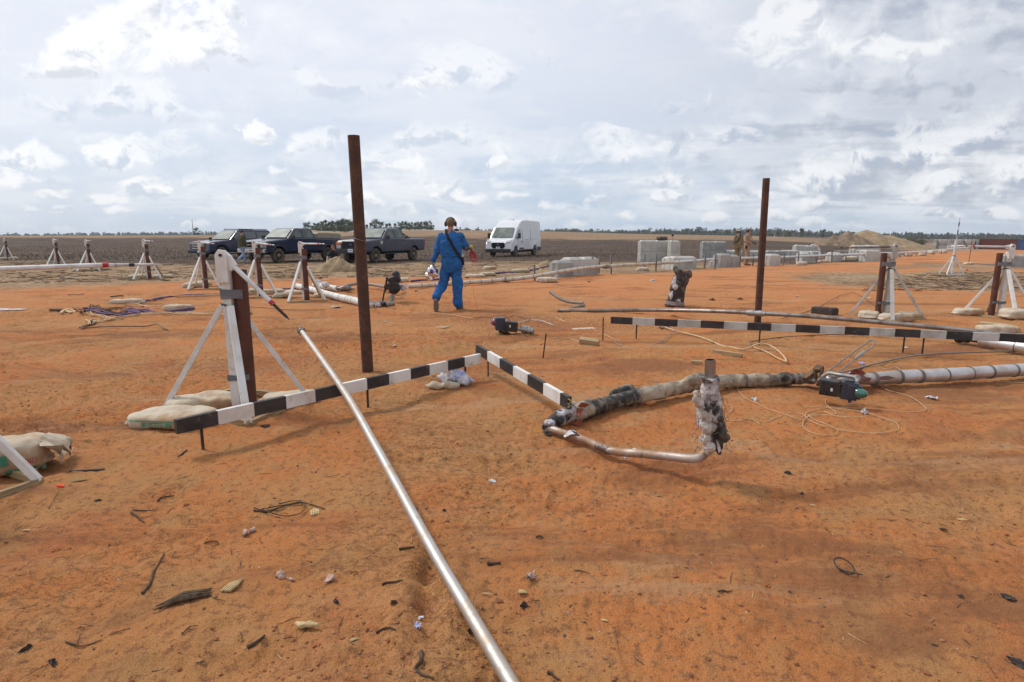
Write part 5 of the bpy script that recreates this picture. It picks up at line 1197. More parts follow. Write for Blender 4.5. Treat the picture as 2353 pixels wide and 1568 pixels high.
# ------------------------------------------------------------------ containers
def container(A_, B_, hgt, depth, m, label, ridges):
    d_ = (B_-A_); L = d_.length; ang = math.atan2(d_.y, d_.x)
    o = thing('shipping_container', label, 'container', tuple(A_), ang)
    MB().box((L/2, depth/2+.04, hgt/2), (L-.1, depth-.08, hgt-.1)).build('walls', m, o)
    mb = MB(); n = ridges
    for i in range(n): mb.box((L*(i+.5)/n, .02, hgt/2), (L/n*.5, .05, hgt-.3), bev=0)
    mb.build('corrugated_side', m, o)
    fr = MB()
    for x in (.07, L-.07): fr.box((x, .0, hgt/2), (.14, .16, hgt))
    for z in (.07, hgt-.07): fr.box((L/2, .002, z), (L, .15, .138))
    fr.build('frame', m, o); return o
zc_ = lambda x, y: float(far_h(np.array([x]), np.array([y]))[0])
A_ = D(2248, 573.7, 150); A_.z += 0; B_ = D(2336, 576.0, 141)
container(Vector((A_.x, A_.y, A_.z)), Vector((B_.x, B_.y, A_.z)), 2.65, 2.4, M['cont_b'], 'long brown shipping container at the far right', 34)
A2 = D(2336.5, 576.0, 141); B2 = D(2440, 578, 132)
container(Vector((A2.x, A2.y, A_.z-.02)), Vector((B2.x, B2.y, A_.z-.02)), 2.65, 2.4, M['cont_u'], 'blue shipping container cut by the right edge', 40)
# doorway cabin left of the brown container
o = thing('equipment_cabin', 'pale cabin with open door left of the brown container', 'cabin', tuple(Vector((D(2242, 573, 150).x, 150, A_.z))))
MB().box((.3, .6, 1.05), (1.4, 1.2, 2.1)).build('cabin_wall', mat('cabin_green', (.42, .50, .46), (.36, .43, .40), bump=0), o)
MB().box((-.52, -.1, 1.0), (.4, .3, 2.0)).build('dark_post', M['black'], o)

# ------------------------------------------------------------------ sand heaps
def heap(cx, cy, bumps, name, m, label, ext, res=60, cat='mound', nz=.18, seed=0, zb=None):
    xs = np.linspace(-ext[0], ext[0], res); ys = np.linspace(-ext[1], ext[1], res//2+6); X, Y = np.meshgrid(xs, ys)
    Z = np.zeros_like(X)
    for (bx, by, sx_, sy_, h_) in bumps: Z = np.maximum(Z, h_*np.clip(1-np.sqrt(((X-bx)/sx_)**2+((Y-by)/sy_)**2), 0, 1)**.85)
    msk = sstep(0, .25, Z); Z = Z+(fbm2(X*1.1/ext[0]*6, Y*1.1/ext[0]*6, 5, seed)-.5)*nz*2*msk
    Z = Z-.12*(1-msk)-.02
    vs = np.stack([X, Y, Z], -1).reshape(-1, 3); nx = len(xs); fs = [(j*nx+i, j*nx+i+1, (j+1)*nx+i+1, (j+1)*nx+i) for j in range(len(ys)-1) for i in range(nx-1)]
    mb = MB(); mb.add(vs.tolist(), fs, 0, True); o = mb.build(name, m); o.location = (cx, cy, gz(cx, cy) if zb is None else zb)
    return tag(o, label, cat)
c = D(1995, 560, 112); heap(c.x, 112, [(-.5, 0, 7.4, 6, 3.8), (3.4, -.5, 8.0, 5, 2.6)], 'sand_heap', M['mound'], 'large tan sand heap on the right horizon', (12, 7), 90, nz=.35, zb=-.9)
c = D(1930, 562, 104); heap(c.x, 104, [(-1.2, 0, 4.6, 4, 2.0), (1.6, .3, 4.6, 4, 2.8), (-3.0, 0, 3, 3, 1.2)], 'spoil_heap', M['mound_d'], 'dark clayey spoil heap left of the tan sand heap', (7, 5), 90, nz=.5, seed=5, zb=-.45)
c = D(2070, 566, 85); heap(c.x, 85, [(0, 0, 8, 4, .5)], 'sand_bank', M['mound'], 'low tan sand bank trailing right of the large heap', (9, 5), 60, nz=.12, seed=8, zb=-.75)
c = P(765, 626, 0); heap(c.x, c.y+.6, [(0, 0, 1.0, .8, .66), (-.3, .1, .8, .6, .50), (.35, 0, .75, .6, .46)], 'dirt_mound', M['mound'], 'small straw coloured dirt mound in front of the crouching person', (1.3, 1.0), 70, nz=.12, seed=3, zb=0)
c = D(740, 526, 185); heap(c.x, 185, [(-3, 0, 5, 3, 1.3), (2, 0, 5, 3, 1.1), (5, 0, 3, 3, .9)], 'sand_heap', M['mound'], 'pale sand heaps under the left clump of trees', (10, 4), 60, nz=.3, seed=13, zb=zc_(c.x, 185)-.2)
c = P(1246, 617, 0); heap(c.x+.3, c.y+3, [(0, 0, .6, .5, .28)], 'dirt_mound', M['mound'], 'tiny grassy mound left of the nearest concrete block', (.9, .7), 40, nz=.08, seed=23, zb=0)
# ------------------------------------------------------------------ vehicles  (x forward, y left, z up)
def lathe_y(mb, prof, y0, n=28, mi=0):
    """prof: (radius, y) pairs, revolved round the y axis"""
    k = len(prof); vs = []
    for i in range(n):
        a = 2*math.pi*i/n
        for r, y in prof: vs.append((r*math.cos(a), y0+y, r*math.sin(a)))
    fs = [(i*k+j, i*k+j+1, ((i+1) % n)*k+j+1, ((i+1) % n)*k+j) for i in range(n) for j in range(k-1)]
    mb.add(vs, fs, mi, True)
def wheel(root, x, y, r, w, rimm, side):
    e = bpy.data.objects.new('wheel', None); COL.objects.link(e); e.parent = root; e.location = (x, y, r); e.empty_display_size = .1
    t = MB(); lathe_y(t, [(r*.60, -w/2), (r*.80, -w/2-.012), (r*.95, -w/2+.01), (r, -w/2+.04), (r, w/2-.04), (r*.95, w/2-.01), (r*.80, w/2+.012), (r*.60, w/2)], 0, 30); t.build('tyre', M['tyre'], e)
    q = MB(); s = side
    prof = [(r*.61, s*(w/2-.0)), (r*.56, s*(w/2-.03)), (r*.50, s*(w/2-.06)), (r*.30, s*(w/2-.03)), (r*.16, s*(w/2-.01)), (r*.15, s*(w/2+.02)), (.001, s*(w/2+.025))]
    lathe_y(q, prof, 0, 24)
    for k in range(8):
        a = k*math.pi/4; q.cyl((math.cos(a)*r*.40, s*(w/2-.055), math.sin(a)*r*.40), (math.cos(a)*r*.40, s*(w/2-.036), math.sin(a)*r*.40), r*.075, 8, mi=1)
    q.build('rim', [rimm, M['black']], e)
    d = MB(); d.cyl((0, -w/2+.03, 0), (0, w/2-.03, 0), r*.6, 20); d.build('hub_back', M['black'], e)
def arch(cx, r, zb, n=9, z0=None):
    a0 = math.asin(max(-1, min(1, (zb-z0)/r))); pts = []
    for i in range(n+1):
        a = math.pi-a0-(math.pi-2*a0)*i/n; pts.append((cx+r*math.cos(a), z0+r*math.sin(a)))
    return pts
def shell(prof, w, bev=.04, tumble=None, mi=0, zref=1.3):
    """extruded side profile with rounded long edges; tumble narrows it above zref"""
    bm = bmesh.new(); n = len(prof)
    L_ = [bm.verts.new((x, w/2, z)) for x, z in prof]; R_ = [bm.verts.new((x, -w/2, z)) for x, z in prof]
    bm.faces.new(L_[::-1]); bm.faces.new(R_)
    side_e = []
    for i in range(n): bm.faces.new((R_[(i+1) % n], R_[i], L_[i], L_[(i+1) % n]))
    bm.normal_update()
    eds = [e for e in bm.edges if abs(e.verts[0].co.y-e.verts[1].co.y) < 1e-6]
    if bev: bmesh.ops.bevel(bm, geom=eds, offset=bev, segments=3, profile=.55, affect='EDGES', clamp_overlap=True)
    if tumble:
        for v in bm.verts:
            if v.co.z > zref: v.co.y *= 1-tumble*(v.co.z-zref)
    bmesh.ops.recalc_face_normals(bm, faces=bm.faces[:])
    bmesh.ops.triangulate(bm, faces=[f for f in bm.faces if len(f.verts) > 6])
    bm.verts.index_update(); mb = MB(); mb.add([v.co.copy() for v in bm.verts], [[v.index for v in f.verts] for f in bm.faces], mi); bm.free()
    return mb
def quadpanel(mb, pts, th=.006, mi=0):
    P0 = [Vector(p) for p in pts]; n = (P0[1]-P0[0]).cross(P0[2]-P0[0]).normalized()*th; k = len(P0)
    mb.add([p for p in P0]+[p+n for p in P0], [tuple(range(k))[::-1], tuple(range(k, 2*k))]+[(i, (i+1) % k, (i+1) % k+k, i+k) for i in range(k)], mi)
def sidepts(pts2, w, s, zref, tumble, off=.004):
    out = []
    for x, z in pts2:
        y = (w/2)*(1-tumble*max(0, z-zref))+off; out.append((x, s*y, z))
    return out if s < 0 else out[::-1]
def vehicle(kind, label, cat, loc, heading, paint, group=None, rimm=None, plate=True):
    o = thing({'pickup': 'pickup_truck', 'suv': 'station_wagon', 'van': 'cargo_van'}[kind.split('_')[0]], label, cat, loc, heading, group)
    rimm = rimm or M['rim']
    if kind.startswith('pickup'):
        xf, xr, w, r, tw = 2.12, -1.85, 1.98, .405, .26; F, Rr = 3.08, -3.12; zb = .60; zref = 1.34; tum = .28
        hood = 1.24 if 'heavy' in kind else 1.20
        prof = [(Rr+.02, .62)]+arch(xr, .53, zb, z0=r)+arch(xf, .53, zb, z0=r)+[(F-.02, .60), (F, .80), (F-.01, hood-.12), (F-.12, hood), (1.55, 1.33), (1.35, 1.36), (-.92, 1.36), (-.96, 1.34), (Rr, 1.34)]
        shell(prof, w, .085).build('body', paint, o)
        g = [(1.42, 1.30), (.72, 1.86), (.50, 1.925), (-.45, 1.93), (-.66, 1.88), (-.92, 1.30)]
        gw = w-.06; shell(g, gw, .10, tum, zref=1.30).build('cabin', paint, o)
        q = MB(); quadpanel(q, [(1.355, -.76, 1.385), (1.355, .76, 1.385), (.775, .66, 1.845), (.775, -.66, 1.845)], .03); q.build('windscreen', M['glass'], o)
        for s in (-1, 1):
            for nm, pts in (('side_window', [(1.16, 1.40), (.68, 1.80), (.34, 1.82), (.30, 1.40)]), ('side_window', [(.16, 1.40), (.20, 1.82), (-.46, 1.82), (-.60, 1.40)])):
                q = MB(); quadpanel(q, sidepts(pts, gw, s, 1.30, tum, .002), .012); q.build(nm, M['glass'] if s < 0 else M['glass'], o)
            for (xa, xb) in ((1.38, .27), (.24, -.80)):
                q = MB(); q.box(((xa+xb)/2, s*(w/2+.001), .98), (xa-xb, .012, .70), bev=.004); dd_ = q.build('door', paint, o)
                MB().box((xb+.13, s*(w/2+.016), 1.20), (.16, .02, .03), bev=.005).build('handle', M['plastic'], dd_)
            q = MB(); q.box((1.18, s*(w/2+.12), 1.42), (.12, .22, .20), bev=.03); q.build('mirror', M['plastic'], o)
            for cx in (xf, xr):
                a = MB(); pts = arch(cx, .555, .62, 12, z0=r); a.tube([(x, s*(w/2-.005), z) for x, z in pts], .028, 6); a.build('wheel_arch', paint, o)
                wheel(o, cx, s*(w/2-.16), r, tw, rimm, s)
            MB().box((.25, s*(w/2-.03), .50), (2.3, .12, .06), bev=.015).build('side_step', M['plastic'], o)
            MB().box((Rr-.001, s*(w/2-.07), 1.10), (.05, .13, .36), bev=.01).build('tail_light', M['redlens'], o)
        q = MB(); q.box((-.1, 0, .55), (4.9, 1.3, .2)); q.build('underbody', M['black'], o)
        q = MB(); q.box((-2.02, 0, 1.335), (2.0, w-.30, .012)); q.build('bed_shade_panel', M['black'], o)  # flat black sheet paints in the shade of an open bed; no recess modelled
        if 'chrome' in kind:
            MB().box((F+.05, 0, .68), (.16, w-.02, .24), bev=.04).build('bumper', M['chrome'], o)
            q = MB(); q.box((F+.012, 0, 1.00), (.04, 1.12, .36), bev=.01); gr = q.build('grille', M['black'], o)
            for z in (.84, 1.00, 1.16): MB().box((F+.04, 0, z), (.03, 1.16, .05 if z == 1.0 else .035), bev=.01).build('chrome_bar', M['chrome'], gr)
            e = MB(); quadpanel(e, [(F+.06, -.17, .985), (F+.06, .17, .985), (F+.06, .17, 1.015), (F+.06, -.17, 1.015)], .006); quadpanel(e, [(F+.062, -.08, .965), (F+.062, .05, .965), (F+.062, .08, 1.035), (F+.062, -.05, 1.035)], .006); e.build('emblem', M['rim_tan'], gr)
            for s in (-1, 1):
                q = MB(); q.box((F-.04, s*(w/2-.20), 1.00), (.14, .38, .30), bev=.03); q.build('headlight', M['lamp'], o)
                MB().box((F-.02, s*(w/2-.09), .93), (.13, .16, .10), bev=.02).build('indicator', M['rim_tan'], o)
            # boxed bed cover
            shell([(-.98, 1.36), (-3.08, 1.36), (-3.08, 1.56), (-2.9, 1.64), (-1.05, 1.68), (-.98, 1.62)], w-.04, .03).build('bed_cover', mat('tan_bed_cover', (.30, .26, .20), (.36, .32, .26), 3, .6, bump=0), o)
            e = MB(); e.ell((-1.9, -(w/2-.015), 1.47), (.07, .015, .06), u=14, w=8); e.build('round_badge', M['plate'], o)
        else:
            MB().box((F+.05, 0, .66), (.18, w, .26), bev=.03).build('bumper', M['plastic'], o)
            q = MB(); q.box((F+.012, 0, 1.00), (.05, 1.16, .40), bev=.02); gr = q.build('grille', M['black'], o)
            for z in (.86, .95, 1.06, 1.15): MB().box((F+.045, 0, z), (.02, 1.10, .028)).build('grille_bar', M['plastic'], gr)
            MB().ell((F+.055, 0, 1.01), (.012, .12, .05), u=16, w=8).build('oval_emblem', mat('blue_oval', (.02, .05, .22), None, rough=.3, bump=0), gr)
            for s in (-1, 1):
                q = MB(); q.box((F-.03, s*(w/2-.17), .90), (.12, .28, .20), bev=.03); q.build('headlight', M['lamp'], o)
                MB().box((F-.03, s*(w/2-.17), 1.09), (.12, .30, .13), bev=.02).build('indicator', M['amber'], o)
                MB().box((1.62, s*(w/2+.004), 1.13), (.22, .012, .18), bev=.004).build('fender_vent', M['chrome'], o)
            rk = MB()
            for y in (-.84, .84):
                rk.cyl((-.98, y, 1.36), (-.70, y*.86, 1.95), .03, 8); rk.cyl((-1.55, y, 1.37), (-.98, y*.9, 1.62), .03, 8)
            rk.cyl((-.70, -.72, 1.95), (-.70, .72, 1.95), .03, 8); rk.cyl((-1.0, -.80, 1.55), (-1.0, .80, 1.55), .02, 8); rk.build('headache_rack', M['black'], o)
            MB().box((-1.2, 0, 1.38), (.4, 1.6, .12), bev=.03).build('tool_box', M['black'], o)
        MB().box((F+.145, .05, .70), (.012, .32, .17), bev=.004).build('number_plate', M['plate'], o)
        MB().box((F+.153, .05, .70), (.004, .20, .05)).build('plate_marks', M['plate_ink'], o)
    elif kind == 'suv':
        xf, xr, w, r, tw = 1.70, -1.38, 1.96, .395, .26; F, Rr = 2.60, -2.65
        prof = [(Rr+.02, .50)]+arch(xr, .49, .50, z0=r)+arch(xf, .49, .50, z0=r)+[(F-.02, .42), (F+.02, .60), (F, .98), (F-.10, 1.10), (1.10, 1.24), (.90, 1.27), (Rr, 1.27)]
        shell(prof, w, .10).build('body', paint, o)
        g = [(1.05, 1.20), (.28, 1.82), (.05, 1.90), (-2.2, 1.90), (-2.45, 1.84), (-2.62, 1.20)]; gw = w-.05
        shell(g, gw, .10, .26, zref=1.22).build('cabin', paint, o)
        q = MB(); quadpanel(q, [(1.00, -.78, 1.27), (1.00, .78, 1.27), (.33, .68, 1.81), (.33, -.68, 1.81)], .03); q.build('windscreen', M['glass'], o)
        for s in (-1, 1):
            for pts in ([(.80, 1.32), (.26, 1.74), (-.12, 1.76), (-.15, 1.32)], [(-.25, 1.32), (-.22, 1.76), (-1.10, 1.76), (-1.12, 1.32)], [(-1.22, 1.32), (-1.20, 1.76), (-2.25, 1.74), (-2.40, 1.32)]):
                q = MB(); quadpanel(q, sidepts(pts, gw, s, 1.22, .26, .002), .012); q.build('side_window', M['glass_d'], o)
            for (xa, xb) in ((.95, -.18), (-.20, -1.0)):
                dd_ = MB().box(((xa+xb)/2, s*(w/2+.001), .90), (xa-xb-.02, .012, .66), bev=.004).build('door', paint, o)
                MB().box((xb+.13, s*(w/2+.016), 1.10), (.16, .02, .03), bev=.005).build('handle', M['plastic'], dd_)
            MB().box((.88, s*(w/2+.10), 1.32), (.12, .20, .16), bev=.03).build('mirror', M['plastic'], o)
            MB().box((-1.1, s*.68, 1.94), (2.4, .05, .04), bev=.01).build('roof_rail', M['black'], o)
            for cx in (xf, xr): wheel(o, cx, s*(w/2-.14), r, tw, rimm, s)
            MB().box((F-.08, s*(w/2-.22), .90), (.14, .36, .20), bev=.03).build('headlight', M['lamp'], o)
            MB().box((.15, s*(w/2-.02), .42), (2.3, .12, .05), bev=.015).build('side_step', M['galv'], o)
        gr = MB().box((F+.015, 0, .84), (.05, 1.16, .40), bev=.02).build('grille', M['black'], o)
        for z in (.70, .84, .98): MB().box((F+.045, 0, z), (.03, 1.14, .075), bev=.01).build('chrome_bar', M['chrome'], gr)
        MB().ell((F+.065, 0, .84), (.012, .13, .055), u=16, w=8).build('oval_emblem', M['plate'], gr)
        MB().box((F+.03, 0, .50), (.14, w-.04, .22), bev=.04).build('bumper', paint, o)
        MB().box((F+.105, .1, .50), (.012, .32, .15), bev=.004).build('number_plate', M['plate'], o)
        MB().box((0, 0, .42), (4.4, 1.3, .2)).build('underbody', M['black'], o)
    else:
        xf, xr, w, r, tw = 1.98, -1.77, 2.02, .345, .23; F, Rr = 2.95, -3.02
        prof = [(Rr, .42)]+arch(xr, .44, .42, z0=r)+arch(xf, .44, .42, z0=r)+[(F-.03, .36), (F, .60), (F-.03, .98), (F-.16, 1.12), (2.30, 1.34), (1.62, 2.08), (1.42, 2.22), (1.05, 2.48), (.55, 2.64), (0, 2.68), (-2.6, 2.66), (-2.92, 2.60), (-3.0, 2.40), (Rr, 1.2)]
        shell(prof, w, .10, .055, zref=1.1).build('body', paint, o)
        q = MB(); quadpanel(q, [(2.29, -.80, 1.40), (2.29, .80, 1.40), (1.665, .72, 2.08), (1.665, -.72, 2.08)], .028); q.build('windscreen', M['glass'], o)
        wi = MB(); wi.cyl((2.33, -.1, 1.42), (2.22, .55, 1.50), .012, 5); wi.cyl((2.33, -.65, 1.42), (2.15, -.2, 1.58), .012, 5); wi.build('wiper', M['black'], o)
        for s in (-1, 1):
            q = MB(); quadpanel(q, sidepts([(2.02, 1.36), (1.62, 1.90), (1.28, 1.98), (1.12, 1.95), (1.12, 1.30), (1.7, 1.24)], w, s, 1.1, .055, -.004), .014); q.build('side_window', M['glass_d'], o)
            dd_ = MB().box((1.34, s*(w/2+.0), .84), (.86, .014, .72), bev=.004).build('door', paint, o)
            MB().box((1.02, s*(w/2+.016), 1.08), (.16, .02, .04), bev=.005).build('handle', M['plastic'], dd_)
            pn = MB(); 
            for (xa, xb, za, zb_) in ((.78, -.68, 1.25, 2.02), (-.80, -2.70, 1.25, 2.02)):
                pn.box(((xa+xb)/2, s*(w/2-.022), (za+zb_)/2), (xa-xb, .014, zb_-za), (R(3.1)*s*1.0, 0, 0), bev=.006)
            pn.build('side_panel', paint, o)
            dd_ = MB().box((.05, s*(w/2+.0), .84), (1.5, .014, .72), bev=.004).build('sliding_door' if s < 0 else 'side_skin', paint, o)
            MB().box((.1, s*(w/2-.004), .48), (3.0, .03, .10), bev=.01).build('sill_trim', M['plastic'], o)
            MB().box((-2.6, s*(w/2-.004), .52), (.72, .04, .28), bev=.01).build('sill_trim', M['plastic'], o)
            MB().box((1.0, s*(w/2+.002), .60), (.9, .02, .10), bev=.004).build('sill_trim', M['plastic'], o)
            mi_ = MB(); mi_.box((1.92, s*(w/2+.20), 1.52), (.12, .20, .36), bev=.03); mi_.box((1.94, s*(w/2+.08), 1.36), (.08, .20, .06), bev=.01); mi_.build('mirror', M['plastic'], o)
            for cx in (xf, xr): wheel(o, cx, s*(w/2-.13), r, tw, rimm, s)
            hl_ = MB(); quadpanel(hl_, [(F-.02, s*.56, .98), (F-.055, s*.96, 1.06), (F-.30, s*.975, 1.22), (F-.13, s*.62, 1.10)][::s], .04); hl_.build('headlight', M['lamp'], o)
        gr = MB(); pts = [(-.52, .74), (-.40, .62), (.40, .62), (.52, .74), (.52, .96), (.42, 1.03), (-.42, 1.03), (-.52, .96)]
        quadpanel(gr, [(F-.005+.012, y, z) for y, z in pts], .022); gg = gr.build('grille', M['black'], o)
        MB().ell((F+.03, 0, .90), (.012, .11, .045), u=16, w=8).build('oval_emblem', mat('dark_oval', (.10, .13, .20), None, rough=.3, bump=0), gg)
        MB().box((F+.02, 0, .46), (.16, w-.06, .26), bev=.05).build('bumper', M['plastic'], o)
        MB().box((F+.04, 0, .66), (.014, .30, .15), bev=.004).build('number_plate', M['plate'], o); MB().box((F+.049, 0, .66), (.004, .20, .04)).build('plate_marks', M['redlens'], o)
        MB().box((0, 0, .40), (5.2, 1.3, .18)).build('underbody', M['black'], o)
        MB().cyl((.9, .3, 2.6), (.9, .3, 2.72), .02, 6).build('roof_aerial', M['black'], o)
    return o
def place_vehicle(kind, px_front, Yf, t_deg, label, cat, paint, off, **k):
    """t: angle of the vehicle's axis from the +Y direction; nose towards the viewer. off: which body point sits on the surveyed spot"""
    t = R(t_deg); fwd = Vector((-math.sin(t), -math.cos(t), 0)); left = Vector((-fwd.y, fwd.x, 0))
    X = (px_front-CX)/FPX*(Yf*math.cos(PITCH)+HC*math.sin(PITCH))
    c = Vector((X, Yf, 0))-fwd*off[0]-left*off[1]
    h = math.atan2(fwd.y, fwd.x)
    return vehicle(kind, label, cat, (c.x, c.y, gz(c.x, c.y)-.01), h, paint, **k)
place_vehicle('pickup_heavy', 862, 33.0, 22, 'slate blue crew cab pickup with a black bed rack, rightmost of the three parked trucks', 'pickup', M['slate'], (2.12, .85), group='parked work vehicles', rimm=M['rim_tan'])
place_vehicle('pickup_chrome', 640, 32.8, 23.5, 'navy crew cab pickup with chrome bumper and boxed bed', 'pickup', M['navy'], (2.12, .85), group='parked work vehicles', rimm=M['rim_tan'])
place_vehicle('suv', 509.5, 38.4, 25, 'navy station wagon parked leftmost with its chrome barred grille', 'car', M['navy'], (1.70, .85), group='parked work vehicles')
place_vehicle('van', 1183, 43.0, 23.5, 'white high roof cargo van parked alone in the field', 'van', M['van_white'], (1.98, .88), group='parked work vehicles')
place_vehicle('pickup_heavy', 2058, 128, 28, 'tiny dark pickup far off beside the tan sand heap', 'pickup', M['navy'], (2.12, .85), group='parked work vehicles')
# ------------------------------------------------------------------ people
def limb(mb, pts, rad, n=14):
    mb.tube(pts, rad, n)
    for p, r in zip(pts, rad): mb.ell(p, (r*.99,)*3, u=n, w=8)
def torso_slab(mb, secs):
    """secs: (centre, half width, half depth, yaw) from low to high"""
    n = 20; vs = []
    for c, hw, hd, yaw in secs:
        for k in range(n):
            a = 2*math.pi*k/n; ca, sa = math.cos(a), math.sin(a)
            x = hw*math.copysign(abs(ca)**.8, ca); y = hd*math.copysign(abs(sa)**.8, sa)
            vs.append((c[0]+x*math.cos(yaw)-y*math.sin(yaw), c[1]+x*math.sin(yaw)+y*math.cos(yaw), c[2]))
    fs = [(i*n+k, i*n+(k+1) % n, (i+1)*n+(k+1) % n, (i+1)*n+k) for i in range(len(secs)-1) for k in range(n)]
    mb.add(vs, fs+[tuple(range(n))[::-1], tuple(range(len(vs)-n, len(vs)))], 0, True)
def hand(mb, wrist, dirv, palmn, curl=.5, s=1.0, side=1):
    d = Vector(dirv).normalized(); pn = Vector(palmn); pn = (pn-d*pn.dot(d)).normalized(); ac = d.cross(pn)*side
    w = Vector(wrist); c = w+d*.05*s
    Mx = Matrix((ac, d, pn)).transposed()
    mb.ell(c, (.040*s, .052*s, .018*s), rot=Mx, u=12, w=8, sq=.8)
    for k, (off, ln) in enumerate([(-.030, .066), (-.010, .076), (.010, .072), (.029, .056)]):
        b = w+d*.090*s+ac*off*s; p1 = b+(d*math.cos(curl*.5)-pn*-math.sin(curl*.5))*ln*.45*s; p2 = p1+(d*math.cos(curl*1.4)+pn*math.sin(curl*1.4))*ln*.32*s; p3 = p2+(d*math.cos(curl*2.1)+pn*math.sin(curl*2.1))*ln*.25*s
        mb.tube([b-d*.02, b, p1, p2, p3], [.009*s, .0092*s, .0085*s, .0078*s, .005*s], 8)
    t0 = w+d*.025*s-ac*.030*s; t1 = t0-ac*.026*s+d*.028*s+pn*.010; t2 = t1+d*.034*s+ac*.004+pn*.014
    mb.tube([t0, t1, t2], [.014*s, .0105*s, .0075*s], 8)
def headmesh(mb, c, yaw, tilt=0.0, hair=False, s=1.0, roll=0.0):
    """head facing +y before yaw"""
    Rm = Euler((-tilt, roll, yaw)).to_matrix()
    def q(x, y, z): return Vector(c)+Rm@Vector((x*s, y*s, z*s))
    if hair:
        mb.ell(q(0, -.012, .036), (.080*s, .095*s, .089*s), rot=Rm, u=18, w=12); mb.ell(q(0, -.046, .0), (.066*s, .054*s, .052*s), rot=Rm); return
    mb.ell(q(0, -.006, .025), (.076*s, .094*s, .090*s), rot=Rm, u=18, w=12)
    mb.ell(q(0, .022, -.045), (.056*s, .065*s, .070*s), rot=Rm, u=16, w=10)
    mb.ell(q(0, .060, -.088), (.026*s, .026*s, .022*s), rot=Rm)
    mb.tube([q(0, .086, .018), q(0, .104, -.018), q(0, .088, -.032)], [.008*s, .014*s, .010*s], 8)
    mb.ell(q(0, .078, -.058), (.024*s, .014*s, .006*s), rot=Rm, u=10, w=6); mb.ell(q(0, .076, -.068), (.020*s, .014*s, .007*s), rot=Rm, u=10, w=6)
    for sx_ in (-1, 1):
        mb.ell(q(sx_*.030, .080, .010), (.014*s, .010*s, .009*s), rot=Rm, u=10, w=6)
        mb.ell(q(sx_*.032, .080, .026), (.020*s, .012*s, .007*s), rot=Rm, u=10, w=6)
        mb.ell(q(sx_*.078, -.005, -.004), (.012*s, .020*s, .032*s), rot=Rm, u=10, w=8)
    return q
def person(o, J, body_m, parts, vox=.007, yaw=0.0, head_tilt=0.0, hair=None, cloth_wr=1.0, glove=None, hs=1.0, head_roll=0.0, headyaw=None):
    """J: joint dict in local metres. parts: clothing descriptions"""
    hy = yaw if headyaw is None else headyaw
    b = MB(); q = headmesh(b, J['head'], hy, head_tilt, s=hs, roll=head_roll)
    limb(b, [J['neck'], (Vector(J['neck'])*.4+Vector(J['head'])*.6)], [.058, .056])
    torso_slab(b, J['torso'])
    for s in 'LR':
        limb(b, [J['sh'+s], J['el'+s], J['wr'+s]], [.055, .043, .028]); sg = 1 if s == 'R' else -1
        hand(b, J['wr'+s], J.get('hd'+s, (0, 0, -1)), J.get('pn'+s, (-sg, 0, 0)), J.get('curl', .5), 1.0, sg)
        limb(b, [J['hip'+s], J['kn'+s], J['an'+s]], [.085, .058, .040])
        a = Vector(J['an'+s]); t = Vector(J['toe'+s]); limb(b, [a, a.lerp(t, .5)+Vector((0, 0, -.01)), t], [.040, .036, .028])
    me = bake(b, vox, 2); body = meobj(me, 'body', [body_m], o)
    if hair:
        h = MB(); headmesh(h, J['head'], hy, head_tilt, hair=True, s=hs, roll=head_roll); me = bake(h, .008, 1); displace(me, [(.006, 60, 3)]); meobj(me, 'hair', hair, o)
    # eyes
    e = MB(); w_ = MB()
    for sx_ in (-1, 1):
        w_.ell(q(sx_*.030, .087, .010), (.009, .006, .006), u=8, w=6); e.ell(q(sx_*.030, .0925, .010), (.0035, .003, .004), u=6, w=5)
    ee = w_.build('eyes', M['plate'], o); e.build('iris', M['black'], ee)
    for nm, m, spec in parts:
        c = MB(); spec(c); me = bake(c, max(vox, .008), 2); displace(me, [(.042*cloth_wr, 7, 3), (.030*cloth_wr, 15, 8), (.014*cloth_wr, 34, 9)])
        meobj(me, nm, m, o)
    return body
def boot(o, ankle, toe, sole_n=(0, 0, -1), m=None, soles=True, L=.30, heel=None):
    """boot from heel to toe; sole normal points to the tread"""
    a = Vector(ankle); t = Vector(toe); n = Vector(sole_n).normalized(); d = (t-a); d = (d-n*d.dot(n)).normalized(); s = d.cross(n)
    Mx = Matrix((s, d, -n)).transposed(); base = a+n*.065 if heel is None else Vector(heel)
    b = MB(); b.ell(base+d*.02-n*.045, (.044, .060, .055), rot=Mx); b.ell(base+d*.13-n*.030, (.050, .100, .038), rot=Mx, sq=.8); b.tube([a-n*.06, a], [.05, .052], 12)
    b.ell(base+d*.18-n*.024, (.048, .06, .028), rot=Mx)
    me = bake(b, .008, 1); bb = meobj(me, 'boot', m or M['boot'], o)
    if soles:
        sm = MB(); pr = [(-.036, -.055), (.036, -.055), (.040, .0), (.036, .06), (.050, .13), (.050, .19), (.034, .235), (0, .248), (-.034, .235), (-.050, .19), (-.050, .13), (-.036, .06), (-.040, 0)]
        k = len(pr); vs = [base+s*x+d*y+n*.004 for x, y in pr]+[base+s*x*.97+d*y+n*.026 for x, y in pr]
        sm.add(vs, [(i, (i+1) % k, (i+1) % k+k, i+k) for i in range(k)]+[tuple(range(k))[::-1], tuple(range(k, 2*k))])
        sm.build('sole', M['sole'], bb)
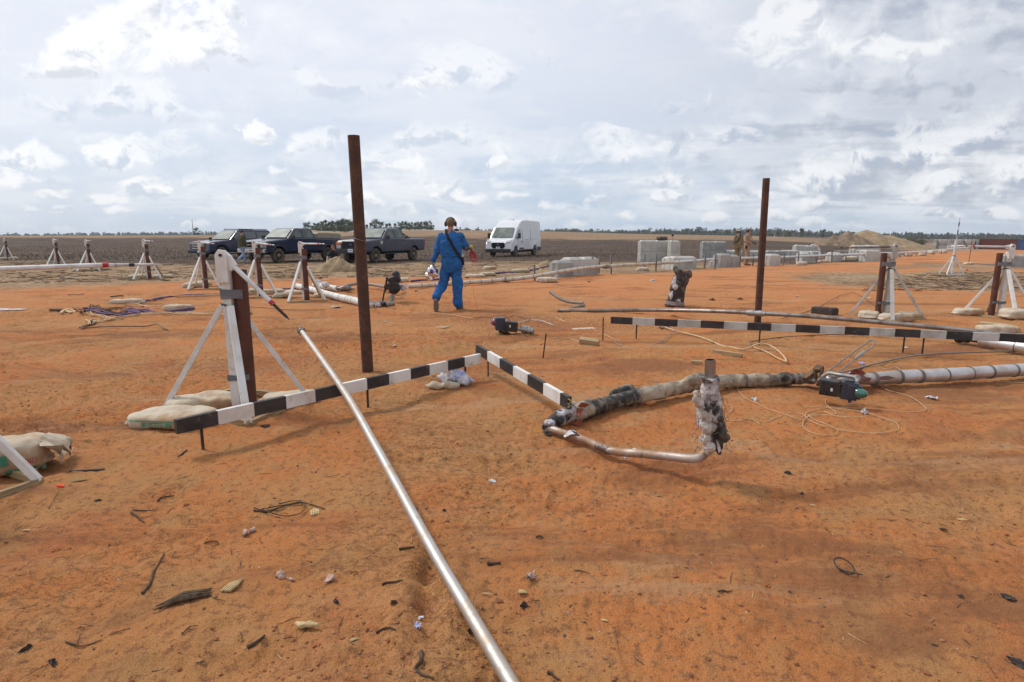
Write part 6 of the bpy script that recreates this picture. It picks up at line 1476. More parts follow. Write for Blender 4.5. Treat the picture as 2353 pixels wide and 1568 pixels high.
# --- the person in blue, walking away
g = P(1046, 711.5, 0)
o = thing('person', 'person in blue coveralls and black ear defenders walking away with a silver bag', 'person', (g.x-.06, g.y, 0))
J = dict(head=(-.005, .03, 1.685), neck=(-.01, .0, 1.53), shL=(-.19, 0, 1.47), shR=(.17, 0, 1.47), elL=(-.27, .0, 1.20), wrL=(-.355, .03, .96), elR=(.275, .06, 1.24), wrR=(.30, .28, 1.22), hdL=(-.06, .02, -1), hdR=(.35, .9, .1), pnL=(1, 0, 0), pnR=(-.4, 0, -1),
         torso=[((0, 0, .86), .15, .10, 0), ((0, 0, .98), .16, .11, 0), ((0, 0, 1.12), .15, .10, 0), ((-.01, 0, 1.32), .175, .115, 0), ((-.01, 0, 1.47), .16, .08, 0), ((-.01, 0, 1.55), .05, .05, 0)],
         hipL=(-.09, 0, .90), knL=(-.17, .03, .50), anL=(-.295, -.28, .225), toeL=(-.285, -.22, .03), hipR=(.09, 0, .90), knR=(.105, .02, .50), anR=(.125, .0, .10), toeR=(.175, .17, .035), curl=.9)
def cov(c):
    torso_slab(c, [((0, .0, .74), .20, .12, 0), ((0, 0, .86), .225, .145, 0), ((0, 0, .98), .215, .145, 0), ((0, 0, 1.05), .192, .13, 0), ((0, 0, 1.12), .215, .15, 0), ((-.01, 0, 1.32), .228, .15, 0), ((-.01, 0, 1.44), .205, .115, 0), ((-.01, 0, 1.50), .14, .09, 0), ((-.01, 0, 1.56), .07, .065, 0), ((-.01, 0, 1.575), .068, .065, 0)])
    limb(c, [(-.185, 0, 1.44), (-.275, 0, 1.20), (-.34, .02, 1.02), (-.355, .03, .975)], [.082, .074, .068, .066])
    limb(c, [(.165, 0, 1.44), (.262, .05, 1.27), (.28, .18, 1.235), (.29, .24, 1.23)], [.082, .078, .068, .060])
    limb(c, [(-.10, 0, .86), (-.145, .03, .62), (-.185, .01, .48), (-.260, -.17, .345), (-.283, -.245, .285)], [.118, .108, .105, .098, .098])
    limb(c, [(.10, 0, .86), (.10, .01, .62), (.11, .015, .45), (.12, .0, .20), (.125, 0, .105)], [.118, .112, .108, .100, .094])
person(o, J, M['skin'], [('coverall', M['coverall'], cov)], .0065, yaw=R(-8), hair=M['hair_g'], cloth_wr=1.0)
mb = MB(); mb.tube([(-.19+.02*0, -.145, 1.075), (0, -.150, 1.06), (.19, -.12, 1.07)], .006, 6); mb.tube([(.20, .0, 1.065), (.18, -.125, 1.065), (0, -.15, 1.07), (-.18, -.125, 1.065), (-.20, 0, 1.065)], .007, 6)
mb.build('waist_seam', M['coverall'], o)
boot(o, (-.295, -.285, .235), (-.285, -.255, .03), (0, -1, .12), heel=(-.290, -.285, .235))
boot(o, (.125, 0, .10), (.17, .22, .05), (0, 0, -1), heel=(.128, 0, .03))
hc = Vector((-.005, .03, 1.70)); yw = R(-8); Hm = Euler((0, 0, yw)).to_matrix()
hp = thing('ear_defenders', 'x', 'x'); del hp['label'], hp['category']; hp.parent = o
MB().tube([hc+Hm@Vector((math.cos(t)*.098, -.004, math.sin(t)*.105+.01)) for t in np.linspace(.1, math.pi-.1, 14)], .011, 8).build('headband', M['plastic'], hp)
for s in (-1, 1):
    k = MB(); k.ell(hc+Hm@Vector((s*.098, 0, -.01)), (.026, .040, .052), rot=Hm, sq=.75); k.build('ear_cup', M['plastic'], hp)
k = MB(); k.tube([hc+Hm@Vector((.10, .02, -.05)), hc+Hm@Vector((.125, .03, -.085)), hc+Hm@Vector((.10, .05, -.115)), hc+Hm@Vector((.06, .085, -.10))], .007, 6); k.ell(hc+Hm@Vector((.11, .05, -.125)), (.055, .035, .022)); k.build('microphone_boom', M['plastic'], hp)
# strap over the back (glued to the coverall) with radio
def ribbon(pts, w, th, n):
    """flat band along pts with facing normals n"""
    mb = MB(); vs = []
    for i, p in enumerate(pts):
        p = Vector(p); a = Vector(pts[max(i-1, 0)]); b = Vector(pts[min(i+1, len(pts)-1)]); t = (b-a).normalized(); nn = Vector(n[i]).normalized(); s = t.cross(nn).normalized()*w/2
        vs += [p-s, p+s, p+s+nn*th, p-s+nn*th]
    k = len(pts); fs = []
    for i in range(k-1):
        for j in range(4): fs.append((4*i+j, 4*i+(j+1) % 4, 4*i+4+(j+1) % 4, 4*i+4+j))
    fs += [(0, 1, 2, 3), (4*k-1, 4*k-2, 4*k-3, 4*k-4)]
    return mb.add(vs, fs, 0)
st = ribbon([(-.085, .08, 1.545), (-.095, 0, 1.585), (-.085, -.09, 1.53), (-.04, -.155, 1.42), (.03, -.178, 1.30), (.10, -.170, 1.18), (.165, -.135, 1.08), (.215, -.06, 1.02)], .045, .008, [(0, .4, 1), (0, 0, 1), (0, -1, .6), (0, -1, .15), (0, -1, 0), (.2, -1, 0), (.5, -1, 0), (1, -.5, 0)])
st.build('shoulder_strap', M['black'], o)
mb = MB(); mb.box((.228, -.03, .97), (.05, .07, .16), (0, R(-8), 0), bev=.008); mb.build('radio', M['black'], o); MB().box((.225, -.02, 1.07), (.03, .05, .05)).build('radio_clip', M['plate'], o)
MB().tube([(.232, -.05, .89), (.26, -.08, .84), (.29, -.09, .80)], .004, 5).build('radio_aerial', M['black'], o)
gl = MB(); limb(gl, [(-.355, .03, 1.0), (-.36, .035, .955)], [.042, .036]); hand(gl, (-.358, .035, .955), (-.06, .02, -1), (1, 0, 0), .9, 1.12, -1); me = bake(gl, .006, 1); meobj(me, 'glove', M['glove'], o)
gl = MB(); hand(gl, (.30, .28, 1.22), (.35, .9, .1), (-.4, 0, -1), .9, 1.12, 1); limb(gl, [(.29, .24, 1.22), (.305, .29, 1.22)], [.038, .034]); me = bake(gl, .006, 1); meobj(me, 'glove', M['glove'], o)
# things carried
bx = Vector((g.x-.06, g.y, 0))
fb = MB(); fb.ell((-.40, 0, .76), (.125, .08, .11)); fb.ell((-.45, .02, .68), (.11, .07, .11)); fb.tube([(-.40, -.01, .75), (-.30, -.02, .70), (-.22, -.03, .665)], [.09, .055, .012], 12); fb.tube([(-.37, 0, .88), (-.40, 0, .76)], [.03, .09], 10); fb.ell((-.44, .0, .62), (.05, .05, .04))
me = bake(fb, .009, 0); displace(me, [(.05, 11, 3), (.03, 24, 4)]); fo = meobj(me, 'foil_bag', M['foil']); fo.location = bx+Vector((.03, -.03, 0)); tag(fo, 'crumpled silver foil bag with blue marking held by the person in blue', 'bag')
lg = MB(); lg.ell((-.405, -.083, .77), (.045, .010, .040), rot=(R(10), R(-20), 0), u=16); lg.build('blue_emblem', M['blue_ink'], fo)
lg = MB(); lg.tube([(-.445, -.096, .765), (-.41, -.10, .775), (-.37, -.094, .79)], .004, 5); lg.build('red_swoosh', M['red_tape'], fo)
sp_ = MB(); sp_.cyl((0, -.03, 0), (0, .03, 0), .028, 12); sp_.ell((0, 0, .01), (.035, .022, .03)); spo = sp_.build('cord_spool', M['yellow']); spo.location = bx+Vector((.375, .32, 1.235)); tag(spo, 'yellow spool in the right hand of the person in blue', 'spool')
rc = MB(); rs = random.Random(5)
for i in range(16):
    w1 = rs.uniform(.03, .11); ln = rs.uniform(.16, .30); ph = rs.uniform(-.3, .3)
    rc.tube([Vector((.0+w1*math.sin(t*math.pi*2)*math.sin(t*math.pi)+.05*(1-math.cos(t*math.pi*2))/2+ph*.08*math.sin(t*3.14), .02*math.cos(t*9+i), -ln*math.sin(t*math.pi))) for t in np.linspace(0, 1, 16)], .0028, 4, cap=False)
rc.tube([(.01, 0, -.02), (.02, 0, -.5), (.03, -.05, -.9), (.10, -.2, -1.19)], .002, 4)
rco = rc.build('red_cord', M['red_cord']); rco.location = bx+Vector((.385, .31, 1.215)); tag(rco, 'tangled red cord hanging from the yellow spool', 'cord')

# --- generic standing person for the middle distance
def standing(px, py, Yf, H, yaw, label, top, bottom, top_n, bot_n, hair, walk=0.0, arms='down', vox=.010, shoe=None, extras=None, lean=0.0, one_piece=False, headyaw=None, tilt=0.0):
    Z = P(px, py, 0); g_ = Vector((Z.x, Z.y, gz(Z.x, Z.y))) if Yf is None else Vector((D(px, py, Yf).x, Yf, gz(D(px, py, Yf).x, Yf)))
    o = thing('person', label, 'person', tuple(g_), yaw, None, H/1.80)
    w = walk
    J = dict(head=(0, .03+lean, 1.685), neck=(0, lean*.9, 1.53), shL=(-.18, lean*.8, 1.46), shR=(.18, lean*.8, 1.46), hipL=(-.09, 0, .92), hipR=(.09, 0, .92),
             torso=[((0, 0, .88), .15, .10, 0), ((0, 0, 1.0), .145, .10, 0), ((0, lean*.4, 1.15), .14, .10, 0), ((0, lean*.7, 1.32), .165, .11, 0), ((0, lean*.8, 1.46), .15, .08, 0), ((0, lean*.9, 1.54), .05, .05, 0)],
             knL=(-.10, .04+w*.25, .50), anL=(-.11, w*.30-.02, .10), toeL=(-.13, w*.30+.13, .035), knR=(.10, .04-w*.1, .50), anR=(.11, -w*.45-.02, .10+w*.14), toeR=(.12, -w*.45+.11, .035+w*.06), curl=.7)
    if arms == 'down': J.update(elL=(-.25, .02+lean*.5, 1.18), wrL=(-.26, .10+lean*.4, .94), elR=(.25, .0+lean*.5, 1.18), wrR=(.26, .06+lean*.4, .94))
    else: J.update(elL=(-.26, .0, 1.20), wrL=(-.10, .24, 1.14), elR=(.26, .0, 1.20), wrR=(.10, .26, 1.10), hdL=(1, .4, 0), hdR=(-1, .4, 0), pnL=(0, 0, -1), pnR=(0, 0, -1))
    aL = [J['shL'], J['elL'], tuple(Vector(J['elL']).lerp(Vector(J['wrL']), .85))]; aR = [J['shR'], J['elR'], tuple(Vector(J['elR']).lerp(Vector(J['wrR']), .85))]
    def tp(c):
        z0 = .90 if not one_piece else .80
        torso_slab(c, [((0, 0, z0), .19, .135, 0), ((0, 0, 1.0), .185, .13, 0), ((0, lean*.4, 1.15), .185, .13, 0), ((0, lean*.7, 1.32), .20, .135, 0), ((0, lean*.8, 1.45), .19, .10, 0), ((0, lean*.85, 1.52), .085, .075, 0), ((0, lean*.9, 1.56), .068, .066, 0)])
        limb(c, aL, [.075, .064, .056]); limb(c, aR, [.075, .064, .056])
        if one_piece: lg_(c)
    def lg_(c):
        torso_slab(c, [((0, 0, .80), .17, .115, 0), ((0, 0, .95), .172, .125, 0), ((0, 0, 1.02), .16, .115, 0)])
        for s in 'LR': limb(c, [J['hip'+s], J['kn'+s], tuple(Vector(J['an'+s])+Vector((0, 0, .02)))], [.105, .085, .078])
    parts = [(top_n, top, tp)] if one_piece else [(top_n, top, tp), (bot_n, bottom, lg_)]
    person(o, J, M['skin'], parts, vox, hair=hair, head_tilt=tilt, headyaw=headyaw, cloth_wr=.8)
    boot(o, J['anL'], Vector(J['toeL'])+Vector((0, .05, 0)), m=shoe, heel=(J['anL'][0], J['anL'][1], .03), soles=False)
    boot(o, J['anR'], Vector(J['toeR'])+Vector((0, .05, 0)), m=shoe, heel=(J['anR'][0], J['anR'][1], .03+w*.10), soles=False)
    if extras: extras(o)
    return o
standing(559, 607, None, 1.76, R(-25), 'person in olive jacket and pale jeans walking toward the vehicles, head down', M['olive'], M['denim'], 'jacket', 'jeans', M['hair_d'], walk=.8, lean=.05, shoe=M['shoe_w'], tilt=.3)
def gear(cap_m):
    def f(o):
        hp = bpy.data.objects.new('ear_defenders', None); COL.objects.link(hp); hp.parent = o; hp.empty_display_size = .1
        c = Vector((0, .02, 1.70))
        MB().tube([c+Vector((math.cos(t)*.10, 0, math.sin(t)*.115+.01)) for t in np.linspace(.1, math.pi-.1, 12)], .011, 6).build('headband', M['black'], hp)
        for s in (-1, 1): MB().ell(c+Vector((s*.10, 0, -.01)), (.03, .045, .055)).build('ear_cup', M['black'], hp)
        k = MB(); k.ell(c+Vector((0, -.005, .055)), (.088, .102, .065)); k.ell(c+Vector((0, .11, .045)), (.07, .06, .010)); k.build('cap', cap_m, o)
    return f
def cam_gear(o):
    gear(M['olive_suit'])(o)
    k = MB(); k.box((-.05, .25, 1.12), (.16, .10, .12), bev=.02); k.cyl((-.05, .30, 1.10), (-.05, .38, 1.08), .045, 12); k.build('held_camera', M['black'], o)
    ribbon([(-.16, .10, 1.50), (-.10, .17, 1.35), (-.04, .20, 1.2)], .04, .01, [(0, 1, .5), (0, 1, .2), (0, 1, 0)]).build('camera_strap', M['black'], o)
    MB().box((.21, .02, .92), (.06, .09, .16), bev=.02).build('belt_pouch', M['black'], o)
def strap_gear(o):
    gear(M['sack'])(o)
    ribbon([(.08, .0, 1.575), (.07, -.09, 1.52), (-.02, -.155, 1.38), (-.12, -.145, 1.2), (-.19, -.05, 1.08)], .045, .01, [(0, 0, 1), (0, -1, .5), (0, -1, 0), (-.3, -1, 0), (-1, -.4, 0)]).build('shoulder_strap', M['black'], o)
standing(1714, 611, None, 1.80, R(-130), 'person in tan coveralls facing the camera side with ear defenders and a dark camera', M['tan_suit'], None, 'coverall', '', M['hair_d'], arms='front', one_piece=True, extras=cam_gear, headyaw=R(25))
standing(1694, 599, 33.5, 1.80, R(12), 'person in khaki coveralls seen from behind with a dark shoulder strap', M['olive_suit'], None, 'coverall', '', M['hair_d'], one_piece=True, extras=strap_gear)
c = D(2241, 572, 148)
standing(2241, 573, 148, 1.8, R(60), 'tiny dark figure bending at the pale cabin by the containers', M['actuator_b'], M['actuator_b'], 'jacket', 'trousers', M['hair_d'], lean=.25, vox=.02)
# --- crouching person in black behind the mound
g = P(770, 613.5, 0)
o = thing('person', 'person with ginger hair in a black shirt crouching behind the small dirt mound', 'person', (g.x, g.y, 0), R(180))
J = dict(head=(0, .22, .93), neck=(0, .10, .80), shL=(-.19, .06, .72), shR=(.19, .06, .72), elL=(-.30, .22, .48), elR=(.27, .22, .48), wrL=(-.26, .38, .33), wrR=(.24, .40, .33), hdL=(.3, .8, -.4), hdR=(-.3, .8, -.4), pnL=(0, 0, -1), pnR=(0, 0, -1),
         torso=[((0, -.15, .22), .16, .12, 0), ((0, -.12, .36), .155, .12, 0), ((0, -.03, .54), .155, .11, 0), ((0, .05, .70), .16, .09, 0), ((0, .09, .79), .06, .055, 0)],
         hipL=(-.10, -.12, .26), hipR=(.10, -.12, .26), knL=(-.22, .28, .34), knR=(.22, .28, .34), anL=(-.20, .05, .09), anR=(.20, .05, .09), toeL=(-.22, .20, .035), toeR=(.22, .20, .035), curl=.7)
def tee(c):
    torso_slab(c, [((0, -.15, .20), .185, .14, 0), ((0, -.10, .38), .19, .14, 0), ((0, -.02, .56), .20, .13, 0), ((0, .05, .70), .195, .105, 0), ((0, .085, .775), .09, .075, 0), ((0, .10, .80), .07, .065, 0)])
    limb(c, [(-.18, .06, .70), (-.27, .17, .55)], [.082, .070]); limb(c, [(.18, .06, .70), (.25, .17, .55)], [.082, .070])
def shorts(c):
    for s in (-1, 1): limb(c, [(s*.10, -.12, .26), (s*.22, .28, .34), (s*.20, .06, .14)], [.11, .09, .07])
person(o, J, M['skin'], [('shirt', M['tee'], tee), ('trousers', M['denim'], shorts)], .009, head_tilt=.35, hair=M['hair_r'])

# ------------------------------------------------------------------ trees
def tree_mesh(kind, seed, H, W, leaf, nleaf, clumps):
    rs = random.Random(seed); t = MB(); lean = Vector((rs.uniform(-.05, .05), rs.uniform(-.05, .05), 1))
    th = H*(.95 if kind == 'pine' else .6)
    tp = [Vector((lean.x*z+.04*H*.1*math.sin(z), lean.y*z, z)) for z in np.linspace(-.3, th, 7)]
    t.tube(tp, [H*.020*(1-i/7.5) for i in range(7)], 7)
    cl = []
    for i in range(clumps):
        f = rs.random(); z = H*(.25+.72*f) if kind == 'pine' else H*(.18+.75*f)
        wr = W*(1-f*.75)*(.5+.5*rs.random()) if kind == 'pine' else W*math.sqrt(max(.05, 1-((f-.45)/.62)**2))*rs.uniform(.5, 1)
        a = rs.uniform(0, 6.283); c = Vector((math.cos(a)*wr, math.sin(a)*wr, z+rs.uniform(-.1, .1)))
        k = min(6, max(1, int(c.z/th*6))); b = tp[min(k, 6)]
        t.tube([b-Vector((0, 0, H*.05)), (b+c)/2+Vector((0, 0, -.03*H)), c], [H*.007, H*.005, H*.002], 5, cap=False); cl.append((c, rs.uniform(.6, 1.2)))
    lf = MB(); vs = []; fs = []
    for c, s in cl:
        for j in range(nleaf):
            d = Vector((rs.gauss(0, 1), rs.gauss(0, 1), rs.gauss(0, .7)))*W*.20*s; p = c+d
            u = Vector((rs.gauss(0, 1), rs.gauss(0, 1), rs.gauss(0, 1))).normalized(); v = u.cross(Vector((rs.gauss(0, 1), rs.gauss(0, 1), rs.gauss(0, 1)))).normalized()
            q = leaf*rs.uniform(.5, 1.3); b = len(vs); vs += [p-u*q-v*q*.4, p+u*q-v*q*.5, p+u*q*.6+v*q*.6, p-u*q*.7+v*q*.5]; fs.append((b, b+1, b+2, b+3))
    lf.add(vs, fs)
    return t, lf
PROTO = {}
def tree(kind, var, px, ytop, Y, label, group=None, mleaf=None, cat='tree', name=None, zb=None):
    c = D(px, ytop, Y); base = zc_(c.x, Y) if zb is None else zb; H = c.z-base
    k = (kind, var)
    if k not in PROTO:
        W = {'pine': .28, 'oak': .42, 'bush': .55}[kind]
        t, lf = tree_mesh(kind, 100+var*7+len(kind), 1.0*5, W*5, .16 if kind != 'bush' else .13, 46 if kind == 'pine' else 60, 20 if kind == 'pine' else 26)
        PROTO[k] = (t, lf)
        o = thing(name or {'pine': 'pine_tree', 'oak': 'oak_tree', 'bush': 'bush'}[kind], label, cat, (c.x, Y, base), var, group, H/5)
        tm = t.build('trunk', M['bark'], o); cm = lf.build('crown', mleaf or M['pine'], o); PROTO[k] = (tm.data, cm.data, mleaf)
        return o
    o = thing(name or {'pine': 'pine_tree', 'oak': 'oak_tree', 'bush': 'bush'}[kind], label, cat, (c.x, Y, base), (px*1.7) % 6.28, group, H/5)
    for nm, me in (('trunk', PROTO[k][0]), ('crown', PROTO[k][1])):
        q = bpy.data.objects.new(nm, me); COL.objects.link(q); q.parent = o
    return o
rs = random.Random(3)
gl1 = 'trees of the left clump on the far rise'; gl2 = 'trees of the right clump on the far rise'; gl3 = 'scattered pines between the two clumps'
# left clump x 700..812
for i, (px, yt) in enumerate([(706, 511), (722, 513), (731, 511), (740, 508), (748, 506), (757, 509), (764, 507), (770, 511), (776, 508), (783, 505), (790, 504), (797, 506), (804, 507), (809, 510), (752, 513), (727, 517), (801, 512), (716, 518)]):
    one = {0: 'lone rounded tree at the left end of the left clump', 10: 'tallest dark tree in the left clump, near the left tall pole'}
    tree('oak' if i in (0, 9, 10, 11, 12) else 'pine', i % 3, px, yt, 205+rs.uniform(0, 14), one.get(i, 'green tree in the clump left of the left tall pole'), gl1 if i not in one else None, M['pine'])
for i, (px, yt) in enumerate([(842, 515), (853, 511), (864, 504), (878, 510), (888, 513), (895, 513), (907, 512)]):
    one = {2: 'tallest scattered pine above the bed rack pickup'}
    tree('pine' if i != 2 else 'oak', 3+i % 2 if i != 2 else 0, px, yt, 215+rs.uniform(0, 10), one.get(i, 'scattered pine on the skyline above the bed rack pickup'), gl3 if i not in one else None, M['pine'])
for i, (px, yt) in enumerate([(918, 511), (925, 509), (932, 508), (938, 512), (946, 511), (953, 512), (960, 510), (968, 510), (975, 509), (983, 508), (990, 511), (996, 517), (941, 514), (965, 513)]):
    tree('oak' if i % 3 == 0 else 'pine', i % 3, px, yt, 212+rs.uniform(0, 12), 'green tree in the clump left of the person in blue', gl2, M['pine'])
for i, (px, yt) in enumerate([(726, 519), (738, 518), (749, 517), (760, 518), (771, 517), (782, 516), (793, 516), (803, 517), (922, 519), (932, 518), (943, 518), (955, 518), (967, 517), (979, 517), (990, 518)]):
    tree('bush', 1+i % 2, px, yt, 200+rs.uniform(0, 8), 'low bush filling the foot of a tree clump on the far rise', 'bushes under the tree clumps', M['pine'])
tree('oak', 4, 1072, 523, 330, 'low dark tree on the skyline right of the person in blue', None, M['pine'])
tree('bush', 1, 1671, 529, 205, 'broad dark bush in front of the wood, left of the thin tall pole', None, mat('dark_leaf', (.018, .022, .016), (.04, .045, .03), 3, .8, bump=0), name='bush')
tree('bush', 2, 1592, 533, 260, 'brownish bush before the wood above the two high stack', None, M['scrubleaf'], name='bush')
for i, (px, yt) in enumerate([(1772, 536), (1790, 533), (1812, 531), (1740, 537)]): tree('bush', 3+i % 2, px, yt, 230, 'brown green bush along the wood edge right of the thin tall pole', 'bushes along the wood edge', M['scrubleaf'])
tree('pine', 3, 1843, 523, 300, 'tall pine standing out of the wood left of the spoil heap', None, M['farleaf2']); tree('pine', 4, 1894, 527, 300, 'second pine standing out of the wood at the spoil heap', None, M['farleaf2'])
tree('bush', 3, 2098, 545, 175, 'bush in the field between the far pickup and the block shelter', None, M['scrubleaf'], zb=-2.0); tree('bush', 4, 2110, 549, 172, 'small bush beside the far field bush', None, M['scrubleaf'], zb=-2.0); tree('bush', 4, 2120, 550, 178, 'smallest bush left of the block shelter', None, M['scrubleaf'], zb=-2.0)
tree('oak', 1, 451, 524, 330, 'small tree beside the distant utility pole', None, M['pine']); tree('oak', 2, 540, 530, 380, 'tiny tree on the skyline left of the station wagon', None, M['pine']); tree('bush', 1, 367, 541, 170, 'round dark bush in the left field', None, M['pine'], name='bush')
o = D(444.5, 541, 300); zb = zc_(o.x, 300); tp_ = D(443.5, 505, 300); MB().cyl((o.x, 300, zb), (o.x, 300, tp_.z), .16, 8, r2=.11).solo('utility_pole', M['bark'], 'bare utility pole on the left skyline', 'pole')
# far woods, read as one mass
def wood(name, label, prof, Yr, n, leaf, m, seed):
    rs = random.Random(seed); vs = []; fs = []; xs = [p[0] for p in prof]; ys = [p[1] for p in prof]
    for i in range(n):
        px = rs.uniform(xs[0], xs[-1]); yt = float(np.interp(px, xs, ys))+rs.uniform(-1.2, 2.6); Y = rs.uniform(*Yr)
        c = D(px, yt, Y); base = zc_(c.x, Y)-.3; H = max(1.5, c.z-base); H = H*(rs.uniform(.62, 1.0) if rs.random() < .8 else rs.uniform(1.0, 1.25)); W = H*rs.uniform(.30, .60); pine = rs.random() < .5
        for j in range(70):
            f = rs.random()**.8; z = base+H*(.05+.95*f); w = W*((1-f)*.9+.12 if pine else math.sqrt(max(0.02, 1-(f*1.1-.45)**2*2)))
            p = Vector((c.x+rs.gauss(0, .5)*w, Y+rs.gauss(0, .5)*w, z)); u = Vector((rs.gauss(0, 1), rs.gauss(0, 1), rs.gauss(0, 1))).normalized(); v = u.cross(Vector((rs.gauss(0, 1), rs.gauss(0, 1), rs.gauss(0, 1)))).normalized(); q = leaf*rs.uniform(.5, 1.2)*(1-.4*f)
            b = len(vs); vs += [p-u*q-v*q*.6, p+u*q-v*q*.5, p+u*q*.6+v*q*.7, p-u*q*.7+v*q*.6]; fs.append((b, b+1, b+2, b+3))
    mb = MB(); mb.add(vs, fs); mb.solo(name, m, label, 'wood', kind='stuff')
wood('left_wood', 'low bluish line of trees along the left horizon', [(-60, 538), (100, 537), (200, 535.5), (300, 534.5), (450, 533.5), (560, 533), (700, 532), (800, 530)], (900, 1150), 420, 1.3, M['farleaf'], 1)
wood('middle_wood', 'thin line of trees on the skyline behind the van', [(1030, 528), (1080, 526), (1125, 528), (1180, 528), (1250, 528.5), (1400, 528.5)], (560, 680), 170, 1.0, M['farleaf'], 2)
wood('right_wood', 'dark green wood stretching along the right horizon', [(1240, 529), (1290, 528), (1330, 526.5), (1350, 531), (1420, 530), (1480, 527), (1560, 528), (1610, 526), (1640, 528), (1700, 526), (1730, 527), (1800, 528), (1880, 531), (1960, 534), (2000, 536), (2100, 536), (2200, 537), (2400, 540)], (620, 900), 900, 1.15, M['farleaf2'], 3)
# ------------------------------------------------------------------ loose soil and litter (uncountable)
def clods(name, label, n, m, seed, rmin, rmax, smin, smax, where, squash=.6, dens=None):
    rs = np.random.RandomState(seed); vs = []; fs = []; k = 0
    base = np.array([(1, 0, 0), (-1, 0, 0), (0, 1, 0), (0, -1, 0), (0, 0, 1), (0, 0, -1), (.6, .6, .5), (-.6, .5, .6), (.5, -.7, .5), (-.6, -.6, .4)], float)
    F = [(0, 6, 8), (0, 2, 6), (2, 7, 6), (6, 7, 4), (4, 8, 6), (4, 7, 9), (4, 9, 8), (2, 1, 7), (1, 9, 7), (1, 3, 9), (3, 8, 9), (3, 0, 8), (0, 5, 2), (2, 5, 1), (1, 5, 3), (3, 5, 0)]
    X = []; Y = []
    while len(X) < n:
        y = rmin*(rmax/rmin)**(rs.rand(4000)**.9); x = (rs.rand(4000)-.5)*2*y*.95
        pr = where(x, y); ok = rs.rand(4000) < pr; X += list(x[ok]); Y += list(y[ok])
    X = np.array(X[:n]); Y = np.array(Y[:n]); Z = far_h(X, Y)+relief(X, Y)
    s = smin*(smax/smin)**(rs.rand(n)**2.2)
    for i in range(n):
        a = rs.rand()*6.28; ca, sa = math.cos(a), math.sin(a); q = base*(1+.35*(rs.rand(10, 1)-.5))*s[i]*np.array([rs.uniform(.7, 1.5), rs.uniform(.6, 1.1), squash])
        vs.append(np.stack([X[i]+q[:, 0]*ca-q[:, 1]*sa, Y[i]+q[:, 0]*sa+q[:, 1]*ca, Z[i]+q[:, 2]+s[i]*squash*.3], -1))
        fs += [tuple(v+k for v in f) for f in F]; k += 10
    mb = MB(); mb.add(np.concatenate(vs).tolist(), fs); mb.solo(name, m, label, 'soil', kind='stuff')
roughw = lambda x, y: .12+.88*sstep(.45, .62, fbm2(x*.45+9, y*.6+2, 3, 23))*(sstep(1.6, -1.6, x)*.7+.3)
M['wool_p'] = mat('pink_wool', (.52, .38, .33), (.36, .20, .14), 40, .95, bump=.8, bscale=120)
M['bark_d'] = mat('weathered_bark', (.13, .085, .05), (.06, .04, .025), 40, .95, bump=1, bscale=120)
M['clod'] = mat('red_clod', (.30, .12, .052), (.20, .075, .035), 30, .95, bump=.5, bscale=200)
M['clod_t'] = mat('tan_clod', (.34, .18, .085), (.22, .11, .05), 30, .95, bump=.5, bscale=200)
clods('red_soil_clods', 'small red soil clods scattered over the sand', 4200, M['clod'], 1, 1.6, 16, .003, .012, roughw)
clods('tan_soil_clods', 'small tan soil crumbs scattered over the sand', 3200, M['clod_t'], 2, 1.6, 14, .003, .010, roughw, .45)
clods('dark_debris_specks', 'tiny dark charred specks scattered over the sand', 500, M['char'], 3, 1.8, 24, .003, .009, lambda x, y: np.full_like(x, .5), .4)
clods('pale_debris_specks', 'tiny pale specks of insulation scattered over the sand', 160, M['scrap'], 4, 1.8, 24, .002, .006, lambda x, y: np.full_like(x, .5), .4)
def sticks(name, label, n, m, seed, region, lmin, lmax, r, flat=True, kind='litter'):
    rs = random.Random(seed); mb = MB()
    for i in range(n):
        x, y = region(rs); z = gz(x, y); L = rs.uniform(lmin, lmax); a = rs.uniform(0, 6.28)
        d = Vector((math.cos(a), math.sin(a), rs.uniform(-.05, .10) if flat else rs.uniform(.3, 2.0))).normalized()
        p0 = Vector((x, y, z+r)); p1 = p0+d*L*.5+Vector((rs.uniform(-1, 1), rs.uniform(-1, 1), rs.uniform(0, .5)))*L*.10; p2 = p0+d*L+Vector((rs.uniform(-1, 1), rs.uniform(-1, 1), 0))*L*.12
        for p in (p1, p2): p.z = max(p.z, z+r*.5)
        mb.tube([p0, p1, p2], [r, r*.85, r*.4], 4, cap=False, smooth=False)
    mb.solo(name, m, label, kind, kind='stuff')
def rgn(pts):   # quads in survey pixels
    def f(rs):
        u, v = rs.random(), rs.random(); a = Vector(pts[0]).lerp(Vector(pts[1]), u); b = Vector(pts[3]).lerp(Vector(pts[2]), u); c = a.lerp(b, v); p = P(c.x, c.y, 0); return p.x, p.y
    return f
sticks('twig_litter', 'fine dark twigs strewn over the near sand', 240, M['twig'], 11, lambda rs: (lambda y: (rs.uniform(-.95, .95)*y, y))(1.7*(12/1.7)**rs.random()), .02, .10, .0016)
sticks('straw_litter', 'short pale straw and splinters strewn over the near sand', 90, M['straw'], 12, lambda rs: (lambda y: (rs.uniform(-.95, .95)*y, y))(1.8*(9/1.8)**rs.random()), .02, .08, .0018)
sticks('brush_litter_left', 'burnt black twigs on the straw ground at left', 900, M['twig'], 13, rgn([(0, 598), (1260, 592), (1000, 636), (0, 652)]), .15, .7, .010)
sticks('brush_litter_right', 'burnt black twigs on the straw patch at right', 420, M['twig'], 14, rgn([(2120, 628), (2353, 626), (2353, 668), (1950, 670)]), .10, .5, .007)
sticks('brush_tufts', 'stubble of dry burnt scrub over the dark field', 5200, M['drygrass'], 15, rgn([(0, 554), (1700, 552), (1500, 592), (0, 600)]), .06, .24, .022, flat=False)
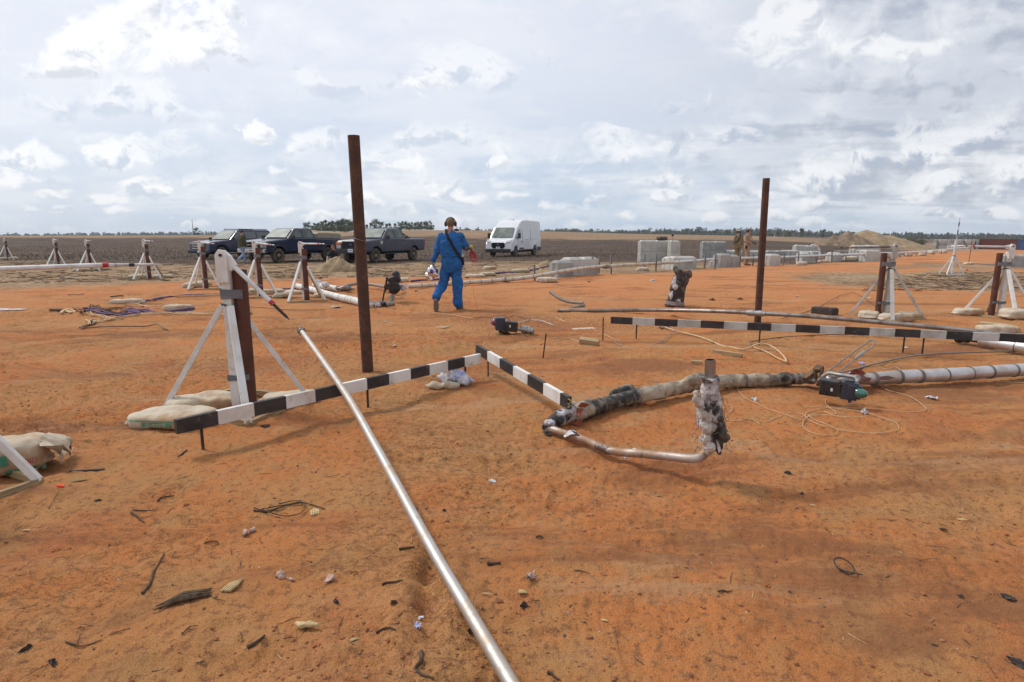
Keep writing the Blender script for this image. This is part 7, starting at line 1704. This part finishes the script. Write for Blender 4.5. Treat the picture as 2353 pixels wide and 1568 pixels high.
sticks('brush_tufts_right', 'stubble of dry scrub behind the concrete blocks', 700, M['drygrass'], 16, rgn([(1250, 560), (2050, 562), (1900, 585), (1250, 608)]), .05, .20, .014, flat=False)

# ------------------------------------------------------------------ countable debris
def twig(pts, r, label, m=None, name='twig', cat='twig', group=None, branches=None):
    mb = MB(); P3 = [GP(x, y, z=z_) for x, y, z_ in pts]; sp = smoothpath(P3, 4); mb.tube(sp, [r*(1-.6*i/len(sp)) for i in range(len(sp))], 7)
    for br in (branches or []): q = smoothpath([GP(x, y, z=z_) for x, y, z_ in br], 4); mb.tube(q, [r*.6*(1-.5*i/len(q)) for i in range(len(q))], 5)
    return mb.solo(name, M['twig'] if m is None else m, label, cat, group)
def fa(x, y): return (x/1.81/1.7407, (1900+y/1.81)/1.7407)            # lower left survey frame
def fb(x, y): return ((1300+x/1.686)/1.7407, (1800+y/1.686)/1.7407)   # lower middle
def fc(x, y): return ((2600+x/1.573)/1.7407, (1800+y/1.573)/1.7407)   # lower right
def tw(f, pts, r, label, z=.006, **k): return twig([(*f(*p), z) for p in pts], r, label, branches=[[(*f(*q), z+.01) for q in b] for b in k.pop('br', [])], **k)
tw(fa, [(1030, 865), (1085, 800), (1105, 730), (1150, 650), (1190, 575)], .0065, 'curved grey stick lying in the lower left foreground')
tw(fa, [(1840, 268), (1920, 280), (2000, 255), (2100, 225), (2180, 208), (2290, 235), (2353, 255)], .006, 'tangled dark branch bundle left of the long bare pipe', name='branch_tangle', br=[[(1900, 275), (1990, 305), (2080, 320), (2170, 300), (2215, 260), (2205, 225)], [(2020, 232), (2110, 212), (2180, 208)], [(1840, 262), (1930, 290)], [(1870, 285), (1920, 265), (1945, 280)], [(2180, 208), (2190, 240), (2120, 250)], [(2000, 328), (2030, 330)], [(1940, 262), (2060, 238), (2150, 222)]])
tw(fa, [(1145, 192), (1160, 172), (1220, 158), (1260, 153)], .006, 'black stick with a stubby fork near the striped board, lower left')
tw(fa, [(960, 262), (1060, 264), (1120, 258), (1145, 242)], .003, 'thin wavy twig left of centre in the lower left')
tw(fa, [(950, 280), (1000, 315), (1045, 350)], .006, 'stubby brown stick below the thin wavy twig')
tw(fa, [(1440, 855), (1510, 880), (1570, 910), (1630, 923)], .003, 'thin twig trailing right from the bark piece')
tw(fa, [(1790, 1265), (1850, 1235), (1900, 1200), (1920, 1185)], .0075, 'charred stick low in the lower left foreground')
tw(fa, [(1320, 1175), (1345, 1150), (1380, 1120), (1440, 1112)], .003, 'small forked twig below the bark piece')
tw(fa, [(480, 1222), (530, 1240), (610, 1250), (740, 1210)], .004, 'long thin twig near the bottom left')
tw(fa, [(1480, 505), (1520, 492), (1570, 492), (1580, 510), (1550, 522)], .0035, 'curled brown root in the lower left')
tw(fa, [(350, 245), (390, 190), (430, 120)], .002, 'very thin dry stem at far left')
tw(fb, [(500, 684), (560, 674), (605, 668)], .006, 'dark stick left of the long bare pipe')
tw(fb, [(385, 925), (410, 912), (470, 908), (525, 900)], .006, 'grey brown stick beside the furrow')
tw(fb, [(345, 1250), (400, 1225), (440, 1222), (475, 1235)], .005, 'dark twig below the furrow')
tw(fb, [(650, 1380), (645, 1440), (610, 1490), (650, 1525), (735, 1560)], .008, 'crooked dark root at the bottom edge')
tw(fb, [(1500, 1515), (1525, 1520), (1550, 1545), (1585, 1566)], .006, 'short crooked twig at the bottom edge right of the pipe')
tw(fb, [(1685, 825), (1735, 832), (1790, 850)], .003, 'thin dark twig right of the long bare pipe')
tw(fb, [(1425, 600), (1445, 590), (1470, 600), (1450, 608), (1430, 603)], .004, 'small looped twig right of the long bare pipe')
tw(fc, [(430, 907), (460, 900), (490, 907), (515, 902)], .004, 'wavy dark twig in the lower right')
tw(fb, [(1100, 775), (1130, 778), (1185, 772)], .010, 'short burnt peg lying right of the long bare pipe', name='burnt_peg', cat='stick')
rg = MB(); c = GP(*fc(1220, 745), z=.012); rg.tube([c+Vector((math.cos(t)*.036, math.sin(t)*.05, .01*math.sin(t))) for t in np.linspace(0, 6.28, 22)], .0035, 6); rg.tube([c+Vector((-.04, -.02, 0)), c+Vector((-.02, -.05, .004)), c+Vector((.04, -.07, 0))], .003, 5); rg.solo('wire_ring', M['plastic'], 'black wire ring lying in the lower right sand', 'ring')
def splinter(f, a, b, w, label, m='straw', th=.008, cat='splinter', name='wood_splinter', z=.006):
    A_, B_ = GP(*f(*a), z=z), GP(*f(*b), z=z); d = (B_-A_); L = d.length; d.normalize(); s = Vector((-d.y, d.x, 0)).normalized(); mb = MB(); rs = random.Random(int(a[0]))
    for i in range(4):
        o_ = s*w*(i-1.5)/3; t0, t1 = rs.uniform(0, .15)*L, L*rs.uniform(.8, 1)
        mb.tube([A_+o_+d*t0, A_+o_+d*(t0*.5+t1*.5)+Vector((0, 0, .002)), A_+o_*.3+d*t1], [w*.20, w*.24, w*.05], 5, smooth=False)
    return mb.solo(name, M[m], label, cat)
splinter(fa, (1620, 865), (1765, 760), .030, 'yellow wood splinter lying beside the bark piece')
splinter(fa, (2280, 300), (2285, 245), .035, 'upright pale wood chip by the branch bundle')
splinter(fa, (500, 60), (650, 35), .020, 'pale wood splinter at the corner of the lower left base board')
splinter(fa, (165, 400), (228, 406), .008, 'small white splinter at far left')
splinter(fb, (1055, 978), (1140, 986), .006, 'thin cream splinter right of the long bare pipe')
splinter(fb, (165, 1305), (235, 1280), .010, 'pale straw splinter left of the furrow bottom')
splinter(fb, (1860, 1155), (1915, 1173), .007, 'small cream sliver in the bottom centre right')
splinter(fb, (1300, 962), (1375, 975), .016, 'torn cream chip right of the long bare pipe')
splinter(fc, (1935, 435), (2010, 447), .012, 'cream sliver on the wheel track in the lower right')
splinter(fc, (1000, 350), (1060, 365), .006, 'thin tan stalk below the burst pipe')
splinter(fc, (40, 290), (80, 282), .010, 'short white peg left of the lower right dark chip')
splinter(fc, (1820, 505), (1880, 512), .012, 'charred sliver on the right sand', m='char')
def g_near(f): return f is not tid
M['orange_leaf'] = mat('orange_leaf', (.38, .13, .03), (.22, .07, .02), 20, .8)
def lumpd(f, p, size, label, m, name, cat, amp=.6, seed=1, rz=0.0, vox=None, dz=0.0):
    mb = MB(); rs = random.Random(seed); L, Wd, H = size
    for i in range(5): mb.ell((rs.uniform(-.3, .3)*L, rs.uniform(-.25, .25)*Wd, H*.4+rs.uniform(0, .2)*H), (L*rs.uniform(.2, .34), Wd*rs.uniform(.25, .4), H*rs.uniform(.35, .5)), u=10, w=7)
    me = bake(mb, vox or max(min(size)/7, .0025), 0); displace(me, [(amp*H*2, 2.2/L, seed), (amp*H, 6/L, seed+1)])
    g = GP(*f(*p)); o = meobj(me, name, M[m]); o.location = (g.x, g.y, g.z+dz); o.rotation_euler = (0, 0, rz); return tag(o, label, cat)
tid = lambda x, y: (x, y)
def crumple(f, p, size, label, m, name, cat, seed=1):
    rs = random.Random(seed); L, Wd, H = [k*(.72 if g_near(f) else .9) for k in size]; n = 7; vs = []; fs = []
    for j in range(n):
        for i in range(n):
            u, v = i/(n-1)*2-1, j/(n-1)*2-1; k = 1-.28*(abs(u)*abs(v))+rs.uniform(-.22, .22); e = max(abs(u), abs(v))
            z = H*(rs.uniform(.05, 1.0)*(1-.55*e))
            vs.append((u*L/2*k, v*Wd/2*k, z+.002))
    t = .0025; b = len(vs); vs += [(x*.97, y*.97, z-t) for x, y, z in vs]
    for j in range(n-1):
        for i in range(n-1):
            if (i in (0, n-2) or j in (0, n-2)) and rs.random() < .38: continue
            q = (j*n+i, j*n+i+1, (j+1)*n+i+1, (j+1)*n+i); fs += [q, tuple(k+b for k in q[::-1])]
    mb = MB(); mb.add(vs, fs); g = GP(*f(*p)); o = mb.build(name, M[m]); o.location = tuple(g); o.rotation_euler = (0, 0, seed*1.3); return tag(o, label, cat)
bk = MB(); g = GP(*fa(1350, 915)); rs = random.Random(3)
for i in range(7):
    y0 = -.022+i*.0075; bk.tube([g+Vector((-.085+rs.uniform(-.01, .02), y0-.05+rs.uniform(-.004, .004), .008)), g+Vector((-.02, y0-.005, .020+rs.uniform(-.004, .006))), g+Vector((.04, y0+.018, .016+rs.uniform(-.004, .006))), g+Vector((.085+rs.uniform(-.03, .01), y0+.05, .008))], [.003, rs.uniform(.006, .010), rs.uniform(.006, .009), .003], 5, smooth=False)
bk.solo('bark_piece', M['bark_d'], 'jagged piece of grey brown bark in the lower left foreground', 'bark')
lumpd(fa, (2235, 1120), (.11, .035, .03), 'pale caterpillar shaped crust beside the long bare pipe', 'straw', 'crust_piece', 'debris', .4, 3, R(-6))
for (f, p, sz, lab, sd_) in [(fa, (1800, 428), (.07, .04, .03), 'pinkish wool tuft below the branch bundle', 4), (fa, (2030, 740), (.06, .03, .025), 'left pink wool scrap of a pair near the pipe', 5), (fa, (2105, 768), (.06, .03, .025), 'right pink wool scrap of a pair near the pipe', 6), (fb, (35, 885), (.10, .05, .03), 'pink frayed wool scrap left of the furrow', 7),
                    (fb, (1395, 885), (.06, .05, .045), 'frayed grey tuft right of the long bare pipe', 8)]:
    lumpd(f, p, tuple(k*.72 for k in sz), lab, 'wool_p', 'wool_tuft', 'wool', 1.2, sd_, sd_)
for (f, p, sz, lab, sd_, m) in [(fb, (1130, 210), (.09, .05, .02), 'white ragged scrap between the bare pipe and the burst pipe', 9, 'scrap'), (fb, (638, 1142), (.045, .03, .012), 'small white scrap in the furrow', 10, 'scrap'), (fb, (622, 1195), (.055, .045, .02), 'crumpled lilac scrap in the furrow', 11, 'scrap_p'),
                         (tid, (1435, 1053), (.045, .035, .03), 'small white scrap under the bare bent pipe', 12, 'scrap'), (tid, (1733, 920), (.11, .07, .05), 'crumpled white foil right of the riser', 13, 'scrap'), (tid, (2142, 917), (.12, .08, .05), 'crumpled white foil on the right sand', 14, 'scrap'),
                         (tid, (1985, 951), (.07, .05, .07), 'small white rag by the yellow wire loops', 15, 'scrap'), (tid, (1980, 838), (.10, .06, .05), 'lilac scrap behind the valve tubes', 16, 'scrap_p'), (tid, (1500, 644), (.28, .16, .06), 'white rag lying on the pad behind the burnt stub', 17, 'scrap'),
                         (tid, (886, 740), (.10, .05, .04), 'white scrap right of the left tall pole', 18, 'scrap'), (tid, (828, 741), (.14, .05, .03), 'flat white scrap left of the left tall pole', 19, 'scrap'), (tid, (772, 708), (.30, .18, .07), 'cream torn sack corner in front of the white jacketed pipe', 20, 'paper'),
                         (tid, (557, 853), (.07, .05, .04), 'small lilac scrap on the sand right of the nearest braced stand', 21, 'scrap_p'), (tid, (907, 796), (.06, .05, .03), 'tiny grey scrap on the sand right of the left tall pole', 22, 'scrap'), (tid, (1998, 686), (.10, .08, .04), 'small white scrap left of the worn stand', 23, 'scrap'),
                         (tid, (1832, 681), (.10, .08, .04), 'small white scrap on the pad beyond the coupling', 24, 'scrap'), (tid, (2082, 800), (.07, .05, .03), 'tiny white scrap below the stakes of the longest board', 25, 'scrap')]:
    crumple(f, p, sz, lab, m, 'foil_scrap', 'scrap', sd_)
for (f, p, sz, lab, sd_) in [(fc, (870, 150), (.08, .06, .03), 'dark folded scrap below the riser', 31), (fc, (955, 275), (.10, .04, .02), 'grey brown leaf like scrap below the riser', 32), (fc, (2255, 930), (.10, .06, .02), 'dark brown leaf at the right edge of the foreground', 33), (fc, (1955, 920), (.05, .03, .015), 'small dark chip left of the brown leaf', 34),
                    (fc, (2310, 1345), (.13, .07, .04), 'charred end poking in at the lower right corner', 35), (fc, (735, 860), (.05, .04, .02), 'orange crumpled leaf in the lower right', 36), (fb, (1340, 1060), (.07, .05, .05), 'dark frayed clump right of the long bare pipe', 37), (fb, (75, 1035), (.07, .03, .03), 'charred lump left of the furrow', 38),
                    (fb, (465, 1055), (.06, .05, .03), 'dark crumpled leaf in the furrow top', 39), (fb, (985, 1235), (.05, .05, .04), 'dark scrap touching the long bare pipe', 40), (fb, (805, 415), (.04, .03, .03), 'small black lump beside the long bare pipe', 41), (fa, (190, 1265), (.09, .03, .03), 'charred lump at the bottom left', 42),
                    (fa, (385, 1372), (.10, .04, .03), 'dark brown bark bit at the bottom left', 43), (fa, (710, 188), (.07, .03, .02), 'slate grey chip left in the foreground', 44), (tid, (1637, 691), (.16, .12, .10), 'dark scrap right of the burnt stub', 45), (tid, (1700, 690), (.16, .12, .08), 'dark pointed scrap left of the thin tall pole', 46),
                    (tid, (1353, 648), (.22, .12, .06), 'dark flat scrap on the pad by the left concrete block', 47), (tid, (908+160, 660), (.10, .08, .05), 'tiny dark scrap in front of the pipeline', 48), (tid, (956, 670), (.12, .10, .05), 'dark and white scrap between the valve and the person', 49), (tid, (1548, 714+12), (.16, .05, .02), 'dark sliver behind the striped board', 50),
                    (tid, (610, 980), (.08, .05, .02), 'grey folded leaf below the striped board left', 51), (tid, (1810, 1088), (.06, .04, .02), 'black chip in the right foreground', 52)]:
    crumple(f, p, (sz[0]*(.75 if g_near(f) else 1), sz[1]*(.8 if g_near(f) else 1), sz[2]*.8), lab, 'char' if 'orange' not in lab else 'orange_leaf', 'charred_scrap', 'scrap', sd_)
# crumpled white heap behind the striped board
lumpd(tid, (1040, 885), (.30, .20, .11), 'heap of crumpled white foil behind the striped board', 'scrap', 'foil_heap', 'foil', .8, 61, 0, .009)
lumpd(tid, (1015, 893), (.30, .10, .06), 'grubby fabric roll in front of the crumpled foil heap', 'paper_w', 'cloth_roll', 'cloth', .6, 62, R(8), .008)
crumple(tid, (1052, 883), (.34, .26, .22), 'lilac foil on top of the crumpled heap', 'scrap_p', 'foil_sheet', 'foil', 63)
crumple(tid, (1030, 884), (.34, .26, .24), 'white torn foil sheet on the left of the crumpled heap', 'scrap', 'foil_sheet', 'foil', 65)
lumpd(tid, (20, 714), (.95, .35, .04), 'white plastic sheet lying at the left edge', 'scrap', 'plastic_sheet', 'sheet', .5, 64, 0, .02)
# timber offcuts
def timber(a, b, w, h, label, m='raw_wood', z=.02, name='timber_offcut', bev=.004, rot=0.0):
    A_, B_ = GP(*a, z=z), GP(*b, z=z); d = (B_-A_); L = d.length; x = d.normalized(); y = Vector((-x.y, x.x, 0)).normalized(); zz = x.cross(y); Mx = Matrix((x, y, zz)).transposed()@Euler((rot, 0, 0)).to_matrix()
    return MB().box((A_+B_)/2+Vector((0, 0, h/2-.01)), (L, w, h), Mx, bev=bev).solo(name, M[m], label, 'timber')
timber((1332, 791), (1376, 796), .09, .085, 'split block of timber left of the striped board stakes', z=.01, rot=.3)
timber((1313, 783), (1340, 789), .03, .02, 'long splinter behind the split timber block', z=.01)
timber((1637, 812), (1706, 822), .045, .05, 'short timber offcut behind the riser', z=.01)
timber((1588, 836), (1614, 838), .05, .035, 'stubby timber left of the top of the riser', z=.01)
timber((116, 715), (160, 714), .13, .05, 'dark board lying left of the tangled cords', 'dark_wood', z=.01); timber((155, 714), (218, 712), .05, .035, 'lighter board continuing the dark board at left', 'dark_wood', z=.01)
timber((1833, 758), (1880, 766), .14, .04, 'grey board lying under the longest striped board', 'conc_d', z=.0); timber((1868, 721), (1921, 725), .16, .15, 'charred log behind the bent pipe', 'char', z=.0, bev=.04)
timber((2250, 752), (2305, 758), .12, .10, 'pale timber beam behind the striped board at right', 'raw_wood', z=.0, rot=.1); timber((1003, 753), (1030, 754), .16, .012, 'brown cardboard piece in front of the person in blue', 'raw_wood', z=.01)
timber((1314, 756), (1369, 754), .22, .006, 'cream card lying left of the longest striped board', 'paper_w', z=.004, name='card_sheet')
timber((430, 1035), (409, 1051), .008, .012, 'dark twig scrap below the striped board end', 'char', z=.005)
timber((160, 1085), (240, 1080), .018, .012, 'dark splintered stake beside the lower left bag', 'char', z=.008)
timber((1802, 780), (1851, 783), .02, .01, 'dark flat sliver under the striped board', 'char', z=.004)
# cords and rope tangles on the left
def fl1(x, y): return (x/2.941/1.7407, (850+y/2.941)/1.7407)
def cord(pts, r, label, m, name='cord', group=None, f=fl1, n=1, jit=0.0, seed=1):
    rs = random.Random(seed); mb = MB()
    for i in range(n):
        q = [GP(*f(x+rs.uniform(-jit, jit)*2, y+rs.uniform(-jit, jit)), z=.02+rs.uniform(0, .02)) for x, y in pts]; mb.tube(smoothpath(q, 5), r, 5)
    return mb.solo(name, m, label, 'cord', group)
cord([(1700, 1055), (1800, 1035), (1900, 1010), (2000, 1000), (2200, 993), (2353, 985), (2600, 975), (2710, 970)], .012, 'purple cord bundle running right from the white sandbag', M['purple'], n=3, jit=8)
cord([(1640, 1075), (1690, 1050), (1780, 1040), (1900, 1005), (2050, 1000), (2353, 990), (2700, 975)], .010, 'cream rope running right from the white sandbag', M['cream_rope'], n=2, jit=6)
cord([(1010, 1160), (1080, 1150), (1150, 1180), (1300, 1200), (1450, 1215), (1640, 1200), (1480, 1170), (1550, 1155), (1700, 1175), (1850, 1190), (2050, 1180), (2290, 1145)], .014, 'thick purple cord bundle on the left sand', M['purple'], n=4, jit=14)
cord([(1250, 1270), (1400, 1250), (1600, 1215), (1900, 1200), (2100, 1205), (2353, 1212), (2700, 1218)], .010, 'cream ropes lying below the purple cords', M['cream_rope'], n=3, jit=10)
cord([(1040, 1200), (1080, 1225), (1180, 1240), (1280, 1260), (1200, 1290), (1110, 1300), (1040, 1290), (1060, 1330)], .008, 'cream rope ends tangled left of the cords', M['cream_rope'], n=3, jit=18, seed=4)
cord([(720, 1190), (760, 1170), (810, 1160), (870, 1185), (820, 1195), (760, 1185)], .016, 'knotted tan rope at the left end of the cords', M['cream_rope'], n=2, jit=10, seed=5)
cord([(950, 1375), (1000, 1385), (1150, 1365), (1400, 1365), (1700, 1362), (1850, 1358), (1930, 1380), (1970, 1400)], .010, 'long brown cable bowed across the left sand', M['brown_wire'])
cord([(950, 1380), (1010, 1350), (1090, 1325), (1130, 1290), (1085, 1285), (1070, 1310)], .014, 'dark cable knot at the left end of the bowed cable', M['brown_wire'], n=2, jit=6)
cord([(900, 1170), (1000, 1195), (1120, 1120), (1190, 1160), (1300, 1140), (1440, 1140), (1450, 1190), (1330, 1200), (1220, 1170)], .008, 'tangled dark wire over the purple cords', M['twig'], n=4, jit=26, seed=7, name='wire_tangle')
cord([(1480, 1100), (1600, 1105), (1750, 1120), (1890, 1135)], .010, 'cream strings between the two sausage sandbags', M['cream_rope'], n=2, jit=6, seed=8)
cord([(800, 990), (860, 980), (930, 982), (990, 970)], .008, 'thin dark stick on the left sand under the probe', M['twig'], name='stick')
cord([(1300, 1005), (1400, 998), (1455, 992)], .016, 'short dark stick above the white sausage sandbag', M['twig'], name='stick')
def fr2(x, y): return ((700+x/2.941)/1.7407, (850+y/2.941)/1.7407)
cord([(690, 1085), (850, 1120), (1080, 1140), (1400, 1165), (1770, 1165)], .007, 'thin dark cord on the sand before the white jacketed pipe', M['brown_wire'], f=fr2)
cord([(1060, 920), (1250, 915), (1500, 900)], .018, 'dark purple cord behind the stand before the boxed pickup', M['purple'], f=fr2)
cord([(1030, 1070), (1060, 1085), (1095, 1090)], .006, 'short white string on the sand under the drooping probe', M['cream_rope'], f=fr2)
def fr3(x, y): return (804.3+x*.19532, 488.3+y*.19532)
cord([(720, 822), (850, 805), (950, 800), (1060, 790)], .035, 'flat purple and cream hose behind the pipeline left of the person', M['purple'], f=fr3)
cord([(1650, 735), (1800, 715), (1900, 705), (2080, 695), (2353, 640), (2450, 610)], .025, 'flat purple hose running to the left concrete block', M['purple'], f=fr3, n=2, jit=8)
cord([(2060, 690), (2170, 620), (2250, 690)], .018, 'white rope peaked over the purple hose', M['cream_rope'], f=fr3)
def fr5(x, y): return (1551.1+x*.19532, 488.3+y*.19532)
cord([(1250, 1275), (1500, 1210), (1700, 1120), (1900, 1010), (2000, 975), (2100, 965), (2200, 1000), (2352, 1110)], .007, 'thin wire arching behind the bent pipe to the worn stand', M['brown_wire'], f=fr5, name='wire')
# marker whisker and orange scraps at lower left
a_ = GP(178, 1040, z=.0); w = MB(); w.tube([a_+Vector((.02, -.10, 0)), a_+Vector((-.02, 0, .02)), a_+Vector((-.07, .09, .05))], .0018, 5); o = w.solo('marker_whisker', M['red_cord'], 'thin red marker whisker stuck in the sand at lower left', 'marker')
a_ = GP(139, 1122, z=.01); MB().box(tuple(a_), (.035, .02, .012), (0, .3, .6), bev=.002).solo('orange_tag', M['orange_flag'], 'small orange tag by the lower left base board', 'tag')
# straw trampled out of the lower left bag
bagp = [x for x in COL.objects if x.get('label', '').startswith('white cement bag with torn')][0]
for (x0, x1, z0, z1, m_, nm) in [(.00, .06, .10, .17, 'green_ink', 'green_panel'), (-.12, -.05, .10, .17, 'green_ink', 'green_panel'), (.04, .22, .03, .07, 'green_ink', 'green_band')]: wrap_patch(bagp, x0, x1, z0, z1, -1, nm, M[m_])
label_on(bagp, 'SAND', .042, (.15, -.172, .115), (R(80), 0, 0), M['red_ink'], sx=1.0)
label_on(bagp, 'KRETE', .035, (.15, -.178, .05), (R(88), 0, 0), M['paper_w'], sx=1.0)
tear = MB(); rs = random.Random(2); n = 16; vs = []
for i in range(n+1):
    t = i/n; vs += [(.20+.02*rs.random(), -.15+.30*t, .22-.05*abs(t-.5)), (.28+.06*rs.random(), -.16+.32*t, .19-.12*rs.random()), (.30+.05*rs.random(), -.16+.32*t, .17-.12*rs.random())]
tear.add(vs, [(3*i+j, 3*i+j+1, 3*i+j+4, 3*i+j+3) for i in range(n) for j in range(2)], 0, True); tear.build('torn_mouth', M['paper'], bagp)

# ------------------------------------------------------------------ the air
hzm = bpy.data.materials.new('haze_air'); hzm.use_nodes = True; hn = hzm.node_tree; hn.nodes.clear()
ho = hn.nodes.new('ShaderNodeOutputMaterial'); hv = hn.nodes.new('ShaderNodeVolumePrincipled'); hv.inputs['Color'].default_value = (.80, .88, 1, 1); hv.inputs['Density'].default_value = .00022; hv.inputs['Anisotropy'].default_value = .2
hn.links.new(hv.outputs[0], ho.inputs['Volume'])
hb = MB(); hb.box((0, 640, 9), (3000, 1400, 30)); hz_o = hb.build('haze', hzm); hz_o['kind'] = 'stuff'; hz_o['label'] = 'thin bluish air over the far field'
